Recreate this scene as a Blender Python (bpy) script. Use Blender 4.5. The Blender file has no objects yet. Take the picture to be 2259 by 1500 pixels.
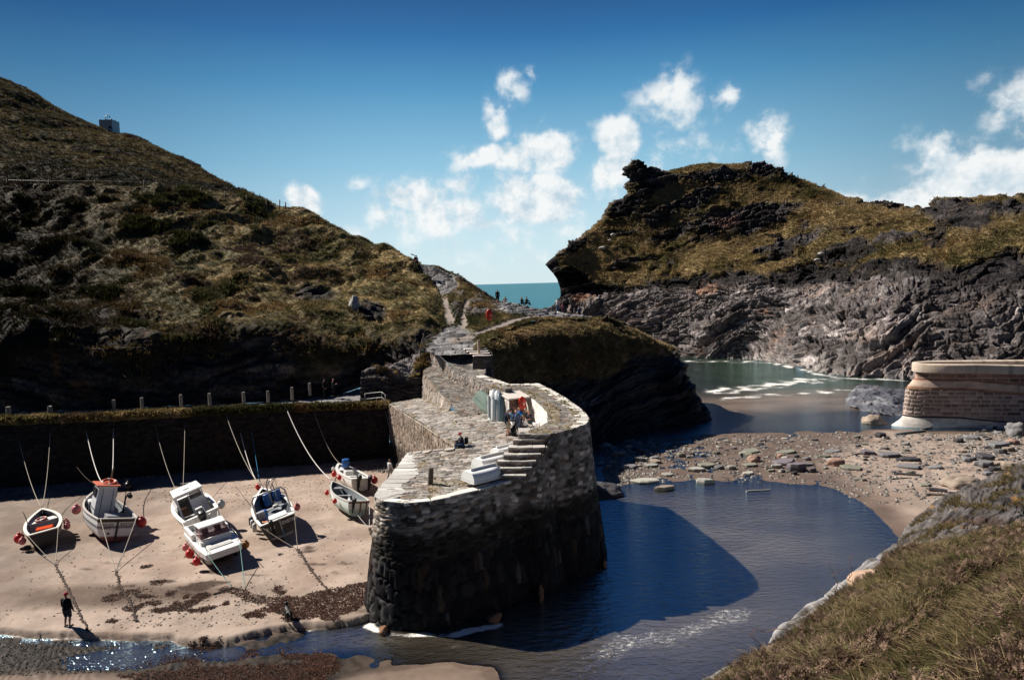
import bpy, bmesh, math, random
import numpy as np
from mathutils import Vector, Matrix
random.seed(7); rng = np.random.default_rng(7)
R = math.radians
SC = bpy.context.scene
COL = SC.collection

# ------------------------------------------------------------------ camera
F = 1506.0; HCAM = 17.0
pitch = R(4.745); roll = R(1.55)
fw = np.array([0, math.cos(pitch), -math.sin(pitch)])
rt0 = np.array([1.0, 0, 0]); up0 = np.array([0, math.sin(pitch), math.cos(pitch)])
rt = math.cos(roll)*rt0 - math.sin(roll)*up0
up = math.cos(roll)*up0 + math.sin(roll)*rt0
CAM = np.array([0, 0, HCAM])
def ray(px, py):
    return fw + rt*(px-1129.5)/F - up*(py-750.0)/F
def WY(px, py, Y):                      # survey point at distance Y
    r = ray(px, py); return CAM + r*(Y/r[1])
def WZ(px, py, z):                      # survey point at height z
    r = ray(px, py); return CAM + r*((z-HCAM)/r[2])
def proj(P):
    d = P - CAM; dz = d@fw
    return 1129.5+F*(d@rt)/dz, 750-F*(d@up)/dz
cd = bpy.data.cameras.new("camera"); co = bpy.data.objects.new("camera", cd); COL.objects.link(co)
cd.sensor_width = 36; cd.lens = F/2259*36; cd.clip_start = 0.1; cd.clip_end = 60000
M = Matrix(((rt[0], up[0], -fw[0], 0), (rt[1], up[1], -fw[1], 0), (rt[2], up[2], -fw[2], HCAM), (0, 0, 0, 1)))
co.matrix_world = M; SC.camera = co

# ------------------------------------------------------------------ noise
_pt = rng.integers(0, 256, 256).astype(np.int64); _gr = rng.normal(size=(256, 3)); _gr /= np.linalg.norm(_gr, axis=1)[:, None]
_gr = _gr.astype(np.float32)
_pt = rng.permutation(256).astype(np.int64)
def perlin(P):
    P = np.asarray(P, dtype=np.float32); i = np.floor(P).astype(np.int64); f = P-i; u = f*f*f*(f*(f*6-15)+10)
    out = np.zeros(P.shape[:-1], np.float32)
    for dx in (0, 1):
        wx = u[..., 0] if dx else 1-u[..., 0]
        hx = _pt[(i[..., 0]+dx) & 255]
        for dy in (0, 1):
            wy = u[..., 1] if dy else 1-u[..., 1]
            hy = _pt[(hx+i[..., 1]+dy) & 255]
            for dz in (0, 1):
                wz = u[..., 2] if dz else 1-u[..., 2]
                g = _gr[_pt[(hy+i[..., 2]+dz) & 255]]
                out += wx*wy*wz*(g[..., 0]*(f[..., 0]-dx)+g[..., 1]*(f[..., 1]-dy)+g[..., 2]*(f[..., 2]-dz))
    return out*1.6
def fbm(P, o=4, s=1.0, off=0.0, gain=.5, ridge=False):
    P = np.asarray(P)/s+off; a = 1.; r = 0.; t = 0.
    for k in range(o):
        n = perlin(P)
        if ridge: n = 1-2*np.abs(n)
        r = r+a*n; t += a; a *= gain; P = P*2.03+17.3
    return r/t
def worley(U, V, seed=0, jit=.85):
    """F1, F2 distance and per-cell random numbers on a 2-D field"""
    iu = np.floor(U).astype(np.int64); iv = np.floor(V).astype(np.int64)
    f1 = np.full(U.shape, 9., np.float32); f2 = f1.copy(); cid = np.zeros(U.shape, np.int64)
    for a in (-1, 0, 1):
        for b in (-1, 0, 1):
            cu = iu+a; cv = iv+b
            h = ((cu*73856093) ^ (cv*19349663) ^ (seed*83492791)) & 0x7fffffff
            h = (h*1103515245+12345) & 0x7fffffff; h ^= h >> 13; h = (h*1664525+1013904223) & 0x7fffffff
            r1 = (h & 0xffff)/65535.; r2 = ((h >> 12) & 0xffff)/65535.
            du = cu+.5+(r1-.5)*jit-U; dv = cv+.5+(r2-.5)*jit-V
            d = np.maximum(np.abs(du), np.abs(dv))*.55+np.sqrt(du*du+dv*dv)*.5
            m = d < f1
            f2 = np.where(m, f1, np.minimum(f2, d)); cid = np.where(m, h, cid); f1 = np.where(m, d, f1)
    return f1, f2, cid
def rnd(cid, k=0):
    h = (cid*(2654435761+k*977) + k*374761393) & 0x7fffffff; h ^= h >> 15; h = (h*2246822519) & 0x7fffffff; h ^= h >> 13
    return (h & 0xffff)/65535.
def brick(U, V, off=.5):
    """coursed masonry: distance to joint (0 at joint), cell id; U,V in stone units"""
    row = np.floor(V).astype(np.int64); hr = rnd(row*7919+3)
    uu = U+hr*5.3; c = np.floor(uu).astype(np.int64)
    j0 = (rnd(c*131+row*7877, 1)-.5)*.6; j1 = (rnd((c+1)*131+row*7877, 1)-.5)*.6
    lo = c+j0; hi = c+1+j1
    c = np.where(uu < lo, c-1, np.where(uu > hi, c+1, c))
    j0 = (rnd(c*131+row*7877, 1)-.5)*.6; j1 = (rnd((c+1)*131+row*7877, 1)-.5)*.6
    du = np.minimum(uu-(c+j0), (c+1+j1)-uu); fv = V-row; dv = np.minimum(fv, 1-fv)
    return du, dv, c*131+row*7877+11
def sst(a, b, x):
    t = np.clip((x-a)/(b-a), 0, 1); return t*t*(3-2*t)
def lerp(a, b, t): return a+(b-a)*t
def mixc(c, d, m): return c*(1-m[..., None])+np.asarray(d, dtype=float)*m[..., None]
def poly_sdf(poly, X, Y):
    """signed distance (negative inside) to a closed polygon"""
    d = np.full(X.shape, 1e9); ins = np.zeros(X.shape, bool); n = len(poly)
    for k in range(n):
        ax, ay = poly[k][:2]; bx, by = poly[(k+1) % n][:2]
        ex, ey = bx-ax, by-ay; t = np.clip(((X-ax)*ex+(Y-ay)*ey)/(ex*ex+ey*ey+1e-12), 0, 1)
        d = np.minimum(d, (X-ax-t*ex)**2+(Y-ay-t*ey)**2)
        c = ((ay > Y) != (by > Y)) & (X < (bx-ax)*(Y-ay)/(by-ay+1e-12)+ax); ins ^= c
    return np.where(ins, -1, 1)*np.sqrt(d)
def line_d(pts, X, Y):
    d = np.full(X.shape, 1e9)
    for k in range(len(pts)-1):
        ax, ay = pts[k][:2]; bx, by = pts[k+1][:2]
        ex, ey = bx-ax, by-ay; t = np.clip(((X-ax)*ex+(Y-ay)*ey)/(ex*ex+ey*ey+1e-12), 0, 1)
        d = np.minimum(d, (X-ax-t*ex)**2+(Y-ay-t*ey)**2)
    return np.sqrt(d)

# ------------------------------------------------------------------ mesh helpers
def tag(o, label=None, cat=None, group=None, kind=None):
    if label: o['label'] = label
    if cat: o['category'] = cat
    if group: o['group'] = group
    if kind: o['kind'] = kind
    return o
def link(name, me, mat, parent=None):
    o = bpy.data.objects.new(name, me); COL.objects.link(o)
    if mat is not None: me.materials.append(mat)
    if parent is not None: o.parent = parent
    return o
def empty(name, loc=(0, 0, 0), rz=0, label=None, cat=None, group=None):
    o = bpy.data.objects.new(name, None); COL.objects.link(o); o.location = loc; o.rotation_euler = (0, 0, rz)
    o.empty_display_size = .1
    return tag(o, label, cat, group)
def mesh_np(name, V, Fq, mat, col=None, parent=None, smooth=True):
    """V (n,3); Fq (m,3) or (m,4) int arrays (or list of both)"""
    me = bpy.data.meshes.new(name)
    Fs = Fq if isinstance(Fq, list) else [Fq]
    Fs = [np.asarray(f) for f in Fs if len(f)]
    me.vertices.add(len(V)); me.vertices.foreach_set('co', np.ascontiguousarray(V, dtype=np.float32).ravel())
    nl = sum(f.size for f in Fs); nf = sum(len(f) for f in Fs)
    me.loops.add(nl); me.loops.foreach_set('vertex_index', np.concatenate([f.ravel() for f in Fs]).astype(np.int32))
    me.polygons.add(nf)
    ls = []; s = 0
    for f in Fs:
        ls.append(s+np.arange(len(f))*f.shape[1]); s += f.size
    me.polygons.foreach_set('loop_start', np.concatenate(ls).astype(np.int32))
    me.polygons.foreach_set('use_smooth', np.full(nf, smooth))
    me.update(calc_edges=True); me.validate()
    if col is not None:
        a = me.color_attributes.new('Col', 'FLOAT_COLOR', 'POINT')
        c = np.ones((len(V), 4), np.float32); c[:, :col.shape[1]] = col
        a.data.foreach_set('color', c.ravel())
    return link(name, me, mat, parent)
def grid_faces(nv, nu, flip=False):
    i = np.arange((nv-1)*(nu-1)); r = i//(nu-1); c = i % (nu-1); a = r*nu+c
    f = np.stack([a, a+1, a+nu+1, a+nu], 1)
    return f[:, ::-1] if flip else f
def crow(pts, n, par=None):
    """resample a polyline to n points with a gentle Catmull-Rom"""
    pts = np.asarray(pts, float)
    s = np.r_[0, np.cumsum(np.linalg.norm(np.diff(pts, axis=0), axis=1))]
    t = np.linspace(0, s[-1], n) if par is None else par*s[-1]
    k = np.clip(np.searchsorted(s, t, side='right')-1, 0, len(pts)-2)
    u = ((t-s[k])/(s[k+1]-s[k]))[:, None]
    p1 = pts[k]; p2 = pts[k+1]; p0 = pts[np.maximum(k-1, 0)]; p3 = pts[np.minimum(k+2, len(pts)-1)]
    m1 = (p2-p0)*.5*.8; m2 = (p3-p1)*.5*.8
    L = np.minimum(np.linalg.norm(p2-p1, axis=1), 1e9)[:, None]
    m1 = m1*np.minimum(1, L/(np.linalg.norm(m1, axis=1)[:, None]+1e-9)); m2 = m2*np.minimum(1, L/(np.linalg.norm(m2, axis=1)[:, None]+1e-9))
    h = u*u
    return (2*h*u-3*h+1)*p1+(h*u-2*h+u)*m1+(-2*h*u+3*h)*p2+(h*u-h)*m2
def crow_i(pts, n):
    pts = np.asarray(pts, float); k = np.arange(len(pts))
    x = np.linspace(0, len(pts)-1, n); i = np.clip(x.astype(int), 0, len(pts)-2); u = (x-i)[:, None]
    p1 = pts[i]; p2 = pts[i+1]; p0 = pts[np.maximum(i-1, 0)]; p3 = pts[np.minimum(i+2, len(pts)-1)]
    m1 = (p2-p0)*.4; m2 = (p3-p1)*.4; h = u*u
    return (2*h*u-3*h+1)*p1+(h*u-2*h+u)*m1+(-2*h*u+3*h)*p2+(h*u-h)*m2
def loft(rows, nu, nvs, idx=False):
    """rows: list of control polylines; nvs: list of subdivisions between successive rows -> (nv,nu,3) grid and row parameter"""
    Rw = np.stack([(crow_i if idx else crow)(r, nu) for r in rows])
    out = []; vv = []
    K = len(rows)
    for k in range(K-1):
        p1 = Rw[k]; p2 = Rw[k+1]; p0 = Rw[max(k-1, 0)]; p3 = Rw[min(k+2, K-1)]
        L = np.linalg.norm(p2-p1, axis=1)[:, None]
        m1 = (p2-p0)*.4; m2 = (p3-p1)*.4
        m1 = m1*np.minimum(1, L/(np.linalg.norm(m1, axis=1)[:, None]+1e-9)); m2 = m2*np.minimum(1, L/(np.linalg.norm(m2, axis=1)[:, None]+1e-9))
        n = nvs[k]
        for j in range(n+(1 if k == K-2 else 0)):
            u = j/n; h = u*u
            out.append((2*h*u-3*h+1)*p1+(h*u-2*h+u)*m1+(-2*h*u+3*h)*p2+(h*u-h)*m2); vv.append(k+u)
    return np.stack(out), np.array(vv)
def gnormals(G):
    du = np.gradient(G, axis=1); dv = np.gradient(G, axis=0); n = np.cross(du, dv)
    return n/(np.linalg.norm(n, axis=-1, keepdims=True)+1e-9)

# ------------------------------------------------------------------ shader helpers
def newmat(name):
    m = bpy.data.materials.new(name); m.use_nodes = True; nt = m.node_tree
    return m, nt, nt.nodes['Principled BSDF'], nt.nodes['Material Output']
def nd(nt, t, ins=None, **kw):
    n = nt.nodes.new(t)
    for k, v in kw.items(): setattr(n, k, v)
    for k, v in (ins or {}).items():
        if isinstance(v, bpy.types.NodeSocket): nt.links.new(v, n.inputs[k])
        else: n.inputs[k].default_value = v
    return n
def mth(nt, op, a, b=0.0, c=None, clamp=False):
    n = nt.nodes.new('ShaderNodeMath'); n.operation = op; n.use_clamp = clamp
    for i, v in enumerate((a, b) if c is None else (a, b, c)):
        if isinstance(v, bpy.types.NodeSocket): nt.links.new(v, n.inputs[i])
        else: n.inputs[i].default_value = v
    return n.outputs[0]
def mixrgb(nt, fac, a, b, blend='MIX'):
    n = nt.nodes.new('ShaderNodeMix'); n.data_type = 'RGBA'; n.blend_type = blend
    for i, v in ((0, fac), (6, a), (7, b)):
        if isinstance(v, bpy.types.NodeSocket): nt.links.new(v, n.inputs[i])
        else: n.inputs[i].default_value = v if not isinstance(v, (tuple, list)) or len(v) == 4 else (*v, 1)
    return n.outputs[2]
def ramp(nt, fac, stops):
    n = nt.nodes.new('ShaderNodeValToRGB'); nt.links.new(fac, n.inputs[0]); e = n.color_ramp.elements
    while len(e) < len(stops): e.new(.5)
    for el, (p, c) in zip(e, stops): el.position = p; el.color = (*c, 1) if len(c) == 3 else c
    return n.outputs[0]
def gpos(nt):
    return nd(nt, 'ShaderNodeNewGeometry').outputs['Position']
def noise(nt, vec, scale, detail=4, rough=.55):
    return nd(nt, 'ShaderNodeTexNoise', {'Vector': vec, 'Scale': scale, 'Detail': detail, 'Roughness': rough}).outputs['Fac']
def colmat(name, rough=.9, vs=3.0, amt=.5, bump=.3, bscale=6.0, spec=.25, bdist=.05, obj=False):
    """material whose base colour is the mesh's own colour attribute broken up by noise"""
    m, nt, b, o = newmat(name)
    at = nd(nt, 'ShaderNodeAttribute', attribute_name='Col').outputs['Color']
    v = nd(nt, 'ShaderNodeTexCoord').outputs['Object'] if obj else gpos(nt)
    n1 = noise(nt, v, vs, 6, .65)
    f = mth(nt, 'MULTIPLY_ADD', n1, amt*2, 1-amt)
    c = mixrgb(nt, 1.0, at, nd(nt, 'ShaderNodeCombineColor', {0: f, 1: f, 2: f}).outputs[0], 'MULTIPLY')
    nt.links.new(c, b.inputs['Base Color']); b.inputs['Roughness'].default_value = rough
    b.inputs['Specular IOR Level'].default_value = spec
    if bump:
        n2 = noise(nt, v, bscale, 5, .6)
        bp = nd(nt, 'ShaderNodeBump', {'Height': n2, 'Strength': bump, 'Distance': bdist}).outputs[0]
        nt.links.new(bp, b.inputs['Normal'])
    return m
_pm = {}
def paint(name, c, rough=.5, spec=.4, metal=0, dirt=.25, scale=4.0, bump=0.0):
    """plain painted / plastic / cloth surface with grime"""
    if name in _pm: return _pm[name]
    m, nt, b, o = newmat(name)
    v = nd(nt, 'ShaderNodeTexCoord').outputs['Object']
    n1 = noise(nt, v, scale, 6, .7)
    d = ramp(nt, n1, [(.3, tuple(x*(1-dirt) for x in c)), (.62, c)])
    nt.links.new(d, b.inputs['Base Color']); b.inputs['Roughness'].default_value = rough
    b.inputs['Specular IOR Level'].default_value = spec; b.inputs['Metallic'].default_value = metal
    if bump:
        bp = nd(nt, 'ShaderNodeBump', {'Height': noise(nt, v, scale*6, 4), 'Strength': bump, 'Distance': .02}).outputs[0]
        nt.links.new(bp, b.inputs['Normal'])
    _pm[name] = m; return m

# ------------------------------------------------------------------ sun, sky
SUN_EL = R(41.5); SUN_AZ = R(-64.5)      # azimuth from +Y towards +X
sd = np.array([math.sin(SUN_AZ)*math.cos(SUN_EL), math.cos(SUN_AZ)*math.cos(SUN_EL), math.sin(SUN_EL)])
sl = bpy.data.lights.new('sun', 'SUN'); sl.energy = 4.6; sl.angle = R(.53); sl.color = (1, .93, .83)
so = bpy.data.objects.new('sun', sl); COL.objects.link(so)
so.rotation_euler = Vector(sd).to_track_quat('Z', 'Y').to_euler(); so.location = (-60, 40, 90)
w = bpy.data.worlds.new("World"); SC.world = w; w.use_nodes = True
nt = w.node_tree; bg = nt.nodes['Background']
sky = nd(nt, 'ShaderNodeTexSky', sky_type='NISHITA', sun_disc=False, sun_elevation=SUN_EL, sun_rotation=SUN_AZ, altitude=0, air_density=1.0, dust_density=.6, ozone_density=2.5)
tc = nd(nt, 'ShaderNodeTexCoord').outputs['Generated']
sx = nd(nt, 'ShaderNodeSeparateXYZ', {0: tc})
az = mth(nt, 'ARCTAN2', sx.outputs[0], sx.outputs[1]); el = mth(nt, 'ARCSINE', sx.outputs[2])
EXPO = .8; BGS = .08; KS = 1/(BGS*2**EXPO)
grade = ramp(nt, mth(nt, 'MULTIPLY', el, 1/1.2, clamp=True), [(p/1.2, tuple(x*KS for x in c)) for p, c in [(0, (.72, .86, .90)), (.075, (.60, .79, .86)), (.17, (.29, .56, .72)), (.27, (.088, .305, .52)), (.335, (.022, .145, .36)), (.40, (.009, .06, .19)), (.5, (.020, .16, .50)), (.75, (.016, .13, .44)), (1.2, (.0015, .010, .036))]])
nish = mixrgb(nt, 1.0, sky.outputs[0], (.6, .85, 1.05), 'MULTIPLY')
skyc = mixrgb(nt, .88, nish, grade)
fa = nd(nt, 'ShaderNodeMapRange', {0: mth(nt, 'ABSOLUTE', mth(nt, 'SUBTRACT', az, .02)), 1: .12, 2: .75, 3: 1.0, 4: .44}, interpolation_type='SMOOTHSTEP').outputs[0]
fb = nd(nt, 'ShaderNodeMapRange', {0: mth(nt, 'ABSOLUTE', az), 1: .9, 2: 1.8, 3: 1.0, 4: .18}, interpolation_type='SMOOTHSTEP').outputs[0]
fa = mth(nt, 'MULTIPLY', fa, fb)
skyc = mixrgb(nt, 1.0, skyc, nd(nt, 'ShaderNodeCombineColor', {0: fa, 1: mth(nt, 'POWER', fa, .8), 2: mth(nt, 'POWER', fa, .65)}).outputs[0], 'MULTIPLY')
ae = nd(nt, 'ShaderNodeCombineXYZ', {0: az, 1: el, 2: 0.0}).outputs[0]
# cumulus banks: soft ellipses in azimuth / elevation broken up by noise
CL = [(665, 450, 42, 46, 1.), (785, 397, 40, 24, .5), (920, 435, 95, 55, .85), (870, 490, 90, 60, .6), (985, 480, 120, 60, .75), (1185, 440, 125, 75, 1.05), (1060, 500, 90, 40, .6), (1120, 345, 125, 44, .95), (1205, 330, 88, 56, 1.05), (1060, 350, 60, 40, .8),
      (1092, 262, 34, 60, .8), (1125, 208, 40, 44, .7), (1165, 168, 24, 24, .5), (1365, 312, 52, 66, 1.05), (1345, 370, 72, 56, .85), (1475, 225, 115, 76, .66), (1500, 175, 40, 40, .5), (1605, 207, 48, 40, .6), (1535, 335, 120, 50, .52), (1400, 400, 120, 60, .5),
      (1697, 305, 42, 54, .75), (2110, 395, 120, 52, 1.15), (2085, 365, 60, 40, .9), (2225, 400, 100, 66, 1.2), (2200, 360, 60, 40, .9), (2080, 322, 85, 44, .5), (2255, 235, 80, 85, .6), (860, 515, 190, 46, .45), (1230, 560, 280, 66, .34), (1000, 550, 200, 46, .4), (1010, 405, 46, 34, .6), (1960, 440, 260, 50, .6), (1180, 520, 150, 40, .5)]
acc = None
wn = nd(nt, 'ShaderNodeTexNoise', {'Vector': ae, 'Scale': 14.0, 'Detail': 3.0}).outputs['Color']
aew = nd(nt, 'ShaderNodeVectorMath', {0: wn, 1: (.5, .5, .5)}, operation='SUBTRACT').outputs[0]
aew = nd(nt, 'ShaderNodeVectorMath', {0: aew, 1: (.05, .05, 0), 2: ae}, operation='MULTIPLY_ADD').outputs[0]
for (cx, cy, rx, ry, wgt) in CL:
    r_ = ray(cx, cy); r_ = r_/np.linalg.norm(r_); a0 = math.atan2(r_[0], r_[1]); e0 = math.asin(r_[2])
    d = nd(nt, 'ShaderNodeVectorMath', {0: aew, 1: (a0, e0, 0)}, operation='SUBTRACT').outputs[0]
    d = nd(nt, 'ShaderNodeVectorMath', {0: d, 1: (F/rx, F/ry, 0)}, operation='MULTIPLY').outputs[0]
    l = nd(nt, 'ShaderNodeVectorMath', {0: d}, operation='LENGTH').outputs['Value']
    g = mth(nt, 'MULTIPLY', mth(nt, 'SUBTRACT', 1.3, l, clamp=True), wgt)
    acc = g if acc is None else mth(nt, 'MAXIMUM', acc, g)
def cn(vec): return noise(nt, vec, 22.0, 10, .58)
n0 = cn(ae)
sh = nd(nt, 'ShaderNodeVectorMath', {0: ae, 1: (-.012, .020, 0)}, operation='ADD').outputs[0]
n1 = cn(sh)
dens = mth(nt, 'MULTIPLY_ADD', mth(nt, 'SUBTRACT', n0, .5), 3.3, mth(nt, 'MULTIPLY', acc, 1.38))
cov = nd(nt, 'ShaderNodeMapRange', {0: dens, 1: .24, 2: 1.12}, interpolation_type='SMOOTHSTEP').outputs[0]
cov = mth(nt, 'MULTIPLY', cov, mth(nt, 'MULTIPLY', acc, 1.6, clamp=True))
cov = mth(nt, 'MULTIPLY', cov, .95)
veil = mth(nt, 'MULTIPLY', nd(nt, 'ShaderNodeMapRange', {0: mth(nt, 'MULTIPLY_ADD', mth(nt, 'SUBTRACT', n0, .5), 1.6, acc), 1: .05, 2: 1.1}, interpolation_type='SMOOTHSTEP').outputs[0], mth(nt, 'MULTIPLY', acc, 1.1, clamp=True))
cov = mth(nt, 'MAXIMUM', cov, mth(nt, 'MULTIPLY', veil, .62))
lit = mth(nt, 'MULTIPLY_ADD', mth(nt, 'SUBTRACT', n0, n1), 4.0, .68, clamp=True)
cc = mixrgb(nt, lit, tuple(x*KS for x in (.52, .66, .76)), tuple(x*KS for x in (.93, .95, .95)))
fin = mixrgb(nt, cov, skyc, cc)
nt.links.new(fin, bg.inputs[0]); bg.inputs[1].default_value = BGS
SC.view_settings.view_transform = 'Standard'; SC.view_settings.look = 'None'; SC.view_settings.exposure = EXPO; SC.view_settings.gamma = 1
# ================================================================== TERRAIN
M_earth = colmat('earth_and_rock', rough=.88, vs=2.2, amt=.45, bump=.55, bscale=5.0, spec=.2, bdist=.12)
M_far = colmat('far_rock', rough=.9, vs=1.4, amt=.6, bump=.9, bscale=2.6, spec=.12, bdist=.4)
M_wetrock = colmat('wet_rock', rough=.62, vs=1.6, amt=.5, bump=.6, bscale=4.0, spec=.35, bdist=.12)
SLATE = np.array([.070, .062, .063]); SLATE_L = np.array([.155, .14, .14]); SLATE_D = np.array([.02, .018, .02])
GRASS = np.array([.152, .113, .046]); GRASS2 = np.array([.066, .058, .022]); STRAW = np.array([.31, .23, .12]); HEATH = np.array([.045, .026, .014])
PINK = np.array([.34, .20, .14])

def bed_t(P, nb, warp, ws, jt):
    t = P@np.asarray(nb)+warp*fbm(P, 2, ws, 31.)
    if jt:
        wv = .35*fbm(P, 2, 3., 8.); f1, f2, i = worley(P[..., 0]/jt+wv+.5*P[..., 1]/jt, P[..., 2]/(jt*.75)+wv, 21)
        t = t+(rnd(i, 3)-.5)*jt*.30
    return t
def block_cells(P, nb, t, a_, b_, seed):
    nb = np.asarray(nb, float); al = np.cross(nb, (.25, 1., .1)); al /= np.linalg.norm(al); u = P@al+.35*(P@np.array([.2, 1., 0]))
    return worley(u/a_+.25*perlin(P*.3), t/b_, seed, .95)
def strata(P, nb, warp=2.5, ws=14., L=(2.2, .8, .3), A=(.55, .28, .12), jt=5.):
    """layered bedding: stepped relief along the bed normal nb, split into angular blocks by joints"""
    t = bed_t(P, nb, warp, ws, jt)
    d = 0
    for l, a in zip(L, A):
        q = t/l+.22*fbm(P, 3, l*3, 5.)
        f = q-np.floor(q); hgt = rnd(np.floor(q).astype(np.int64)*131+int(l*1000))
        d = d+a*.8*((np.where(f < .86, f/.86, (1-f)/.14))*(.4+.9*hgt)-.5)*(.35+1.1*sst(-.3, .4, fbm(P, 2, l*4, 9.)))
        f1, f2, i = block_cells(P, nb, t, l*3.4, l*.55, 31+int(l*10)); d = d+a*.75*(rnd(i, 6)-.5)-a*.45*sst(.12, .0, f2-f1)
    return d
def bed_tone(P, nb, warp=2.5, ws=14., L=(1.1, .42), jt=5.):
    """each bed of slate has its own tone"""
    t = bed_t(P, nb, warp, ws, jt); m = 1.
    for l in L:
        q = t/l+.25*fbm(P, 3, l*3, 5.); m = m*(.5+.95*rnd(np.floor(q).astype(np.int64)*917+int(l*100), 2)); f1, f2, i = block_cells(P, nb, t, l*4.2, l*.7, 61); m = m*(.6+.8*rnd(i, 3))*(1-.6*sst(.12, 0, f2-f1))
    return m*(.75+.6*sst(-.4, .4, fbm(P, 3, 1.2, 63.)))
def species(P):
    """cover of gorse / heather / bracken / turf as soft-edged patches"""
    w_ = np.stack([fbm(P, 2, 6., 3.), fbm(P, 2, 6., 13.), 0*P[..., 0]], -1)*4
    g = sst(.10, .22, fbm(P+w_, 4, 8., 101.)); h_ = sst(.14, .26, fbm(P+w_, 4, 6., 151.)); b_ = sst(.16, .27, fbm(P+w_, 4, 9., 211.))
    return g, h_*(1-g), b_*(1-g)*(1-h_)
def grass_cols(P, n, gs=1.):
    a = fbm(P, 4, 7.0, 3.); b = fbm(P, 3, 1.6, 11.); g, h_, br = species(P); g = g*gs; h_ = h_*(.4+.6*gs)
    c = mixc(np.broadcast_to(GRASS2*1.25, P.shape).copy(), GRASS, sst(-.3, .25, a+.3*b))
    c = mixc(c, STRAW, sst(-.05, .45, b+.35*a)*.75)
    c = mixc(c, (.030, .034, .012), g*.9); c = mixc(c, (.045, .027, .020), h_*.85); c = mixc(c, (.115, .062, .027), br*.55)
    return c*(.8+.5*sst(-.4, .4, fbm(P, 2, .8, 7.)))[..., None]
def rock_cols(P, base=SLATE, light=SLATE_L, dark=SLATE_D):
    a = fbm(P, 4, 3.5, 71.); b = fbm(P*np.array([1, 1, 3.]), 3, .9, 23.)
    c = mixc(np.broadcast_to(base, P.shape).copy(), light, sst(.05, .55, a+.4*b)); c = mixc(c, dark, sst(.1, .6, -a+.4*b))
    return mixc(c, np.array([.16, .11, .075]), sst(.2, .6, fbm(P, 3, 4., 91.))*.6)

# ---- blade clumps ---------------------------------------------------------
def blades(name, P, N, h, w, cols, mat, lean=.5, nb=5, spread=.25, label=None, droop=.4, segs=1):
    """one mesh of bent blades; P (n,3) tuft roots, h,w per tuft, cols per tuft"""
    n = len(P); T = n*nb
    p = np.repeat(P, nb, 0); nn = np.repeat(N, nb, 0); hh = np.repeat(h, nb)*rng.uniform(.55, 1.15, T); ww = np.repeat(w, nb)*rng.uniform(.7, 1.3, T)
    a = rng.uniform(0, 2*np.pi, T); rr = rng.uniform(0, 1, T)**.5
    d = np.stack([np.cos(a), np.sin(a), np.zeros(T)], 1)
    root = p+d*(rr*np.repeat(spread*h, nb))[:, None]-nn*.03*hh[:, None]
    upv = nn*.5+np.array([0, 0, .7]); upv /= np.linalg.norm(upv, axis=1)[:, None]
    ln = lean*rng.uniform(.2, 1.2, T)
    dirv = upv+d*ln[:, None]; dirv /= np.linalg.norm(dirv, axis=1)[:, None]
    b = a+rng.uniform(-.8, .8, T)+np.pi/2; sd_ = np.stack([np.cos(b), np.sin(b), np.zeros(T)], 1)*ww[:, None]*.5
    c = np.repeat(cols, nb, 0)*rng.uniform(.7, 1.3, (T, 1))
    if segs == 1:
        tip = root+dirv*hh[:, None]
        V = np.stack([root-sd_, root+sd_, tip], 1).reshape(-1, 3); Fq = np.arange(T*3).reshape(-1, 3)
        C = np.repeat(c, 3, 0)
    else:
        mid = root+dirv*(hh*.55)[:, None]; d2 = dirv+d*droop*rng.uniform(.3, 1.6, T)[:, None]-np.array([0, 0, droop*.7]); d2 /= np.linalg.norm(d2, axis=1)[:, None]
        tip = mid+d2*(hh*.5)[:, None]
        V = np.stack([root-sd_, root+sd_, mid+sd_*.75, mid-sd_*.75, tip], 1).reshape(-1, 3)
        q = np.arange(T)*5
        Fq = [np.stack([q, q+1, q+2, q+3], 1), np.stack([q+3, q+2, q+4], 1)]
        C = np.repeat(c, 5, 0)
    o = mesh_np(name, V, Fq, mat, C, smooth=False); tag(o, label, None, None, 'stuff'); return o
def leafmat(name, trans=.35):
    m, nt, b, o = newmat(name)
    at = nd(nt, 'ShaderNodeAttribute', attribute_name='Col').outputs['Color']
    nt.links.new(at, b.inputs['Base Color']); b.inputs['Roughness'].default_value = .7; b.inputs['Specular IOR Level'].default_value = .15
    t = nd(nt, 'ShaderNodeBsdfTranslucent', {'Color': at}).outputs[0]
    mx = nd(nt, 'ShaderNodeMixShader', {0: trans, 1: b.outputs[0], 2: t}).outputs[0]
    nt.links.new(mx, o.inputs[0]); return m
M_leaf = leafmat('grass_blade', .3)
def scatter(G, Nn, mask, n):
    """random points on a grid surface, weighted by area and mask"""
    A = np.linalg.norm(np.cross(G[1:, :-1]-G[:-1, :-1], G[:-1, 1:]-G[:-1, :-1]), axis=-1)*mask[:-1, :-1]
    p = A.ravel()/A.sum(); k = rng.choice(len(p), n, p=p); i = k//A.shape[1]; j = k % A.shape[1]
    a = rng.uniform(0, 1, (n, 1)); b = rng.uniform(0, 1, (n, 1))
    q = (1-a)*(1-b)*G[i, j]+a*(1-b)*G[i+1, j]+(1-a)*b*G[i, j+1]+a*b*G[i+1, j+1]
    return q, Nn[i, j], i, j

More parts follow.
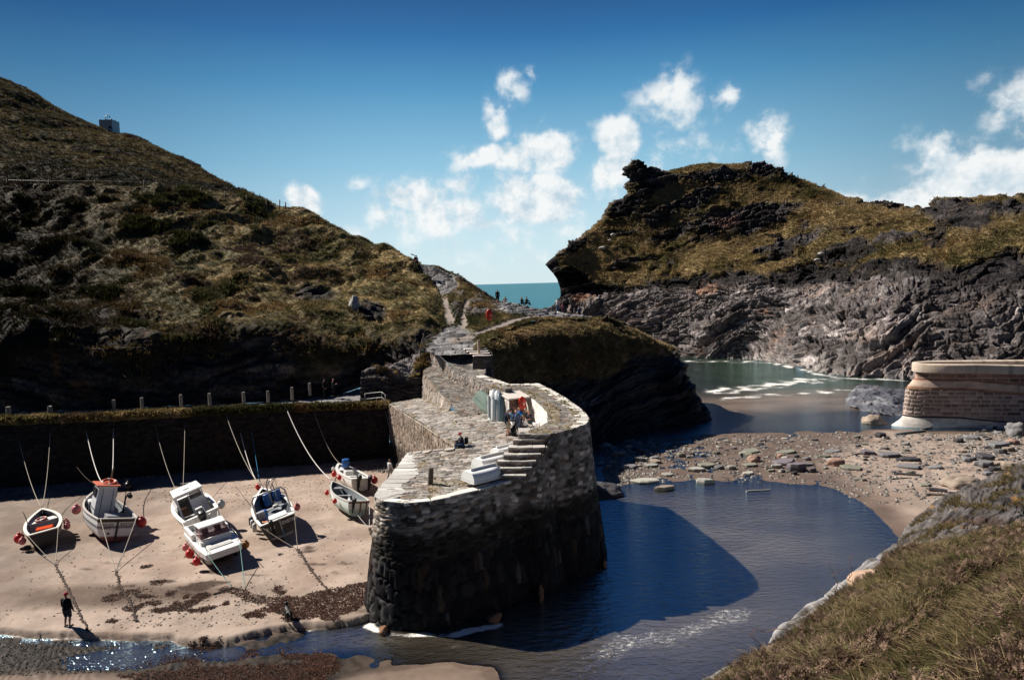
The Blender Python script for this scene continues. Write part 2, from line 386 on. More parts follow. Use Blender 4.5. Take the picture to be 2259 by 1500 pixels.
# ---- near hill (west side of the harbour) ---------------------------------
def rows(*rs): return [[WY(*p) if len(p) == 3 else np.array(p[:3], float) for p in r] for r in rs]
HR = rows(
 [(-420, 940, 60), (0, 910, 62), (200, 903, 62.6), (400, 894, 64.2), (600, 886, 66), (720, 876, 68), (800, 852, 70), (850, 823, 70), (905, 787, 68.6), (950, 760, 67.4)],
 [(-420, 790, 62.5), (0, 765, 64.5), (200, 758, 65.5), (400, 755, 67.5), (560, 758, 69.3), (680, 782, 70.6), (770, 775, 72), (850, 756, 73), (920, 742, 72), (972, 736, 73)],
 [(-420, 720, 70), (0, 710, 73), (200, 703, 75), (400, 700, 76.5), (600, 700, 78), (700, 712, 78), (790, 722, 76.5), (870, 730, 76), (940, 715, 77), (983, 703, 83)],
 [(-420, 640, 86), (0, 640, 88), (250, 625, 90), (450, 620, 91), (600, 628, 91), (700, 640, 90), (800, 650, 89), (880, 660, 88), (930, 662, 88), (966, 645, 92)],
 [(-420, 500, 104), (0, 510, 105), (250, 502, 106), (450, 515, 107), (600, 540, 106), (700, 562, 103), (790, 590, 100), (860, 612, 97), (915, 622, 95.5), (946, 612, 95.8)],
 [(-420, 395, 118), (0, 412, 119), (210, 422, 120), (320, 428, 120), (440, 440, 120), (570, 462, 120), (640, 472, 118), (720, 508, 113), (800, 545, 108), (880, 580, 101), (922, 590, 98)],
 [(-420, 420, 132), (0, 440, 134), (320, 450, 134), (570, 485, 133), (720, 535, 126), (820, 580, 118), (890, 600, 110), (940, 605, 103)],
 [(-420, 600, 140), (320, 620, 142), (570, 650, 142), (800, 680, 130), (950, 680, 108)])
G, v = loft(HR, 820, [46, 66, 66, 70, 60, 20, 10])
N0 = gnormals(G)
vg = v[:, None]*np.ones(G.shape[1])[None]
PX, PY = proj(G)
rock = sst(.95, .45, vg+.9*fbm(G, 3, 8., 2.)) 
rock = np.maximum(rock, sst(.25, .5, fbm(G*np.array([1, 1, 2]), 3, 6., 77.))*sst(2.9, 2.0, vg)*.9)
rock = np.maximum(rock, sst(1, .4, np.hypot((PX-695)/75, (PY-655)/26)))
rock = np.maximum(rock, sst(1, .5, np.hypot((PX-820)/50, (PY-705)/30)))
rock = np.maximum(rock, sst(1, .5, np.hypot((PX-250)/170, (PY-760)/20))*.7)
rock *= sst(5.2, 4.6, vg)
tus = fbm(G, 3, 3.2, 8., ridge=True)*.26+fbm(G, 3, 1.1, 21., ridge=True)*.16
sg_, sh2_, sb_ = species(G); tus = tus+sg_*sst(820, 560, PX)*(.32+.3*fbm(G, 2, 1.3, 3., ridge=True))+.2*sh2_
big = fbm(G, 4, 15., 55.)*2.2+fbm(G, 3, 9., 5., ridge=True)*.9
tq = G[..., 2]/5.2+.9*fbm(G, 3, 16., 71.)+.06*G[..., 0]; tf_ = tq-np.floor(tq)
big = big+(np.where(tf_ < .75, tf_/.75, (1-tf_)/.25)-.5)*1.5*sst(-.2, .3, fbm(G, 2, 11., 17.))
ter = np.abs(((PY+40*fbm(G, 2, 20, 4.))/85) % 1-.5)      # terracettes worn by sheep
disp = big*sst(0, 1, vg)*sst(6, 5, vg)*sst(0, 40, np.minimum(1000-PX, 60))+(1-rock)*tus+rock*(strata(G, (.15, -.15, .97))*1.3+fbm(G, 4, 5., 66.)*1.2)
edge = sst(0, .25, vg)*sst(968, 925, PX+0*PY)*.85+.15
edge = np.where(vg < .02, .1, edge)
G = G+N0*(disp*edge)[..., None]*sst(7.2, 6, vg)[..., None]
N1 = gnormals(G)
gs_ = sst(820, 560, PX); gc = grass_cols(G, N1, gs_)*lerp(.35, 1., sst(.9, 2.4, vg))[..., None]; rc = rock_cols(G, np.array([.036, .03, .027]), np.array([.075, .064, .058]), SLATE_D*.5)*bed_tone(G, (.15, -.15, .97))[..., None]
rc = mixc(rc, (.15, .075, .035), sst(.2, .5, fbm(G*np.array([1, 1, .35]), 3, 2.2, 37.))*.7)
g_, h__, b__ = species(G); c = gc*(1-.86*sst(560, 40, PX)+.3*sst(560, 860, PX))[..., None]; c = c*(1-rock[..., None])+rc*rock[..., None]  # darker vegetation westward, mostly lens vignette and shade painted into the colour
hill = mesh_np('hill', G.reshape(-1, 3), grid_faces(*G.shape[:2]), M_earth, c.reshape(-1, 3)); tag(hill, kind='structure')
hm = (1-rock)*(vg > .25)*(vg < 5.6)*sst(-.5, .2, fbm(G, 2, 4., 88.)+.3)
q, qn, qi, qj = scatter(G, N1, hm*(PX > -60), 60000)
gq_ = gs_[qi, qj] if gs_.ndim == 2 else gs_; qc = grass_cols(q, qn, gq_)*rng.uniform(.75, 1.35, (len(q), 1))
qc = qc*(1-.86*sst(560, 40, PX[qi, qj])+.3*sst(560, 860, PX[qi, qj]))[:, None]; g_, h__, b__ = species(q); hs = rng.uniform(.10, .30, len(q))*(1+1.6*g_*gq_+.5*h__+.9*b__)  # blades carry the same painted vignette and shade
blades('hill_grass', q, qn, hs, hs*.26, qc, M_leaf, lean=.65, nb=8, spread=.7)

# ---- far hill behind (the higher headland with the lookout) ----------------
FR = rows(
 [(-420, 520, 136), (0, 520, 140), (300, 520, 142), (500, 520, 140), (620, 505, 138), (700, 520, 136)],
 [(-420, 395, 146), (0, 405, 150), (200, 405, 152), (400, 415, 152), (520, 430, 148), (590, 452, 144), (630, 475, 140)],
 [(-420, 200, 195), (0, 280, 195), (150, 320, 195), (300, 355, 192), (420, 390, 185), (520, 425, 170), (600, 458, 155), (640, 480, 145)],
 [(-420, 10, 235), (-200, 90, 238), (0, 175, 240), (60, 200, 243), (130, 245, 246), (232, 290, 250), (262, 300, 248), (300, 305, 240), (370, 340, 225), (420, 362, 212), (470, 395, 200), (530, 432, 180), (600, 466, 160), (650, 490, 148)],
 [(-420, 120, 300), (0, 250, 300), (232, 340, 300), (420, 420, 250), (530, 470, 210), (660, 510, 160)])
G, v = loft(FR, 420, [30, 90, 90, 14])
vg = v[:, None]*np.ones(G.shape[1])[None]; N0 = gnormals(G); PX, PY = proj(G)
rock = sst(.1, .45, fbm(G, 4, 9., 61.)-.25+.5*sst(380, 560, PX)*sst(2, 3, vg))
disp = fbm(G, 4, 14., 12.)*2.2*sst(3.15, 2.6, vg)+fbm(G, 3, 3.2, 14., ridge=True)*.7+rock*strata(G, (.3, -.1, .95))*1.0
G = G+N0*disp[..., None]
c = grass_cols(G, N0)*.5; c = mixc(c, (.014, .013, .008), sst(1.75, 1.1, vg+.5*fbm(G, 3, 9., 2.))*.9); c = c*(1-rock[..., None])+rock_cols(G, SLATE*.6, SLATE, SLATE_D)*rock[..., None]*.8
far_hill = mesh_np('far_hill', G.reshape(-1, 3), grid_faces(*G.shape[:2]), M_far, c.reshape(-1, 3)); tag(far_hill, kind='structure')
fm = (1-rock)*(vg < 3.05)*(PX > -60)
q, qn, qi, qj = scatter(G, gnormals(G), fm, 26000)
hs = rng.uniform(.25, .7, len(q)); blades('far_hill_scrub', q, qn, hs, hs*.32, (mixc(grass_cols(q, qn)*.55, (.016, .015, .009), sst(1.75, 1.1, vg[qi, qj]+.5*fbm(q, 3, 9., 2.))*.9))*rng.uniform(.6, 1.3, (len(q), 1)), M_leaf, lean=.7, nb=6, spread=.9)

# ---- the headland across the channel ---------------------------------------
PR = rows(
 [(1150, 735, 176), (1290, 740, 170), (1400, 770, 162), (1500, 795, 152), (1570, 800, 144), (1680, 802, 137), (1770, 812, 124), (1850, 838, 112.5), (1920, 850, 109), (2000, 848, 107), (2120, 880, 101), (2259, 900, 98), (2460, 930, 94)],
 [(1195, 690, 178), (1300, 700, 172), (1400, 720, 164), (1500, 755, 154), (1570, 765, 146.5), (1680, 755, 141), (1770, 760, 129), (1850, 775, 120), (1920, 790, 114), (2000, 795, 111), (2120, 800, 106), (2259, 800, 102), (2460, 800, 98)],
 [(1236, 655, 180), (1300, 655, 176), (1400, 650, 169), (1500, 650, 160), (1600, 645, 152), (1700, 640, 145), (1800, 640, 138), (1900, 640, 129), (2000, 650, 121), (2120, 660, 115), (2259, 660, 109), (2460, 660, 103)],
 [(1229, 618, 182), (1260, 635, 181), (1330, 640, 177), (1400, 635, 171), (1500, 625, 164), (1580, 612, 158), (1680, 598, 153), (1790, 600, 147), (1900, 590, 139), (2000, 575, 131), (2120, 585, 123), (2259, 595, 115), (2460, 600, 108)],
 [(1207, 588, 183), (1235, 592, 183), (1290, 590, 182), (1350, 575, 180), (1420, 550, 177), (1500, 535, 173), (1600, 530, 169), (1700, 525, 164), (1800, 520, 158), (1900, 515, 149), (2000, 520, 141), (2120, 520, 131), (2259, 520, 122), (2460, 520, 114)],
 [(1203, 584, 184), (1240, 560, 184), (1290, 530, 184), (1345, 490, 184), (1385, 445, 184), (1430, 430, 183), (1500, 425, 182), (1600, 430, 179), (1700, 440, 175), (1800, 455, 167), (1900, 468, 157), (2000, 480, 148), (2060, 478, 143), (2120, 465, 138), (2259, 460, 129), (2460, 460, 119)],
 [(1206, 582, 186), (1250, 548, 186), (1303, 508, 187), (1348, 472, 187), (1352, 452, 188), (1390, 436, 188), (1404, 424, 188), (1384, 398, 188), (1386, 368, 188), (1412, 362, 188), (1440, 374, 188), (1475, 380, 188), (1530, 366, 188), (1610, 364, 187), (1690, 366, 186), (1728, 384, 184), (1790, 408, 182), (1850, 432, 179), (1890, 446, 175), (1960, 452, 171), (2058, 468, 152), (2066, 449, 151), (2150, 440, 146), (2200, 435, 143), (2259, 440, 139), (2460, 445, 126)],
 [(1252, 640, 205), (1300, 560, 206), (1400, 470, 207), (1530, 430, 207), (1690, 430, 206), (1850, 480, 200), (2060, 500, 175), (2259, 480, 162), (2460, 480, 145)])
G, v = loft(PR, 1000, [44, 90, 60, 90, 90, 50, 16])
vg = v[:, None]*np.ones(G.shape[1])[None]; N0 = gnormals(G); PX, PY = proj(G)
cl = sst(3.3, 2.9, vg+1.1*fbm(G, 4, 10., 13.)+.25*fbm(G, 3, 2., 14.))                       # bare sea cliff
def blob(cx, cy, rx, ry, ang=0):
    c_, s_ = math.cos(R(ang)), math.sin(R(ang)); x = PX-cx; y = PY-cy
    return sst(1.15, .55, np.hypot((x*c_-y*s_)/rx, (x*s_+y*c_)/ry)+.55*fbm(G, 3, 5., 41.))
out = sum(blob(*b) for b in [(1415, 395, 60, 48), (1385, 458, 70, 26, 35), (1470, 470, 60, 22, 25), (1600, 495, 130, 40, 8), (1700, 470, 90, 30, 12), (1560, 395, 120, 20, 5), (1690, 380, 60, 18, -15), (1545, 440, 60, 22, 20), (1480, 520, 60, 14, 15), (1270, 545, 60, 16, 36), (1250, 610, 55, 26, 0),
      (1760, 535, 90, 20, 22), (1850, 560, 80, 22, 22), (2110, 480, 110, 34, -8), (1965, 455, 90, 14, -5), (1985, 530, 60, 16, 15), (2230, 470, 70, 20, 0), (1380, 585, 50, 12, 20), (1690, 555, 50, 12, 15), (1930, 590, 70, 12, 10), (1330, 640, 130, 16)])
out = np.clip(out, 0, 1); rock = np.maximum(cl, out)
rock = np.maximum(rock, sst(.14, .26, fbm(G*np.array([1, 1, 2.2])@np.array([[.9, 0, .3], [0, 1, 0], [-.3, 0, .9]]), 4, 7., 19.))*.95)
rock = np.where(vg > 6.1, np.maximum(rock, .7), rock)
lowd = sst(2.6, 1.2, vg)
nbl = np.array([-.50, -.15, .85]); nbh = np.array([-.12, -.1, .98])
d_low = strata(G, nbl, 5., 17., (3.4, 1.3, .5), (1.4, .95, .5), 7.)+fbm(G, 3, 9., 3., ridge=True)*1.3
d_hi = strata(G, nbh, 2.5, 13., (2.8, 1.0, .4), (1.5, .9, .42), 6.)+fbm(G, 3, 6., 33.)*1.1
disp = rock*(lowd*d_low+(1-lowd)*d_hi)+out*(1-cl)*.9+(1-rock)*(fbm(G, 3, 2.6, 8., ridge=True)*.32+fbm(G, 3, 8., 9.)*.7)+fbm(G, 3, 22., 5.)*1.8*sst(6, 4.5, vg)
tip = sst(0, .045, np.linspace(0, 1, G.shape[1]))[None]+0*vg; rock = np.maximum(rock, sst(.98, .6, tip))
G = G+N0*disp[..., None]*(sst(0, .2, vg)*.8+.2)[..., None]*sst(7, 6.3, vg)[..., None]*(.5+.5*tip)[..., None]
N1 = gnormals(G)
gc = grass_cols(G, N1, .5); gc = mixc(gc*1.15, STRAW*1.1, sst(-.35, .3, fbm(G, 3, 9., 29.))*.75)
rc = rock_cols(G, SLATE*.65, SLATE*1.5, SLATE_D*.7)*bed_tone(G, nbh, 2.5, 13., (1.4, .5))[..., None]
rl = rock_cols(G, np.array([.15, .13, .128]), np.array([.36, .325, .315]), np.array([.045, .04, .04]))*(.35+.65*bed_tone(G, nbl, 5., 17., (1.6, .6)))[..., None]
rl = mixc(rl, (.36, .26, .22), sst(.1, .5, fbm(G@np.array([[.87, 0, -.5], [0, 1, 0], [.5, 0, .87]])*np.array([.4, 1, 2.]), 3, 5., 83.))*.55)
lw = sst(2.7, 1.9, vg+.4*fbm(G, 2, 8., 15.)); rc = rc*(1-lw[..., None])+rl*lw[..., None]
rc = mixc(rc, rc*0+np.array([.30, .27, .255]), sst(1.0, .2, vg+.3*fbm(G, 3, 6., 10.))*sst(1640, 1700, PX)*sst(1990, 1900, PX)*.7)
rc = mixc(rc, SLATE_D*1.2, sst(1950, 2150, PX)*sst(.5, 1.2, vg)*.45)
rc = mixc(rc, SLATE_D*.8, sst(.1, .0, vg))
# pale quartz-veined band
pk = sst(.5, .85, fbm(G, 3, 2.0, 95.)+.75*np.maximum.reduce([sst(1, .2, np.hypot((PX-1290)/75, (PY-655)/16)), sst(1, .2, np.hypot((PX-1555)/55, (PY-640)/26)), sst(1, .3, np.hypot((PX-1690)/30, (PY-690)/18))*.8, sst(1, .3, np.hypot((PX-1960)/35, (PY-665)/14))*.7]))
rc = mixc(rc, PINK, pk*.9)
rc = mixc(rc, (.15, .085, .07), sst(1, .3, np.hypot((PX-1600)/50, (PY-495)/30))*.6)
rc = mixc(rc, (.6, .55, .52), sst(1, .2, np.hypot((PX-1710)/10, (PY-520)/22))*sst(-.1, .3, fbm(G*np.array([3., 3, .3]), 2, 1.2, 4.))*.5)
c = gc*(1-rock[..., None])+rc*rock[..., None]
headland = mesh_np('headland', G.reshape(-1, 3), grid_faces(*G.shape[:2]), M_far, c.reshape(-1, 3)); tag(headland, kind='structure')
HG = G; HV = vg; HPX, HPY = PX, PY
q, qn, qi, qj = scatter(G, N1, (1-rock)*(vg > 2.4)*(vg < 6)*(PX < 2320), 36000)
hs = rng.uniform(.2, .55, len(q)); qc = gc[qi, qj]*rng.uniform(.8, 1.35, (len(q), 1))
blades('headland_grass', q, qn, hs, hs*.34, qc, M_leaf, lean=.65, nb=6, spread=.8)

# ---- promontory between the quay and the channel ----------------------------
QR = rows(
 [(1064, 1030, 57), (1150, 1060, 58), (1240, 1020, 64), (1322, 985, 71), (1400, 966, 74.5), (1480, 952, 77), (1540, 942, 79), (1582, 932, 81), (24.5, 86, -.6, 0), (23, 92, -.6, 0), (19, 98, -.6, 0)],
 [(1063, 900, 59.5), (1150, 905, 63.5), (1240, 905, 68.5), (1322, 900, 73), (1400, 893, 76.5), (1470, 885, 79), (1520, 878, 79.5), (1545, 885, 81.5), (22.6, 86, 3.2, 0), (21.5, 91, 3., 0), (18, 96, 3., 0)],
 [(1062, 832, 61), (1120, 838, 66), (1200, 838, 70.5), (1290, 830, 74.5), (1370, 822, 78), (1430, 815, 80.5), (1480, 808, 82), (1507, 815, 83.5), (20.4, 86, 6.6, 0), (19.4, 90, 6.6, 0), (16, 95, 6., 0)],
 [(1061, 798, 62.5), (1130, 764, 68.5), (1210, 750, 73), (1280, 747, 76), (1350, 750, 79.2), (1410, 764, 81.6), (1460, 778, 83.5), (1496, 785, 85), (19.3, 86.5, 8.0, 0), (18, 90, 7.8, 0), (15, 95, 6.5, 0)],
 [(1058, 772, 64), (1110, 741, 71), (1180, 721, 76.5), (1240, 715, 79.5), (1310, 717, 81.5), (1390, 734, 84), (1450, 755, 86), (1490, 772, 87), (15.5, 91, 7.2, 0), (13, 95, 6, 0), (11, 97, 5, 0)],
 [(1058, 782, 66), (1110, 756, 74), (1180, 740, 80), (1240, 736, 85), (1310, 738, 88), (1390, 748, 92), (1450, 782, 95), (13, 98, 4.5, 0), (12, 99, 3, 0), (10, 100, 2, 0), (9, 101, 1, 0)])
G, v = loft(QR, 520, [70, 60, 60, 50, 12], idx=True)
vg = v[:, None]*np.ones(G.shape[1])[None]; N0 = gnormals(G); PX, PY = proj(G)
gl = sst(1.75, 2.2, vg+.35*fbm(G, 3, 3.5, 6.)-.9*sst(1330, 1440, PX)*sst(3.6, 2.6, vg)+.0)
gl *= sst(1520, 1380, PX+40*fbm(G, 2, 3, 2.))
dr = strata(G, (-.18, -.1, .97), 1.3, 8., (1.5, .55, .2), (.6, .3, .12))+fbm(G, 4, 4., 3.)*.9
G = G+N0*((1-gl)*dr+gl*(fbm(G, 4, 1.6, 7., ridge=True)*.4+.15))[..., None]*(sst(0, .3, vg)*sst(5.1, 4.3, vg)*.9+.1)[..., None]
N1 = gnormals(G)
gc = mixc(grass_cols(G, N1, .15)*1.9, (.24, .18, .11), .5*sst(-.3, .3, fbm(G, 3, 2., 9.))); rc = rock_cols(G, SLATE*.5, SLATE*1.0, SLATE_D*.6)*bed_tone(G, (-.18, -.1, .97), 1.3, 8.)[..., None]
c = gc*gl[..., None]+rc*(1-gl[..., None])
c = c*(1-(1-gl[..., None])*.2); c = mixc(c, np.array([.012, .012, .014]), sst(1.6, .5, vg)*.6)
prom = mesh_np('promontory', G.reshape(-1, 3), grid_faces(*G.shape[:2]), M_wetrock, c.reshape(-1, 3)); tag(prom, kind='structure')
q, qn, qi, qj = scatter(G, N1, gl*(vg > 1.7)*(vg < 4.4), 26000)
hs = rng.uniform(.12, .36, len(q)); qc = mixc(grass_cols(q, qn, .15)*1.9, (.27, .20, .125), .6*rng.uniform(0, 1, len(q)))*rng.uniform(.7, 1.4, (len(q), 1)); qc = mixc(qc, (.19, .10, .07), (rng.uniform(0, 1, len(q)) < .12)*1.)
blades('promontory_scrub', q, qn, hs, hs*.28, qc, M_leaf, lean=.7, nb=8, spread=.7)

# ---- saddle: the worn slate ground between hill, promontory and headland ----
_w = {}
def tps(ctrl, XY):
    ctrl = np.array(ctrl); c = ctrl[:, :2]; n = len(c)
    def U(r2): return np.where(r2 > 1e-9, r2*np.log(r2+1e-12), 0)
    d2 = ((c[:, None]-c[None])**2).sum(-1); K = U(d2)+np.eye(n)*.5; Pm = np.c_[np.ones(n), c]
    A = np.block([[K, Pm], [Pm.T, np.zeros((3, 3))]]); wv = np.linalg.solve(A, np.r_[ctrl[:, 2], 0, 0, 0])
    out = np.zeros(len(XY))
    for s in range(0, len(XY), 20000):
        x = XY[s:s+20000]; out[s:s+20000] = U(((x[:, None]-c[None])**2).sum(-1))@wv[:n]+wv[n]+x@wv[n+1:]
    return out
SR = [(935, 768, 65.2), (975, 778, 63.5), (1050, 778, 62.5), (1058, 766, 64), (960, 750, 68.5), (1010, 740, 70), (1075, 745, 68), (980, 722, 77), (1030, 715, 77), (1130, 718, 74), (1060, 690, 82), (1120, 690, 82), (1180, 700, 79), (990, 690, 85), (1040, 665, 88),
      (965, 645, 92.5), (1010, 640, 92), (1050, 650, 91), (940, 600, 97), (975, 605, 96), (1010, 618, 94.5), (1040, 640, 92.5), (1075, 660, 90), (925, 584, 99), (955, 588, 98.5), (985, 602, 98), (1095, 664, 88), (1150, 672, 87), (1215, 688, 85.5), (1290, 697, 84.5), (1350, 712, 85), (1220, 702, 80.5),
      (1100, 672, 93), (1180, 690, 95), (1250, 700, 96), (1330, 715, 96), (1030, 645, 101), (960, 610, 106), (880, 600, 110), (895, 585, 102), (920, 640, 94), (940, 680, 86), (940, 720, 77), (915, 760, 68)]
SP = np.array([WY(*p) for p in SR])
gx = np.linspace(-16, 18.5, 330); gy = np.linspace(61.5, 108, 430)
X, Y = np.meshgrid(gx, gy); Z = tps(SP, np.c_[X.ravel(), Y.ravel()]).reshape(X.shape)
def saddle_z(x, y):
    return float(tps(SP, np.array([[x, y]]))[0])
def SZ(px, py, y0=66):
    ys = np.arange(y0, 97, .1); P = np.array([WY(px, py, y) for y in ys]); d = P[:, 2]-tps(SP, P[:, :2]); k = np.argmax(d <= .02) if (d <= .02).any() else np.argmin(d)
    return np.array([P[k, 0], P[k, 1], P[k, 2]-max(d[k], 0)])
G = np.stack([X, Y, Z], -1); N0 = gnormals(G); PX, PY = proj(G)
W2 = lambda pts: [tuple(WY(*p)) for p in pts]
path1 = W2([(985, 775, 63), (1000, 745, 69), (992, 710, 80), (978, 668, 89), (966, 628, 94), (950, 600, 97), (938, 588, 98.7), (918, 580, 101)])
path2 = W2([(1010, 748, 68), (1080, 732, 71.5), (1140, 712, 77), (1210, 700, 80.5), (1260, 700, 82)])
path3 = W2([(1025, 725, 75), (1020, 695, 82), (1030, 670, 88)])
stp = sst(.35, -.35, line_d(path1, X, Y)+.4*fbm(G, 2, 1.2, 3.)-1.5-1.1*sst(91, 93, Y)*sst(99, 96.5, Y)-1.0*sst(74, 70, Y))
gravel = np.maximum(sst(1.2, .7, line_d(path2, X, Y)+.25*fbm(G, 2, 1., 3.)), sst(.5, .3, line_d(path3, X, Y)))
gr2 = sst(.75, .4, line_d(path1, X, Y))*sst(76, 79, Y)*sst(91.5, 89.5, Y)
stp = stp*(1-sst(76, 78, Y)*sst(92, 90, Y)); gravel = np.maximum(gravel, gr2)
flat = sst(1.5, -1.5, poly_sdf(W2([(1075, 662, 93), (1150, 664, 94), (1230, 688, 94), (1330, 702, 92), (1310, 704, 82), (1200, 703, 79.5), (1112, 695, 80.5), (1082, 684, 84)]), X, Y)+.6*fbm(G, 3, 2., 5.))
cleft = sst(.9, .3, np.abs(X-np.interp(Y, [60, 72, 85, 100], [-9.5, -8.5, -9., -13.]))) *0
bare = np.clip(stp+flat, 0, 1); crag = sst(.0, .35, fbm(G, 3, 3., 67.)+.1-.5*(X < -9)*(Y < 92))*sst(-11, -6, X)*(Y > 80)*(1-bare)*(1-gravel)
step = np.floor(Z/.22+.5*fbm(G, 2, 2.5, 14.))*.22; fr = sst(0, 1, 1)
Z2 = Z*(1-bare*.9)+step*bare*.9
Z2 = Z2+(1-bare)*(1-gravel)*(fbm(G, 3, 1.2, 3., ridge=True)*.16+.12+crag*(strata(G, (.2, 0, .98), 1, 6., (1., .4, .2), (.5, .25, .1))+.35))+flat*strata(G, (.12, .05, 1), .6, 6, (.5, .25, .1), (.18, .09, .04))
f1_, f2_, i_ = worley(X*.75+.3*perlin(G*.8), Y*1.15+.3*perlin(G*.9+5), 44, 1.); Z2 = Z2+bare*((rnd(i_, 5)-.5)*.16-.10*sst(.14, .0, f2_-f1_))
G2 = np.stack([X, Y, Z2], -1)
gc = grass_cols(G, N0)*1.05; f1_, f2_, i_ = worley(X*.75+.3*perlin(G*.8), Y*1.15+.3*perlin(G*.9+5), 44, 1.); jt_ = sst(.16, .0, f2_-f1_); rc = rock_cols(G, np.array([.17, .165, .17]), np.array([.36, .35, .35]), np.array([.07, .066, .07]))*((.55+.9*rnd(i_, 2))*(1-.75*jt_))[..., None]; vc = rock_cols(G, np.array([.25, .21, .185]), np.array([.32, .28, .25]), np.array([.2, .17, .15]))
c = gc*(1-bare[..., None])+rc*bare[..., None]; c = c*(1-crag[..., None])+rock_cols(G, SLATE*1.1)*crag[..., None]; c = c*(1-gravel[..., None])+vc*gravel[..., None]
front = W2([(925, 775, 65), (1000, 788, 62.6), (1058, 772, 63.2), (1110, 734, 70.5), (1180, 711, 76), (1240, 704, 79), (1310, 708, 81), (1365, 722, 83.2)])
left_ = W2([(880, 596, 106), (912, 606, 98), (944, 655, 90.5), (968, 700, 82), (952, 742, 70)])
okp = poly_sdf(front+[(15.5, 92), (12, 108.5), (-19, 108.5)]+left_, X, Y) < .1
Fs_ = grid_faces(*G2.shape[:2])[okp[:-1, :-1].ravel()]; bare = np.where(okp, bare, 1)
saddle = mesh_np('saddle_ground', G2.reshape(-1, 3), Fs_, M_earth, c.reshape(-1, 3)); tag(saddle, kind='structure')
q, qn, qi, qj = scatter(G2, N0, (1-bare)*(1-gravel)*(1-crag)*(Y < 103), 14000)
hs = rng.uniform(.1, .3, len(q)); blades('saddle_grass', q, qn, hs, hs*.28, grass_cols(q, qn)*1.1*rng.uniform(.8, 1.3, (len(q), 1)), M_leaf, lean=.65, nb=8, spread=.7)
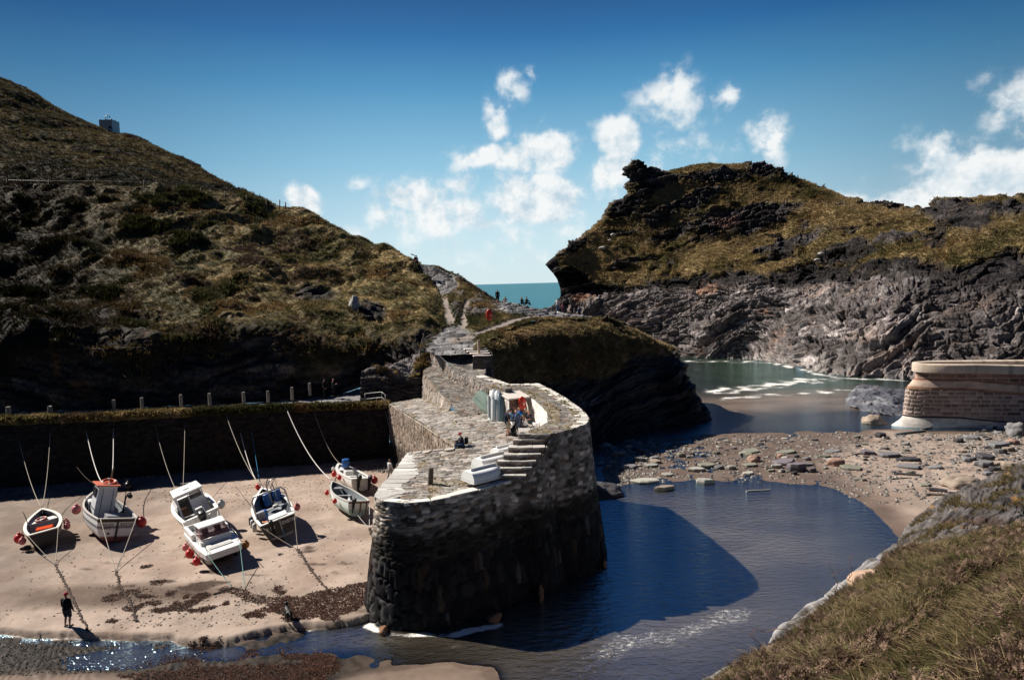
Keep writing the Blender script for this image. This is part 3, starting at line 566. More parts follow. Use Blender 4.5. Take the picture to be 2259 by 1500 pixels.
# ================================================================== mesh collector
class MB:
    def __init__(s): s.v = []; s.f = []; s.c = []; s.n = 0; s.m = []
    def add(s, V, Fs, c=None, mi=0):
        V = np.asarray(V, float); s.v.append(V)
        for f in Fs: s.f.append([int(i)+s.n for i in f]); s.m.append(mi)
        s.c.append(np.broadcast_to(np.asarray(c if c is not None else (1, 1, 1), float), (len(V), 3))); s.n += len(V)
    def box(s, c, sz, rz=0, jit=0, col=None, ax=None, mi=0):
        h = np.array(sz)/2.; V = np.array([[x, y, z] for z in (-1, 1) for y in (-1, 1) for x in (-1, 1)])*h
        if jit: V = V+rng.uniform(-jit, jit, V.shape)
        if ax is not None: V = V@np.array(ax)
        else:
            cz, sz_ = math.cos(rz), math.sin(rz); V = np.c_[V[:, 0]*cz-V[:, 1]*sz_, V[:, 0]*sz_+V[:, 1]*cz, V[:, 2]]
        s.add(V+np.array(c), [(0, 2, 3, 1), (4, 5, 7, 6), (0, 1, 5, 4), (2, 6, 7, 3), (0, 4, 6, 2), (1, 3, 7, 5)], col, mi)
    def tube(s, pts, r, n=8, col=None, cap=True, mi=0):
        pts = [np.array(p, float) for p in pts]; rs = r if hasattr(r, '__len__') else [r]*len(pts)
        V = []; a = np.arange(n)*2*np.pi/n; prev = None
        for k, p in enumerate(pts):
            t = pts[min(k+1, len(pts)-1)]-pts[max(k-1, 0)]; t = t/(np.linalg.norm(t)+1e-9)
            if prev is None:
                x = np.cross(t, (0, 0, 1.)) if abs(t[2]) < .9 else np.cross(t, (1., 0, 0))
            else: x = prev-t*(prev@t)
            x = x/(np.linalg.norm(x)+1e-9); prev = x; y = np.cross(t, x)
            V += [p+rs[k]*(math.cos(q)*x+math.sin(q)*y) for q in a]
        Fs = [(k*n+j, k*n+(j+1) % n, (k+1)*n+(j+1) % n, (k+1)*n+j) for k in range(len(pts)-1) for j in range(n)]
        if cap: Fs += [tuple(range(n))[::-1], tuple((len(pts)-1)*n+j for j in range(n))]
        s.add(V, Fs, col, mi)
    def ball(s, c, r, nu=12, nv=8, col=None, mi=0):
        r = np.array(r if hasattr(r, '__len__') else (r, r, r), float); V = [(0, 0, -1)]
        for i in range(1, nv):
            t = -math.pi/2+math.pi*i/nv
            V += [(math.cos(t)*math.cos(2*math.pi*j/nu), math.cos(t)*math.sin(2*math.pi*j/nu), math.sin(t)) for j in range(nu)]
        V.append((0, 0, 1)); n = len(V)
        Fs = [(0, 1+(j+1) % nu, 1+j) for j in range(nu)]
        for i in range(nv-2): Fs += [(1+i*nu+j, 1+i*nu+(j+1) % nu, 1+(i+1)*nu+(j+1) % nu, 1+(i+1)*nu+j) for j in range(nu)]
        Fs += [(1+(nv-2)*nu+j, 1+(nv-2)*nu+(j+1) % nu, n-1) for j in range(nu)]
        s.add(np.array(V)*r+np.array(c), Fs, col, mi)
    def prism(s, poly, z0, z1, col=None, top=None, mi=0):
        """vertical prism over an xy polygon; z0,z1 scalar or per-vertex"""
        n = len(poly); p = np.array(poly, float)[:, :2]
        z0 = np.broadcast_to(z0, n); z1 = np.broadcast_to(z1, n)
        q = p if top is None else np.array(top, float)[:, :2]
        V = np.r_[np.c_[p, z0], np.c_[q, z1]]
        s.add(V, [tuple(range(n))[::-1], tuple(range(n, 2*n))]+[(j, (j+1) % n, n+(j+1) % n, n+j) for j in range(n)], col, mi)
    def build(s, name, mat, parent=None, smooth=False, col=True, bevel=0, seg=2):
        me = bpy.data.meshes.new(name); V = np.concatenate(s.v)
        me.from_pydata(V.tolist(), [], s.f); me.update()
        if col:
            C = np.concatenate(s.c); a = me.color_attributes.new('Col', 'FLOAT_COLOR', 'POINT')
            cc = np.ones((len(V), 4), np.float32); cc[:, :3] = C; a.data.foreach_set('color', cc.ravel())
        if bevel:
            bm = bmesh.new(); bm.from_mesh(me)
            bmesh.ops.bevel(bm, geom=[e for e in bm.edges if len(e.link_faces) == 2 and e.calc_face_angle(0) > .5], offset=bevel, segments=seg, affect='EDGES', profile=.6)
            bm.to_mesh(me); bm.free()
        if smooth: me.polygons.foreach_set('use_smooth', [True]*len(me.polygons))
        mats = mat if isinstance(mat, (list, tuple)) else [mat]
        o = link(name, me, None, parent)
        for m in mats: me.materials.append(m)
        if len(mats) > 1 and not bevel: me.polygons.foreach_set('material_index', s.m)
        return o

# ================================================================== SEA, SAND, WATER
Z0 = lambda pts: [tuple(WZ(px, py, 0)[:2]) for px, py in pts]
beach = Z0([(-500, 1392), (0, 1395), (80, 1404), (200, 1411), (330, 1409), (420, 1423), (500, 1422), (560, 1406), (640, 1390), (720, 1385), (780, 1377), (850, 1362), (930, 1300)])+[(4, 47), (0, 70), (-75, 70), (-75, 40)]
pool = Z0([(700, 1400), (830, 1400), (1000, 1380), (1200, 1300), (1300, 1200), (1300, 1085), (1400, 1072), (1560, 1066), (1700, 1068), (1825, 1082), (1860, 1120), (1900, 1160), (1945, 1188), (1980, 1260), (1800, 1420), (1560, 1520), (1100, 1540), (1000, 1440), (820, 1440)])
rsand = Z0([(1850, 1078), (1900, 1135), (1960, 1190), (2050, 1260), (2400, 1150), (2400, 955), (2080, 948), (1930, 950), (1850, 985), (1800, 1020)])
inlet = Z0([(1500, 780), (1700, 780), (1850, 820), (2000, 830), (2050, 870), (1960, 900), (1880, 912), (1700, 930), (1580, 935), (1540, 900)])
stream = Z0([(-500, 1400), (0, 1402), (200, 1420), (420, 1432), (560, 1425), (700, 1400), (840, 1398), (900, 1420), (700, 1440), (450, 1470), (200, 1485), (-500, 1490)])
bars = [Z0([(-400, 1512), (0, 1495), (200, 1489), (330, 1500), (330, 1600), (-400, 1600)]), Z0([(690, 1530), (860, 1482), (1000, 1464), (1085, 1476), (1100, 1560), (690, 1600)])]
chan = Z0([(260, 1432), (420, 1436), (560, 1432), (640, 1412), (760, 1392), (850, 1388), (920, 1410), (780, 1428), (640, 1440), (480, 1452), (340, 1470), (150, 1478), (150, 1450)])
def ground_z(X, Y, detail=True):
    P = np.stack([X, Y, 0*X], -1); n = fbm(P, 4, 9., 3.); s = fbm(P, 4, 1.8, 9.)
    db = poly_sdf(beach, X, Y)+.45*s
    h = -.07+0*X; h = h+.075*sst(-2, -8, X)*sst(36, 33, Y)+.03*sst(-9, -14, X)*sst(36, 33, Y)+.05*sst(.05, .3, fbm(P, 3, 3., 91.))*sst(4, -4, X)*sst(37, 33, Y)
    h = h+.16*sst(2., -4, poly_sdf(rsand, X, Y)+2.2*n+.6*s)+.10*sst(0, -18, poly_sdf(rsand, X, Y))
    fl = poly_sdf(Z0([(1310, 975), (1560, 955), (1800, 945), (2000, 950), (1850, 1080), (1560, 1072), (1310, 1095)]), X, Y)
    h = h+.085*sst(2.5, -2.5, fl+1.2*n)+.05*sst(1, -2, fl)*fbm(P, 3, 2.4, 57.)
    h = np.minimum(h, np.where(True, lerp(h, -.10-.45*sst(0, -9, poly_sdf(pool, X, Y)), sst(1.5, -2., poly_sdf(pool, X, Y)+.5*n)), h))
    h = lerp(h, -.10-.7*sst(0, -22, poly_sdf(inlet, X, Y)), sst(4, -4, poly_sdf(inlet, X, Y)+1.5*n))
    h = h-.11*sst(.5, -.4, poly_sdf(chan, X, Y)+.4*s)
    for b in bars: h = h+.22*sst(.7, -.7, poly_sdf(b, X, Y)+.5*s)
    hb = .34+.55*sst(40, 64, Y)+.06*n-.10*sst(1.2, 0, np.abs(db+1.2))*.0
    h = lerp(h, hb, sst(.12, -.12, db)); h = h-.05*sst(.8, 0, np.abs(db-.3))
    h = h+.035*n+.02*s
    if detail:
        h = h+sst(.5, -1, db)*(.012*fbm(P, 3, .35, 4.)-.045*sst(.35, .6, fbm(P, 2, .32, 40.))*sst(-.1, .3, fbm(P, 2, 5, 44.)))
        rip = np.sin(2*np.pi*(X*.9+Y*.55+.9*fbm(P, 2, 2.5, 6.))/.34)
        h = h+rip*.020*(.5+1.2*fbm(P, 2, .9, 90.))*sst(0, 1, db)*sst(-8, -14, X)*sst(40, 36, Y)+.012*rip*sst(.5, -3, poly_sdf(rsand, X, Y))*sst(2, -3, poly_sdf(pool, X, Y)-3)
    return h
ny, nx = 560, 860
yy = 24*(165/24.)**np.linspace(0, 1, ny); tt = np.linspace(-1.02, 1.05, nx)
Y, T = np.meshgrid(yy, tt, indexing='ij'); X = T*Y*.82
Hs = ground_z(X, Y); G = np.stack([X, Y, Hs], -1); P0 = np.stack([X, Y, 0*X], -1)
db = poly_sdf(beach, X, Y)
c = mixc(np.broadcast_to((.36, .285, .235), G.shape).copy(), (.30, .225, .18), sst(-.2, .4, fbm(P0, 4, 3.5, 2.)))
c = mixc(c, (.235, .175, .14), sst(.1, .55, fbm(P0, 4, 1.2, 32.))*.6)
wet = np.clip(sst(.14, .03, Hs)+sst(.0, 1.4, db)*.8*(X < 0), 0, 1); c = mixc(c, (.115, .08, .06), wet*.85)
# damp sand and weed stains on the harbour floor
damp = sst(1.1, .3, np.hypot((X+22.5)/9.5, (Y-36.6)/2.0)+.35*fbm(P0, 3, 3., 8.)); c = mixc(c, (.10, .068, .05), damp*.85)
peb = sst(1.2, -1.2, poly_sdf(Z0([(330, 1046), (560, 1015), (700, 1015), (800, 1040), (880, 1050), (900, 1010), (850, 990), (200, 985), (-200, 1040), (-200, 1075), (200, 1062)]), X, Y)+.8*fbm(P0, 3, 2., 5.))
c = mixc(c, (.07, .068, .075), peb*.9)
grv = sst(.15, .5, fbm(P0, 4, 1.1, 19.)+.35*sst(4, -4, poly_sdf(Z0([(1330, 985), (1800, 950), (2259, 960), (2259, 1080), (1900, 1090), (1600, 1080), (1330, 1090)]), X, Y))-.25)*(X > 4)
c = mixc(c, (.14, .12, .11), grv*.8)
drk = sst(0, .5, db)*sst(-3, -9, X)*(Y < 40)*(1-np.clip(sum(sst(.7, -.7, poly_sdf(b, X, Y)) for b in bars), 0, 1)); c = mixc(c, c*.62, sst(-24, -33, X)*sst(.3, -.3, db)); c = c*(.86+.28*sst(-.35, .35, fbm(P0, 4, 2.2, 88.)))[..., None]; c = mixc(c, (.011, .0095, .008), drk*(.75+.25*sst(-.2, .3, fbm(P0, 3, .5, 12.)))); wet = np.where(drk > .5, .5, wet)  # west sand darkened: lens vignette put into its colour; dark wet stream bed
wd = fbm(P0*np.array([.45, 1, 1]), 4, 1.1, 52.)+.5*fbm(P0, 2, 5., 53.)
wzone = sst(1, .2, np.hypot((X+14)/15, (Y-37.5)/4.5)); weed = sst(.38, .62, wd+.22*wzone)*sst(0, -.5, db)*(Y < 43)
c = mixc(c, (.045, .028, .02), weed*.9)
M_sand = colmat('sand', rough=.82, vs=3.5, amt=.22, bump=.35, bscale=14., spec=.10, bdist=.03)
# wet sand shines: roughness from the attribute alpha
_nt = M_sand.node_tree; _a = nd(_nt, 'ShaderNodeAttribute', attribute_name='Col').outputs['Alpha']
_nt.links.new(mth(_nt, 'MULTIPLY_ADD', _a, .45, .38), _nt.nodes['Principled BSDF'].inputs['Roughness'])
c4 = np.concatenate([c, (1-wet)[..., None]], -1)
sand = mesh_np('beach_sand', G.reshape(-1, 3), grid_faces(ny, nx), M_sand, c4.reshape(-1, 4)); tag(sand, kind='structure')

# --- water sheet in the harbour mouth --------------------------------------
def watermat(name, tint, wscale, wstr, f_ior=1.42, refl=1.):
    m, nt, b, o = newmat(name); nt.nodes.remove(b)
    at = nd(nt, 'ShaderNodeAttribute', attribute_name='Col'); v = gpos(nt)
    fo = nd(nt, 'ShaderNodeAttribute', attribute_name='Foam').outputs['Fac']
    mp = nd(nt, 'ShaderNodeMapping', {0: v, 'Scale': (1, 1.9, 1)}).outputs[0]
    w1 = noise(nt, mp, wscale, 3, .55); w2 = noise(nt, mp, wscale*4.2, 2, .6)
    hgt = mth(nt, 'MULTIPLY_ADD', w2, .28, w1)
    bp = nd(nt, 'ShaderNodeBump', {'Height': hgt, 'Strength': wstr, 'Distance': .16}).outputs[0]
    fr = nd(nt, 'ShaderNodeFresnel', {'IOR': f_ior, 'Normal': bp}).outputs[0]
    fr = mth(nt, 'MULTIPLY', fr, mth(nt, 'MULTIPLY', nd(nt, 'ShaderNodeMapRange', {0: nd(nt, 'ShaderNodeSeparateXYZ', {0: v}).outputs[1], 1: 50., 2: 95., 3: 1.0, 4: .38}).outputs[0] if refl > 1 else 1.0, refl), clamp=True)
    tr = nd(nt, 'ShaderNodeBsdfTransparent', {'Color': (*tint, 1)}).outputs[0]
    df = nd(nt, 'ShaderNodeBsdfDiffuse', {'Color': at.outputs['Color']}).outputs[0]
    body = nd(nt, 'ShaderNodeMixShader', {0: at.outputs['Alpha'], 1: tr, 2: df}).outputs[0]
    gl = nd(nt, 'ShaderNodeBsdfGlossy', {'Color': (.62, .85, 1, 1), 'Roughness': .1, 'Normal': bp}).outputs[0]
    wt = nd(nt, 'ShaderNodeMixShader', {0: fr, 1: body, 2: gl}).outputs[0]
    fn = mth(nt, 'MULTIPLY_ADD', noise(nt, mp, 2.6, 8, .72), .45, mth(nt, 'MULTIPLY', noise(nt, mp, 14.0, 5, .75), .55))
    fm = nd(nt, 'ShaderNodeMapRange', {0: mth(nt, 'ADD', fo, fn), 1: 1.0, 2: 1.14}, interpolation_type='SMOOTHSTEP').outputs[0]
    fd = nd(nt, 'ShaderNodeBsdfDiffuse', {'Color': (.82, .80, .76, 1)}).outputs[0]
    al = nd(nt, 'ShaderNodeMixShader', {0: fm, 1: wt, 2: fd}).outputs[0]
    nt.links.new(al, o.inputs[0]); return m
def water_mesh(name, X, Y, z, C4, foam_glint, mat):
    G = np.stack([X, Y, z+0*X], -1)
    o = mesh_np(name, G.reshape(-1, 3), grid_faces(*X.shape), mat, C4.reshape(-1, 4))
    a = o.data.attributes.new('Foam', 'FLOAT', 'POINT'); a.data.foreach_set('value', foam_glint.ravel().astype(np.float32)); return o
yy = 24*(149/24.)**np.linspace(0, 1, 300); Y, T = np.meshgrid(yy, np.linspace(-1.02, 1.05, 420), indexing='ij'); X = T*Y*.82
dep = np.maximum(-ground_z(X, Y, False), 0); P0 = np.stack([X, Y, 0*X], -1); PX, PY = proj(P0)
far = sst(85, 112, Y+6*fbm(P0, 2, 12, 3.))
brn_ = sst(104, 92, Y); wc = mixc(np.broadcast_to((.165, .142, .112), P0.shape).copy(), (.085, .125, .085), far)
wc = mixc(wc, (.34, .25, .19), sst(78, 88, Y)*brn_*.9); op = 1-np.exp(-dep*lerp(3.2, 2.2, far)); op = np.clip(np.maximum(op, .72*sst(80, 88, Y)*brn_*sst(0, .05, dep)), 0, .96); wc = wc*(.8+.5*sst(-.4, .4, fbm(P0*np.array([.5, 1, 1]), 4, 3.5, 33.)))[..., None]
def fol(pts, wd, amt):        # foam line
    return amt*.97*(.78+.5*fbm(P0, 3, 2.2, 77.))*sst(wd*1.5, 0, line_d(Z0(pts), X, Y)+.35*wd*fbm(P0, 2, wd*1.5, 7.))
foam_glint = np.maximum.reduce([fol([(815, 1380), (850, 1398), (910, 1402), (1000, 1398), (1100, 1378)], .55, .85), fol([(690, 1386), (760, 1372), (815, 1350)], .6, .78), fol([(840, 1400), (1000, 1425), (1150, 1430)], .5, .55),
    (.50*sst(2.8, .1, line_d(Z0([(1330, 1440), (1400, 1415), (1480, 1398), (1560, 1380), (1630, 1350)]), X, Y)+.9*fbm(P0, 3, 2., 9.))), (.45*sst(3.4, .2, line_d(Z0([(1250, 1470), (1380, 1445), (1500, 1425)]), X, Y)+1.2*fbm(P0, 3, 2.5, 19.))), fol([(500, 1440), (640, 1415), (760, 1420), (900, 1440)], .6, .5), fol([(900, 1440), (1100, 1445), (1300, 1440)], .5, .52),  # sun glints along the shadow edge, painted as white flecks like foam
    fol([(1590, 862), (1680, 852), (1790, 840)], 6.5, .74), fol([(1560, 868), (1640, 868)], 1.6, .66), fol([(1530, 797), (1600, 797), (1700, 800), (1760, 812)], 5, .72), fol([(1760, 812), (1850, 835), (1990, 838)], 3.5, .72), fol([(1560, 905), (1625, 906)], 1.2, .68), fol([(1470, 985), (1515, 970), (1500, 1000)], 1.2, .62), fol([(1640, 950), (1800, 955)], .8, .5), fol([(1560, 832), (1760, 835)], 3, .52), fol([(1600, 880), (1720, 872), (1860, 862)], 4.5, .66), fol([(1530, 815), (1560, 812)], 2, .6), fol([(1620, 925), (1760, 918), (1900, 925)], 1.5, .52)])
M_water = watermat('harbour_water', (.72, .66, .56), 1.5, .7, 1.6, 2.8)
water = water_mesh('water', X, Y, 0, np.concatenate([wc, op[..., None]], -1), foam_glint, M_water); tag(water, kind='structure')
# --- open sea ---------------------------------------------------------------
yy = np.r_[np.linspace(97, 400, 60), 400*(26000/400.)**np.linspace(.02, 1, 60)]
Y, T = np.meshgrid(yy, np.linspace(-1.4, 1.4, 60), indexing='ij'); X = T*Y
sc = np.broadcast_to((.012, .105, .135), X.shape+(3,))
M_sea = watermat('sea_water', (.1, .3, .3), .12, .9, 1.10, .30)
sea = water_mesh('sea', X, Y, -.35, np.concatenate([sc, np.ones(X.shape+(1,))], -1), np.full(X.shape, .36), M_sea); tag(sea, kind='structure')

# ================================================================== MASONRY
M_stone = colmat('slate_masonry', rough=.86, vs=5.0, amt=.4, bump=.5, bscale=12., spec=.22, bdist=.03)
M_wet = colmat('weedy_masonry', rough=.68, vs=4.0, amt=.55, bump=.7, bscale=11., spec=.14, bdist=.05)
def upright(u, v, k=1.0):
    w_ = .12*perlin(np.stack([u*1.1, v*.8, 0*u], -1)); f1, f2, i = worley((u+w_)*3.3*k, v*.95*k, 3)
    return sst(.02, .22, f2-f1), i
def rubble(u, v, k=1.0, ar=3.2):
    w_ = .06*perlin(np.stack([u*.9, v*2, 0*u+4], -1)); f1, f2, i = worley(u*1.75*k, (v+w_)*1.75*ar*k, 5)
    return sst(.02, .2, f2-f1), i
def block(u, v, k=1.0):
    w_ = .05*perlin(np.stack([u*.9, v*2, 0*u+4], -1)); f1, f2, i = worley((u+w_)*2.3*k, (v+w_)*4.2*k, 8)
    return sst(.03, .22, f2-f1), i
def stonecol(i, a, b, dark=.25, warm=.2):
    t = rnd(i, 1); c = lerp(np.asarray(a, float), np.asarray(b, float), t[..., None])
    c = c*(.65+.7*rnd(i, 2))[..., None]
    return mixc(c, (.20, .125, .075), (rnd(i, 4) < warm)*.6)
def wall(name, top, base, style, parent=None, mat=None, res=.06, amp=.06, flip=False, cut=None, rowsv=None):
    """masonry face between two polylines (same direction)"""
    L = np.linalg.norm(np.diff(np.array(top), axis=0), axis=1).sum(); nu = max(8, int(L/res))
    hh = np.max([np.linalg.norm(np.array(t)-np.array(b)) for t, b in zip(top, base)]) if len(top) == len(base) else 6
    nv_ = max(5, int(hh/res)); Gt = crow(top, nu); Gb = crow(base, nu)
    t = np.linspace(0, 1, nv_)[:, None, None]; bul = 0
    G = Gb[None]*(1-t)+Gt[None]*t
    N = gnormals(G)
    if flip: N = -N
    u = np.r_[0, np.cumsum(np.linalg.norm(np.diff(Gt, axis=0), axis=1))][None]+0*t[..., 0]; v = G[..., 2]
    d, c = style(u, v, G)
    G2 = G+N*(d*amp)[..., None]; 
    o = mesh_np(name, G2.reshape(-1, 3), grid_faces(nv_, nu, flip), mat or M_stone, c.reshape(-1, 3), parent)
    return o
# ================================================================== STONE QUAY
quay = empty('stone_quay', (-1, 45, 0), 0, 'curved dark slate quay with paved deck and steps, rising out of the pool', 'quay')
def pk(o): o.parent = quay; o.matrix_parent_inverse = Matrix.Translation((1, -45, 0)); return o
E_ = [WZ(1008, 988, 6.8), WZ(900, 1000, 6.4), WZ(868, 1045, 6.3), WZ(836, 1080, 6.2), WZ(828, 1096, 6.2), WZ(845, 1106, 6.2), WZ(890, 1110, 6.2), WZ(960, 1104, 6.2), WZ(1050, 1083, 6.25), WZ(1120, 1062, 6.3), WZ(1161, 1050, 6.4)]
stepz = [8.4-.29*k for k in range(7)]
sL = [(1144, 957), (1132, 970.5), (1122, 986.7), (1111.5, 1002.8), (1098, 1016.8), (1084, 1033.6), (1073, 1046.8)]
sR = [(1214, 957), (1204, 968), (1203, 986), (1194, 1001), (1183, 1016), (1174, 1030), (1161, 1048)]
SLp = [WZ(*p, z) for p, z in zip(sL, stepz)]; SRp = [WZ(*p, z) for p, z in zip(sR, stepz)]
OUT = [WZ(1214, 957, 8.4), WZ(1268, 945, 8.45), WZ(1294, 934, 8.55), WZ(1298, 924, 8.6), WZ(1281, 904, 8.7), WZ(1240, 875, 8.8), WZ(1187, 847, 8.9), WZ(1125, 849, 8.95), WZ(1067, 829, 9.05)]
OUT += [np.array([-2.2, 63, 10.2]), np.array([-2.6, 66.5, 10.9])]
stairline = []
for k in range(6, -1, -1):
    if k < 6: stairline.append(SRp[k]+np.array([0, -.02, 0]))
    if k > 0: stairline.append(np.array([SRp[k-1][0]-.05, SRp[k-1][1]-.03, SRp[k][2]]))
top = E_+stairline+OUT
def offset(pts, d):
    pts = np.array(pts); t = np.gradient(crow(pts, len(pts)), axis=0) if False else np.gradient(pts, axis=0)
    n = np.c_[t[:, 1], -t[:, 0], 0*t[:, 0]]; n /= np.linalg.norm(n, axis=1)[:, None]+1e-9
    return pts+n*d
# face: smoothed plan, battered towards the foot
NT = 620
tp = crow(top, NT); pl = tp.copy()
ker = np.hanning(31); ker /= ker.sum()
for a in (0, 1): pl[15:-15, a] = np.convolve(tp[:, a], ker, 'same')[15:-15]
tp[:, :2] = pl[:, :2]
tg = np.gradient(tp, axis=0); nn = np.c_[tg[:, 1], -tg[:, 0]]; nn /= np.linalg.norm(nn, axis=1)[:, None]+1e-9
nsm = np.stack([np.convolve(np.pad(nn[:, a], 30, 'edge'), np.ones(61)/61, 'valid') for a in (0, 1)], 1)
u1 = np.r_[0, np.cumsum(np.linalg.norm(np.diff(tp[:, :2], axis=0), axis=1))]
nv_ = 130; tv = np.linspace(0, 1, nv_)[:, None]
zz = -.55*(1-tv)+tp[None, :, 2]*tv
bat = 1.05*(1-tv)**1.25+.25*np.sin(np.pi*tv)*0
G = np.stack([tp[None, :, 0]+nsm[None, :, 0]*bat, tp[None, :, 1]+nsm[None, :, 1]*bat, zz], -1)
u = u1[None]+0*zz; v = zz
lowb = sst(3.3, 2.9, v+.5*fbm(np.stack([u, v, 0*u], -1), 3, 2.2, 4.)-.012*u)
j1, i1 = upright(u, v); j2, i2 = rubble(u, v, 1.15, 3.0); j3, i3 = block(u, v, 1.15)
rb = sst(9.5, 12.5, u)         # squarer, limewashed blocks round the seaward side
jU = lerp(j2, j3, rb); iU = np.where(rb > .5, i3, i2)
d = lerp(jU*.7, j1*1.0, lowb)+.35*rnd(np.where(lowb > .5, i1, iU), 7)
cu = stonecol(iU, (.07, .06, .052), (.52, .45, .39), warm=.22); cu = mixc(cu, (.012, .011, .011), sst(.4, .0, jU)*(1-rb)*.9); cu = mixc(cu, (.30, .27, .24), sst(.45, .05, jU)*rb*.75)
cu = mixc(cu, cu*.35, rb*(rnd(i3, 5) < .45)*.8)
cu = mixc(cu, (.36, .33, .29), sst(.35, .6, fbm(np.stack([u, v*1.5, 0*u], -1), 4, 1.4, 8.))*.45)
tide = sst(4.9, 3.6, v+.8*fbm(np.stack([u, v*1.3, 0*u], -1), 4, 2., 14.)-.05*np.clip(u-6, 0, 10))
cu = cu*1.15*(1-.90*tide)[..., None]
cl_ = stonecol(i1, (.004, .004, .005), (.018, .016, .017), warm=.0); cl_ = mixc(cl_, (.004, .004, .005), sst(.3, 0, j1)); cl_ = mixc(cl_, (.075, .068, .066), (rnd(i1, 9) < .14)*.8*sst(.1, .6, j1)); cl_ = mixc(cl_, (.05, .03, .02), (rnd(i1, 8) < .05)*.7)  # scattered lighter slates: sheen highlights painted into the stone colour
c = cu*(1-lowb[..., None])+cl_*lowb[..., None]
N = gnormals(G); G2 = G+N*(d*.13)[..., None]*-1 if (N[60, 200]@np.r_[nsm[200], 0]) < 0 else G+N*(d*.13)[..., None]
fl = bool((N[60, 200]@np.r_[nsm[200], 0]) < 0)
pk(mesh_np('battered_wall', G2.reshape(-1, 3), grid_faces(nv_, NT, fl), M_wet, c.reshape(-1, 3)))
pier_top = tp
# --- paved decks -------------------------------------------------------------
def deck_style(X, Y, g, ang=0.0, dark=1.0):
    P = np.stack([X, Y, 0*X], -1); ca, sa = math.cos(ang), math.sin(ang); U = X*ca+Y*sa; V = -X*sa+Y*ca
    f1, f2, i = worley(U*1.55+.35*perlin(P*1.3), V*5.6+.6*perlin(P*1.1), 12, 1.0); j = sst(.02, .2, f2-f1)
    c = stonecol(i, np.array([.12, .108, .10])*dark, np.array([.44, .40, .36])*dark, warm=.14); c = mixc(c, (.035, .03, .025), sst(.5, 0, j)*.9)
    lich = sst(.1, .5, fbm(P, 4, 2.2, 61.)); c = mixc(c, np.array([.46, .43, .385])*dark, lich*.55*sst(.2, .6, j))
    gm = sst(.02, .3, fbm(P, 4, 1.7, 81.)+g); c = mixc(c, (.20, .15, .062), gm*.85*(.4+.6*sst(.6, .1, j)))
    h = j*.05+rnd(i, 3)*.06-.06+gm*.02+.03*fbm(P, 3, .5, 5.)
    return h, c, gm
def clip_deck(name, poly, ctrl, res, ang=0., grassf=None, dark=1.0, tuft=.25, mat=None, skip=None):
    poly = np.array([p[:2] for p in poly]); x0, y0 = poly.min(0)-.05; x1, y1 = poly.max(0)+.05
    X, Y = np.meshgrid(np.arange(x0, x1, res), np.arange(y0, y1, res*1.3)); sdf = poly_sdf(poly, X, Y)
    Z = tps(ctrl, np.c_[X.ravel(), Y.ravel()]).reshape(X.shape)
    g = grassf(X, Y, sdf) if grassf else -.3+0*X
    h, c, gm = deck_style(X, Y, g, ang, dark); G = np.stack([X, Y, Z+h], -1)
    ins = sdf < .0; keep = ins[:-1, :-1] | ins[1:, 1:] | ins[1:, :-1] | ins[:-1, 1:]
    Fq = grid_faces(*X.shape)[keep.ravel()]
    used = np.unique(Fq); mp = np.full(X.size, -1); mp[used] = np.arange(len(used))
    o = mesh_np(name, G.reshape(-1, 3)[used], mp[Fq], mat or M_stone, c.reshape(-1, 3)[used]); pk(o)
    if tuft:
        m = gm*(sdf < -.05); A = m.ravel(); k = rng.choice(A.size, int(A.sum()*res*res*1.3*55*tuft)+3, p=A/A.sum())
        return G.reshape(-1, 3)[k]+rng.uniform(-.04, .04, (len(k), 3))*np.array([1, 1, 0])
    return np.zeros((0, 3))
Lb = np.array([-11.8, 63.7, 6.0]); La = WZ(1008, 988, 6.8)
Abase = [np.array([-8.5, 64.6, 6.4]), np.array([-5., 54.5, 6.9]), np.array([-4., 51.2, 7.0])]
Atop = [np.array([-8.5, 64.6, 8.65]), np.array([-6.6, 59.2, 7.95]), np.array([-5., 54.5, 7.25]), np.array([-4., 51.2, 7.05])]
Bbase = [np.array([-7.9, 67.2, 9.7]), np.array([-4.67, 60.3, 8.05]), np.array([-3.4, 57.7, 7.6]), np.array([-2.0, 53.2, 7.25]), np.array([-1.3, 50.9, 7.15])]
INN = [np.array([-8.1, 67.2, 10.95]), np.array([-4.67, 60.3, 9.05]), np.array([-3.4, 57.5, 9.0]), WZ(1080, 859, 8.95), WZ(1098, 866, 8.9), WZ(1156, 866, 8.9), WZ(1180, 882, 8.8), WZ(1208, 910, 8.7), WZ(1208, 932, 8.5), WZ(1190, 942, 8.43), WZ(1144, 956, 8.4)]
deckctrl = [(*La,), (*Lb,), (*E_[1],), (*E_[3],), (*E_[5],), (*E_[7],), (*E_[9],), (*E_[10],), (-1.4, 37.6, 6.4), (.4, 39.4, 6.85), (2.1, 41.2, 7.05), (1.5, 47, 7.1), (-1., 49, 7.1), (-2, 53.2, 7.2), tuple(Abase[0]), tuple(Abase[1]), tuple(Abase[2]), (-.5, 45, 7.05), (-3, 46, 6.9), (-2, 40, 6.6)]
poly = [La, E_[1], E_[2], E_[3], E_[4], E_[5], E_[6], E_[7], E_[8], E_[9], E_[10], (1.2, 38.6), (2.4, 41), (2.6, 43.6), (1.9, 48), (1., 50.8), (-1.1, 51), (-2, 53.3), (-3.9, 51.3), (-5, 54.5), (-8.5, 64.7), (-11.9, 64.5), Lb]
def gf1(X, Y, s):
    e = sst(1.3, .3, np.abs(-s-1.05))*(Y < 42)*.28+sst(.7, 0, -s)*(Y > 43)*(X < -3)*.45
    return -.33+e+.2*sst(1.2, .2, np.hypot((X+3.6)/1.6, (Y-36.6)/1.1))+.35*sst(.6, 0, np.abs(X-np.interp(Y, [51, 64.6], [-4.4, -8.9])))
tf = [clip_deck('lower_deck', poly, deckctrl, .055, 0., gf1)]
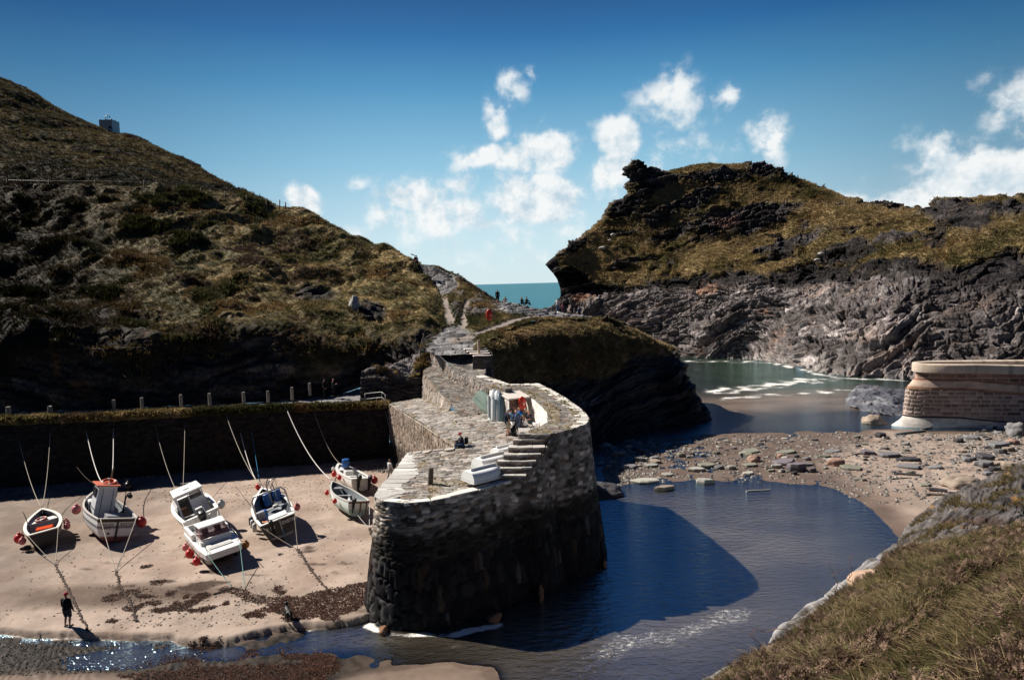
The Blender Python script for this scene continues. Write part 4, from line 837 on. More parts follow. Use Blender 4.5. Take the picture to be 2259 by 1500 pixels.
rc_ = [tuple(p) for p in Atop]+[tuple(p) for p in Bbase]
tf.append(clip_deck('ramp_paving', [Atop[0]+[-.1, .3, 0], *[p for p in Atop], (-2.6, 51.5), Bbase[3], Bbase[2], Bbase[1], Bbase[0]], rc_, .06, -.45, lambda X, Y, s: -.27+.4*sst(.4, 0, -s), .62))
po = list(OUT[:-2])+[OUT[-2], OUT[-1]]+[INN[0]+[0, 1., .3]]+INN
def gf3(X, Y, s): return -.26+.62*sst(.5, .15, np.abs(-s-.5))*sst(57, 53, Y)+.3*sst(.3, 0, -s)
tf.append(clip_deck('wall_walk', po, [tuple(p) for p in OUT]+[tuple(p) for p in INN], .055, -.5, gf3, .68))
q = np.concatenate(tf); hs = rng.uniform(.05, .14, len(q))
qc = mixc(np.broadcast_to((.24, .18, .07), q.shape).copy(), (.16, .15, .05), rng.uniform(0, 1, len(q)))
blades('quay_grass', q, np.tile([0, 0, 1.], (len(q), 1)), hs, hs*.5, qc, M_leaf, lean=.7, nb=5, spread=.6)
# --- retaining walls ------------------------------------------------------------
def st_up(a, b, dk=(.05, .042, .036), warm=.3):
    def f(u, v, G):
        j, i = upright(u, v, 1.25); c = stonecol(i, a, b, warm=warm); c = mixc(c, dk, sst(.35, 0, j)*.85); return j+.5*rnd(i, 7), c
    return f
brn = st_up((.17, .135, .11), (.34, .28, .235))
def brn_t(u, v, G):
    j, c = brn(u, v, G); t = sst(3.6, 2.2, v+.5*fbm(np.stack([u, v, 0*u], -1), 3, 1.5, 3.)); return j, c*(1-.8*t)[..., None]
def dn(pts, z): return [np.array([p[0], p[1], z if not callable(z) else z(p)]) for p in pts]
pk(wall('harbour_side_wall', [Lb, La], [np.array([-11.6, 63.2, .3]), np.array([-3.3, 42.2, .2])], brn_t, flip=False, amp=.09))
pk(wall('middle_wall', Atop[:3], [np.array([*p[:2], z])+np.array([-.25, -.1, 0]) for p, z in zip(Atop[:3], (6.2, 6.5, 6.8))], st_up((.2, .17, .145), (.38, .33, .29), warm=.15), amp=.07))
pk(wall('upper_wall', INN[:4], [b+np.array([-.12, -.05, -.1]) for b in (Bbase[0], Bbase[1], Bbase[2], Bbase[3])], st_up((.2, .17, .15), (.36, .32, .285), warm=.12), amp=.07))
def lime(u, v, G):
    j, i = block(u, v, 1.5); c = mixc(np.broadcast_to((.80, .76, .70), G.shape).copy(), (.5, .38, .3), (rnd(i, 3) < .16)*.8*sst(.3, .8, j)); c = mixc(c, (.42, .33, .27), sst(.25, .5, fbm(G, 3, .35, 7.))*.7)
    return j, c
pk(wall('limewashed_wall', INN[3:], [np.array([*p[:2], 6.9]) for p in INN[3:]], lime, amp=.035, flip=False))
# --- steps ---------------------------------------------------------------------
st = MB(); tr_ = MB()
def tread(mb, a, b, z, dep, th, n, c0, c1, ov=.0):
    a = np.array(a); b = np.array(b); cuts = np.sort(np.r_[0, (np.arange(1, n)+rng.uniform(-.25, .25, n-1))/n, 1])
    for k in range(n):
        p = a+(b-a)*(cuts[k]+.004); q = a+(b-a)*(cuts[k+1]-.004); e = rng.uniform(-.05, .05, 2)
        pl = [p+[0, -ov+e[0], 0], q+[0, -ov+e[1], 0], q+[0, dep, 0], p+[0, dep, 0]]
        mb.prism(pl, z-th, z+rng.uniform(-.012, .012, 4), lerp(np.array(c0), np.array(c1), rng.uniform()))
for k in range(0, 7):
    a, b, z = SLp[k], SRp[k], stepz[k]
    dep = 1.6 if k == 0 else (SLp[k-1][1]-a[1])+.12
    tread(tr_, a, b, z, dep, .09, 3, (.38, .35, .32), (.55, .52, .48), .05)
    def rs(u, v, G):
        j, i = rubble(u, v, 2.0, 2.6); c = stonecol(i, (.15, .12, .10), (.36, .30, .26), warm=.25); return j, mixc(c, (.05, .04, .035), sst(.35, 0, j)*.8)
    o = wall('step_riser', [a+np.array([0, 0, -.09]), b+np.array([.03, 0, -.09])], [np.array([a[0], a[1]-.02, z-.42]), np.array([b[0]+.03, b[1]-.02, z-.42])], rs, res=.03, amp=.035); pk(o)
    o = wall('step_cheek', [np.array([a[0], a[1]+dep, z-.09]), a+np.array([0, 0, -.09])], [np.array([a[0], a[1]+dep, 6.3]), np.array([a[0], a[1], 6.3])], rs, res=.05, amp=.03); pk(o)
pk(tr_.build('step_tread', M_stone, bevel=.012))
# --- coping slabs along the free edges -------------------------------------------
def coping(pts, wmin, wmax, lmin, lmax, th, c0, c1, side=1, zoff=.05, ovr=.06):
    cp = MB(); P = np.array(pts); s = np.r_[0, np.cumsum(np.linalg.norm(np.diff(P, axis=0), axis=1))]; t = 0
    f = lambda x: np.array([np.interp(x, s, P[:, k]) for k in range(3)])
    while t < s[-1]-.1:
        l = min(rng.uniform(lmin, lmax), s[-1]-t); p = f(t+.01); q = f(t+l-.01); d = q-p; d[2] = 0; d /= np.linalg.norm(d)+1e-9
        n = np.array([-d[1], d[0], 0])*side; w1 = rng.uniform(wmin, wmax); w2 = w1*rng.uniform(.75, 1.2)
        pl = [p-n*(ovr+rng.uniform(-.04, .05)), q-n*(ovr+rng.uniform(-.04, .05)), q+n*w2+d*rng.uniform(-.1, .05), (p+q)/2+n*(w1+w2)/2*rng.uniform(.95, 1.2), p+n*w1+d*rng.uniform(-.05, .1)]
        zt = np.array([p[2], q[2], q[2], (p[2]+q[2])/2, p[2]])+zoff+rng.uniform(-.015, .015)
        if side < 0: pl = pl[::-1]; zt = zt[::-1]
        cp.prism(pl, zt-th, zt, lerp(np.array(c0), np.array(c1), rng.uniform())); t += l
    pk(cp.build('coping', M_stone, bevel=.025))
coping(E_[1:6], .8, 1.5, .45, .85, .14, (.42, .40, .37), (.72, .70, .66))
coping(E_[5:], .28, .55, .9, 1.7, .17, (.62, .59, .54), (.80, .77, .71))
coping([La+[-.1, 0, 0], *E_[1:2]], .3, .6, .5, .9, .12, (.3, .27, .24), (.45, .41, .36))
coping([Lb, La], .25, .5, .35, .8, .1, (.25, .21, .17), (.42, .37, .31))
coping(OUT[1:9], .35, .75, .3, .55, .1, (.50, .47, .42), (.78, .75, .69))
# flat slabs capping the block where the wall walk meets the hillside path
sb = MB(); a0 = np.array([-4.15, 63.6, 10.62])
for k in range(4):
    y = 63.3-.62*k; z = 11.02-.15*k
    sb.prism([(-4.45+.32*k, y), (-2.45+.16*k, y-.12), (-2.35+.16*k, y+.52), (-4.6+.32*k, y+.6)], z-.1, z+rng.uniform(-.01, .01, 4), (.66+.03*k, .64, .60))
pk(sb.build('slab_steps', M_stone, bevel=.015))
def blk(u, v, G):
    j, i = rubble(u, v, 1.8, 2.6); c = stonecol(i, (.07, .06, .055), (.16, .14, .13)); return j, c
pk(wall('slab_block', [(-3.6, 61.2, 10.45), (-1.85, 61.05, 10.45), (-2.15, 64.2, 10.85)], [(-3.6, 61.15, 7.6), (-1.8, 61.0, 7.6), (-2.1, 64.2, 8)], blk, amp=.04))
# drain holes and pinkish stones in the foot of the wall
for (px, py, hh, ww) in [(1193, 1308, .50, .20), (1090, 1360, .24, .48), (1332, 1240, .26, .2), (846, 1386, .16, .26)]:
    p = WZ(px, py, .05+hh*.5); m = MB(); m.ball(p+np.array([0, -.12, 0]), (ww*.75, .35, hh), 20, 14, (.20, .105, .06))
    V = m.v[0]; m.v[0] = V+(fbm(V, 3, .22, 3.)*.6)[:, None]*(V-p-np.array([0, -.12, 0]))
    pk(m.build('ochre_stone', M_stone, smooth=True))
# ================================================================== HARBOUR WALL AND PATH
hw = empty('harbour_wall', (-30, 64, 0), 0, 'dark slate harbour wall with grassy edge below the mooring posts', 'wall')
def hk(o): o.parent = hw; o.matrix_parent_inverse = Matrix.Translation((30, -64, 0)); return o
HT = [WY(*p) for p in [(-420, 943, 55.5), (0, 926, 57.7), (150, 921, 58.7), (300, 914, 59.9), (450, 906, 61.1), (600, 899, 62.0), (720, 895, 62.7), (800, 893, 63.3)]]+[np.array([-11.8, 63.75, 6.0])]
def dk(u, v, G):
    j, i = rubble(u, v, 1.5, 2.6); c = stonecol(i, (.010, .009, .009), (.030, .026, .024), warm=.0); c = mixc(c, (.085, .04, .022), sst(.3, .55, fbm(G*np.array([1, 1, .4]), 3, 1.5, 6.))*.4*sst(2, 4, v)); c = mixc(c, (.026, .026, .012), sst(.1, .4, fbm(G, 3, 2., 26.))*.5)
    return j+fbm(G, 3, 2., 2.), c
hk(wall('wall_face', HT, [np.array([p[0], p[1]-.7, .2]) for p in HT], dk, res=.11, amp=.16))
# path on top of the wall
prow = [[p+np.array([0, -.45, -.55]) for p in HT], [p+np.array([0, -.22, .0]) for p in HT], [p+np.array([0, 1.2, .06]) for p in HT], [WY(*p) for p in [(-420, 936, 62), (0, 909, 64), (200, 902, 64.5), (400, 893, 66), (600, 885, 67.4), (720, 874, 69.2), (800, 856, 70.5)]]+[np.array([-11.2, 69.5, 7.2])]]
G, v = loft(prow, 420, [8, 14, 26]); v = v-1; P = G
gsh = sst(.9, .3, v[:, None]+.5*fbm(G, 3, 1.6, 4.))
c = rock_cols(G, np.array([.20, .195, .2]), np.array([.34, .33, .33]), np.array([.08, .08, .085])); c = c*(1-gsh[..., None])+grass_cols(G, G)*gsh[..., None]*.9
G = G+np.stack([0*gsh, 0*gsh, gsh*(.1+.12*fbm(G, 3, .8, 5., ridge=True))+(1-gsh)*strata(G, (.05, .1, 1), .3, 4, (.5, .2), (.12, .06))], -1)
pth = mesh_np('path', G.reshape(-1, 3), grid_faces(*G.shape[:2]), M_earth, c.reshape(-1, 3)); tag(pth, kind='structure')
q, qn, qi, qj = scatter(G, gnormals(G), gsh, 5200); hs = rng.uniform(.12, .34, len(q))
q[:, 1] -= rng.uniform(0, .25, len(q)); q2 = q
blades('path_edge_grass', q, np.tile([0, -.35, 1.], (len(q), 1)), hs, hs*.4, grass_cols(q, qn)*1.2*rng.uniform(.7, 1.3, (len(q), 1)), M_leaf, lean=.8, nb=6, spread=.6)
# rock ledge between the path and the quay ramp
LR = rows([(790, 905, 63.9), (830, 905, 64), (880, 893, 64.2), (935, 885, 64.4), (958, 870, 65.5)],
          [(795, 862, 64.6), (830, 860, 64.7), (880, 858, 64.7), (928, 845, 64.8), (955, 830, 65.8)],
          [(797, 824, 65.6), (840, 818, 65.6), (880, 835, 65.2), (925, 822, 65.2), (950, 808, 66.3)],
          [(805, 818, 66.4), (850, 806, 66.6), (890, 798, 66.8), (930, 792, 67), (955, 785, 67.5)],
          [(850, 815, 69), (885, 796, 68.8), (915, 782, 68.6), (945, 768, 68.6), (965, 762, 68.8)])
G, v = loft(LR, 190, [26, 26, 22, 22]); vg = v[:, None]+0*G[..., 0]; N0 = gnormals(G)
G = G+N0*(strata(G, (.1, .2, .97), .6, 4., (.9, .35, .14), (.35, .16, .07))+fbm(G, 3, 1.6, 3.)*.35)[..., None]*sst(0, .4, vg)[..., None]
c = rock_cols(G, SLATE*.8, SLATE*1.5, SLATE_D); tpz = sst(1.9, 2.3, vg); c = c*(1-tpz[..., None])+rock_cols(G, SLATE*2, SLATE_L*1.7, SLATE)*tpz[..., None]  # top of the ledge paler: sunlight put into the rock colour
gg = sst(.15, .4, fbm(G, 3, 1.6, 83.))*sst(1.6, 2.1, vg); c = c*(1-gg[..., None])+grass_cols(G, N0)*1.2*gg[..., None]
led = mesh_np('rock_ledge', G.reshape(-1, 3), grid_faces(*G.shape[:2]), M_earth, c.reshape(-1, 3)); tag(led, kind='structure')
q, qn, qi, qj = scatter(G, N0, gg+.001, 900); hs = rng.uniform(.15, .35, len(q)); blades('ledge_grass', q, qn, hs, hs*.4, grass_cols(q, qn)*1.25, M_leaf, lean=.7, nb=6, spread=.5)
# ================================================================== RED STONE BREAKWATER
bw = empty('breakwater', (42, 74, 0), 0, 'rounded end of a red sandstone breakwater with pale concrete foot', 'breakwater')
def bk(o): o.parent = bw; o.matrix_parent_inverse = Matrix.Translation((-42, -74, 0)); return o
bY = 74.5
b0 = WY(1985, 940, bY)
def bline(lx, pyl, pyr, Yl=None, rr=.95, inset=0.):
    """plan curve: from the far side round the rounded nose then along the face to the east"""
    L = WY(lx, pyl, bY+.9); r = WY(2330, pyr, 73.2); z = L[2]; p = []
    d = np.array([r[0]-L[0], r[1]-L[1]]); d /= np.linalg.norm(d); nrm = np.array([-d[1], d[0]])
    for a in np.linspace(math.pi, 0, 1): pass
    ra = rr*5.2; c0 = np.array([L[0], L[1]])+d*ra
    arc = [c0+(-d*ra*math.cos(t)-nrm*rr*1.5*math.sin(t)) for t in np.linspace(-math.pi/2, math.pi/2, 21)]
    pts = [np.array([*(c0+d*26+nrm*rr*1.4), z])]+[np.array([*a, z]) for a in arc]+[np.array([r[0], r[1]-rr*1.5, r[2]]), np.array([r[0]+8*d[0], r[1]+8*d[1]-rr*1.5, r[2]])]
    return pts
lv = dict(foot=(1955, 948, 958), plinth=(1992, 917, 938), plint2=(1993, 914, 934), band=(2000, 856, 876), ledge=(2003, 851, 869), setb=(2014, 838, 853), up1=(2018, 834, 848), up2=(2024, 812, 816), cop=(2026, 807, 810), copt=(2030, 799, 802))
ln = {k: bline(*a) for k, a in lv.items()}
def ashlar(su, sv, a, b, mort, warm=0., mw=.05):
    def f(u, v, G):
        du, dv, i = brick(u/su+.1*perlin(np.stack([u, v, 0*u], -1)), v/sv); j = sst(0, mw*2, np.minimum(du*su, dv*sv)); c = stonecol(i, a, b, warm=warm); c = mixc(c, mort, sst(.6, .1, j)); return j*.9+.25*fbm(np.stack([u, v, 0*u], -1), 3, .3, 3.)*j, c
    return f
def flat(col):
    def f(u, v, G):
        n = fbm(np.stack([u, v*2, 0*u], -1), 4, 1.2, 3.); c = lerp(np.array(col)*.75, np.array(col)*1.12, sst(-.4, .4, n)[..., None]); jn = sst(.03, .0, np.abs((u/3.1) % 1-.5)*3.1); return n*.3-jn, c*(1-.5*jn)[..., None]
    return f
def cap_ring(name, A, B, col):       # sloping ledge between two plan curves
    o = wall(name, B, A, flat(col), res=.12, amp=.02); return bk(o)
bk(wall('concrete_foot', ln['plinth'], [p*np.array([1, 1, 0])+np.array([0, 0, -.35]) for p in ln['foot']], flat((.62, .57, .52)), res=.1, amp=.05))
bk(wall('rough_courses', ln['band'], ln['plint2'], ashlar(.95, .44, (.17, .135, .125), (.34, .265, .24), (.58, .44, .35), .0), res=.06, amp=.11))
bk(wall('string_course', ln['ledge'], ln['band'], flat((.36, .2, .13)), res=.1, amp=.04))
cap_ring('ledge', ln['ledge'], ln['setb'], (.52, .40, .32))
bk(wall('smooth_courses', ln['up2'], ln['up1'], ashlar(1.25, .45, (.16, .10, .08), (.29, .17, .13), (.58, .43, .34), 0., .03), res=.06, amp=.05))
cap_ring('setback_joint', ln['setb'], ln['up1'], (.3, .16, .11))
cap_ring('cornice', ln['up2'], ln['cop'], (.55, .48, .43))
cpm = MB(); P = crow(ln['cop'], 160)
prof = [(0., -.03), (-.10, .02), (-.14, .13), (-.11, .25), (0., .34), (.25, .38), (.55, .36), (.62, .2), (.62, -.6)]
tg = np.gradient(P, axis=0); nn = np.c_[tg[:, 1], -tg[:, 0], 0*tg[:, 0]]; nn /= np.linalg.norm(nn, axis=1)[:, None]
if (nn[40]@np.array([-1, -.5, 0])) < 0: nn = -nn
V = np.stack([P-nn*a+np.array([0, 0, b]) for a, b in prof], 0); uu = np.r_[0, np.cumsum(np.linalg.norm(np.diff(P, axis=0), axis=1))]
jc = sst(.05, .0, np.abs((uu/1.1) % 1-.5)*1.1)[None, :, None]
cc_ = np.broadcast_to(np.array([.56, .46, .37]), V.shape)*(1-.55*jc)*(.85+.3*rnd(np.floor(uu/1.1+.5).astype(np.int64))[None, :, None])
bk(mesh_np('rounded_coping', V.reshape(-1, 3), grid_faces(len(prof), 160), M_stone, cc_.reshape(-1, 3)))
tpb = MB(); inner = [p-n*.6+np.array([0, 0, -.55]) for p, n in zip(P, nn)]
tpb.add(inner, [tuple(range(len(inner)))], (.3, .26, .23)); bk(tpb.build('top_surface', M_stone))
# ================================================================== NEAR BANK (camera side of the pool)
BR = rows([(1500, 1560, 13), (1600, 1505, 14), (1690, 1430, 17), (1740, 1378, 19.5), (1800, 1330, 22), (1880, 1268, 26), (1940, 1225, 29.5), (1985, 1192, 31.5), (2010, 1150, 33.5), (2060, 1108, 35), (2120, 1075, 35.5), (2259, 1020, 36), (2420, 970, 37)],
          [(1560, 1580, 11), (1630, 1530, 12.4), (1720, 1460, 14.5), (1790, 1400, 16.5), (1850, 1350, 18.5), (1925, 1290, 21.5), (1975, 1235, 25), (2010, 1205, 27), (2060, 1165, 29), (2110, 1125, 31), (2180, 1085, 32.5), (2259, 1050, 33.5), (2420, 1000, 34)],
          [(1640, 1600, 9.6), (1720, 1560, 10), (1800, 1500, 11.2), (1880, 1440, 12.5), (1950, 1380, 14), (2000, 1330, 16), (2040, 1275, 18.5), (2080, 1235, 20.5), (2130, 1205, 22.5), (2180, 1185, 24), (2230, 1170, 25.5), (2300, 1150, 27), (2420, 1130, 28)],
          [(1720, 1660, 8.2), (1820, 1620, 8.4), (1900, 1560, 8.9), (1980, 1500, 9.6), (2050, 1440, 10.6), (2100, 1390, 11.6), (2130, 1345, 12.8), (2160, 1310, 14), (2200, 1280, 15), (2250, 1262, 16), (2300, 1250, 17), (2360, 1230, 18), (2450, 1210, 19)],
          [(1850, 1750, 6.4), (1950, 1700, 6.4), (2050, 1640, 6.6), (2130, 1570, 7), (2190, 1500, 7.6), (2230, 1440, 8.3), (2260, 1400, 9), (2290, 1370, 9.6), (2330, 1350, 10), (2370, 1330, 10.5), (2410, 1310, 11), (2460, 1300, 11.5), (2540, 1280, 12)],
          [(2000, 1900, 4.6), (2100, 1850, 4.6), (2200, 1780, 4.8), (2280, 1700, 5), (2330, 1640, 5.2), (2380, 1600, 5.4), (2430, 1560, 5.7), (2480, 1520, 6), (2530, 1500, 6.2), (2580, 1480, 6.4), (2640, 1460, 6.6), (2700, 1450, 6.8), (2800, 1440, 7)])
drop = [[p*np.array([1, 1, 0])+np.array([-.9, 1.3, -.7]) for p in BR[0]], [p*np.array([1, 1, .5])+np.array([-.45, .7, 0]) for p in BR[0]]]
G, v = loft(drop+BR, 620, [26, 36, 60, 90, 100, 80, 40], idx=True)
vg = v[:, None]-2+0*G[..., 0]; N0 = gnormals(G); N0 *= np.sign(N0[..., 2:3]+1e-6); PX, PY = proj(G)
uu = np.linspace(0, 12, G.shape[1])[None]+0*vg
rock = sst(1.25, .75, vg+.35*fbm(G, 3, 2.5, 2.)-1.15*sst(5.5, 8.2, uu)+.25*sst(3.2, 1.0, uu))
rock = np.where(vg < -.02, 1, rock)
trench = np.hypot(0, 0)+line_d([tuple(WY(*p)) for p in [(2000, 1530, 9), (2040, 1460, 10.2), (2090, 1390, 11.6), (2150, 1335, 13.2), (2190, 1300, 14.5)]], G[..., 0], G[..., 1])
tr_m = sst(.75, .25, trench+.18*fbm(G, 2, .6, 3.))
hump = fbm(G, 3, 1.3, 7., ridge=True)*.42+fbm(G, 3, 4., 3.)*.35
dsp = rock*(strata(G, (.25, -.2, .93), .4, 4., (.9, .32, .12), (.18, .08, .03), 3.)+fbm(G, 4, 2.4, 5.)*.25)+(1-rock)*(hump-.45*tr_m)
G = G+(N0*(.25+.75*rock)[..., None]+np.array([0, 0, 1.])*(.75*(1-rock))[..., None])*(dsp*sst(-.9, .1, vg)*sst(5.2, 4.5, vg))[..., None]
N1 = gnormals(G); N1 *= np.sign(N1[..., 2:3]+1e-6)
rc = rock_cols(G, np.array([.11, .098, .094]), np.array([.27, .25, .245]), np.array([.035, .031, .031]))*(.4+.6*bed_tone(G, (.25, -.2, .93), .4, 4., (.35, .14), 2.))[..., None]
lic = sst(.22, .45, fbm(G, 4, .9, 77.))*sst(6, 8, uu); rc = mixc(rc, (.30, .15, .035), lic*.7)
rc = mixc(rc, (.36, .345, .34), sst(7, 5, uu)*sst(.9, .2, vg)*sst(-.35, .2, fbm(G, 3, 1.2, 4.))*.8)
rc = mixc(rc, (.05, .03, .025), sst(1, .3, np.hypot((PX-2150)/120, (PY-1148)/14))*.85)
gc = mixc(grass_cols(G, N1)*.5, (.05, .033, .02), sst(-.2, .3, fbm(G, 3, 1.2, 3.))*.6); gc = mixc(gc, (.008, .007, .005), tr_m*.8)
c = gc*(1-rock[..., None])+rc*rock[..., None]
bank = mesh_np('bank', G.reshape(-1, 3), grid_faces(*G.shape[:2], True), colmat('near_bank', rough=.9, vs=9, amt=.45, bump=.6, bscale=22., spec=.2, bdist=.03), c.reshape(-1, 3)); tag(bank, kind='structure')
# grasses, dry bracken and brambles on the bank, three growths in drifts
gm = (1-rock)*(vg > .1)*(vg < 4.7)*(1-.93*tr_m)*(PX < 2420)*(PY < 1640)
dist = np.linalg.norm(G-CAM, axis=-1); w_ = 1/np.maximum(dist, 6)**1.0
drift = fbm(G, 3, 2.2, 31.); dry = sst(-.12, .12, drift*1.2+.40*sst(2.2, .9, vg)-.10+.35*sst(1900, 1720, PX)+.22*sst(2050, 2200, PX)*sst(1320, 1400, PY)+.3*sst(1, .3, np.hypot((PX-2010)/150, (PY-1200)/50)))
q, qn, qi, qj = scatter(G, N1, gm*w_*(1.02-dry), 11000)
hs = rng.uniform(.18, .46, len(q))*sst(0, 12, np.linalg.norm(q-CAM, axis=1)+3)
t = fbm(q, 3, 1.0, 9.)+.5*rng.normal(size=len(q))*.4
qc = mixc(np.broadcast_to((.045, .045, .014), q.shape).copy(), (.105, .085, .030), sst(-.3, .3, t)); qc = mixc(qc, (.30, .215, .12), sst(.05, .5, t+.3*fbm(q, 2, 1.7, 55.))*.8); qc = mixc(qc, (.11, .055, .032), (rng.uniform(0, 1, len(q)) < .10)*.8)
# tussocks comb one way: lean with the wind towards the water
blades('bank_grass', q, qn+np.array([-.35, .3, 0]), hs, .012+hs*.022, qc, M_leaf, lean=.75, nb=9, spread=.35, segs=2, droop=.75)
q, qn, qi, qj = scatter(G, N1, gm*w_*sst(-.15, .25, fbm(G, 3, 1.4, 131.)), 3200); hs = rng.uniform(.3, .62, len(q))
blades('bank_straw', q, qn+np.array([-.5, .35, 0]), hs, .008+hs*.012, mixc(np.broadcast_to((.34, .25, .14), q.shape).copy(), (.13, .12, .045), rng.uniform(0, 1, len(q))), M_leaf, lean=.7, nb=8, spread=.25, segs=2, droop=.9)
q, qn, qi, qj = scatter(G, N1, rock*(vg > .15)*(vg < 2)*sst(5.5, 8, uu)*sst(.0, .25, fbm(G, 3, 1.6, 141.)), 2600); hs = rng.uniform(.08, .3, len(q))
blades('ledge_tufts', q, qn, hs, .012+hs*.03, mixc(np.broadcast_to((.19, .13, .06), q.shape).copy(), (.08, .075, .025), rng.uniform(0, 1, len(q))), M_leaf, lean=.8, nb=7, spread=.5, segs=2)
# ferny dry bracken: little pinnate sprays
def sprays(name, P, size, cols, mat, nl=7):
    n = len(P); az_ = rng.uniform(0, 2*np.pi, n); tilt = rng.uniform(.3, 1.1, n)
    ax = np.stack([np.cos(az_)*np.sin(tilt), np.sin(az_)*np.sin(tilt), np.cos(tilt)], 1); sd_ = np.stack([-np.sin(az_), np.cos(az_), 0*az_], 1); nn_ = np.cross(ax, sd_)
    Vs = []; Cs = []
    for k in range(nl):
        f = (k+.6)/nl; base = P+ax*(size*f)[:, None]-nn_*(size*.25*f*f)[:, None]
        for s in (-1, 1):
            l = size*.42*(1-f*.7); d = sd_*s+ax*.5+rng.normal(size=(n, 3))*.25; d /= np.linalg.norm(d, axis=1)[:, None]
            tip = base+d*l[:, None]; wv = ax*(l*.28)[:, None]
            Vs.append(np.stack([base, base+d*(l*.5)[:, None]+wv, tip, base+d*(l*.5)[:, None]-wv*.6], 1)); Cs.append(cols*rng.uniform(.65, 1.35, (n, 1)))
    V = np.concatenate(Vs).reshape(-1, 3); C = np.repeat(np.concatenate(Cs), 4, 0)
    o = mesh_np(name, V, np.arange(len(V)).reshape(-1, 4), mat, C, smooth=False); tag(o, kind='stuff'); return o
q, qn, qi, qj = scatter(G, N1, gm*w_*(.1+dry), 60000)
qc = mixc(np.broadcast_to((.215, .14, .10), q.shape).copy(), (.075, .042, .033), rng.uniform(0, 1, len(q))**1.3); qc = mixc(qc, (.33, .225, .165), (rng.uniform(0, 1, len(q)) < .25)*.8); qc = mixc(qc, (.09, .09, .025), (rng.uniform(0, 1, len(q)) < .18)*1.)
sprays('dry_bracken', q+rng.uniform(.02, .24, (len(q), 1))*np.array([0, 0, 1.]), rng.uniform(.07, .22, len(q)), qc, M_leaf)
q, qn, qi, qj = scatter(G, N1, gm*w_*sst(-.1, .25, fbm(G, 3, 1.1, 63.)), 9000)
qc = mixc(np.broadcast_to((.035, .038, .014), q.shape).copy(), (.085, .045, .03), rng.uniform(0, 1, len(q)))
sprays('bramble_leaves', q+rng.uniform(.02, .2, (len(q), 1))*np.array([0, 0, 1.]), rng.uniform(.05, .13, len(q)), qc, M_leaf, 4)
# bare twigs standing out against the water: each a plant of its own
M_twig = paint('dry_twig', (.22, .13, .10), .8, .2); M_twig_p = paint('pale_twig', (.42, .33, .27), .8, .2)
twd = [((1845, 1300, 18), (-.10, .1, .62), 'thin bare bramble stem standing against the pool, with a hooked tip'), ((1740, 1400, 16), (-.75, .2, .30), 'long bare bramble runner reaching out over the pool'), ((1872, 1290, 17), (.05, 0, .6), 'thin upright bare stem beside the bare boulder'),
       ((1700, 1430, 14), (-.4, .1, .25), 'short arched bare runner at the lower edge of the bank'), ((1820, 1420, 13.5), (-.5, .3, .42), 'pale bare twig leaning over dry bracken'), ((1795, 1445, 13), (.1, .2, -.16), 'pale dead stem lying across the bracken')]
for k, (p, d, lb) in enumerate(twd):
    a = WY(*p); m = MB(); d = np.array(d)*1.0; n = 9
    pts = [a+d*t+np.array([0, 0, .10*math.sin(t*5+k)])+np.array([.05*math.sin(t*9+k), 0, -.25*t*t*abs(d[0])]) for t in np.linspace(0, 1.25, n)]
    m.tube(pts, np.linspace(.011, .004, n), 5)
    for j in (3, 5, 6):
        e = pts[j]; dd = np.array([rng.uniform(-.18, .18), rng.uniform(-.1, .1), rng.uniform(.06, .2)]); m.tube([e, e+dd*.6, e+dd+np.array([.03, 0, -.02])], [.006, .005, .003], 4)
    tag(m.build('bramble_stem', M_twig_p if k > 3 else M_twig, smooth=True), lb, 'plant')
# pale flower heads
for k, (p, lb) in enumerate([((2168, 1297, 13), 'pale pink flower head on a stem above the trodden gap'), ((2172, 1330, 12.2), 'lower pale pink flower head in the dark gap'), ((2212, 1278, 13.6), 'single pinkish flower head beside the darker grass')]):
    a = WY(*p); t = empty('wild_flower', a-np.array([0, 0, .35]), 0, lb, 'flower'); m = MB()
    m.tube([(0, 0, 0), (.02, 0, .18), (0, .01, .34)], .005, 5); m.build('stem', paint('green_stem', (.09, .10, .03), .8), t)
    m = MB()
    for j in range(26):
        d = rng.normal(size=3); d[2] = abs(d[2])*.5; d /= np.linalg.norm(d); m.ball(np.array([0, 0, .34])+d*rng.uniform(.02, .055), .013, 6, 4, (.52, .38, .38))
    m.build('flower_head', M_stone, t, smooth=True)
# smooth boulder under the dry bracken
def boulder(name, c, r, col, seed, flat=.0, mat=None, parent=None, nu=28, nv=18, rough=.25, strat=0.):
    m = MB(); m.ball((0, 0, 0), (1, 1, 1), nu, nv); V = m.v[0]; n = V.copy()
    d = fbm(V+seed*3.7, 3, 1.1, seed*1.3)*rough+fbm(V+seed, 3, .4, seed)*rough*.35
    if strat: d = d+strat*((V[:, 2]*4+fbm(V+seed, 2, .8))%1-.5)
    V = V*(1+d[:, None])*np.array(r); 
    if flat: V[:, 2] = np.where(V[:, 2] > r[2]*flat, r[2]*flat+(V[:, 2]-r[2]*flat)*.15, V[:, 2])
    m.v[0] = V; cc = np.asarray(col)*(.8+.5*sst(-.4, .4, fbm(n+seed*2, 4, .7, 3.)))[:, None]; m.c[0] = cc
    o = m.build(name, mat or M_stone, parent, smooth=True); o.location = c; return o
a = WY(1945, 1290, 20.5); o = boulder('boulder', a+np.array([0, .3, -.15]), (.85, .8, .42), (.40, .27, .195), 3, rough=.10); tag(o, 'smooth pinkish boulder half buried in dry bracken above the pool', 'boulder')
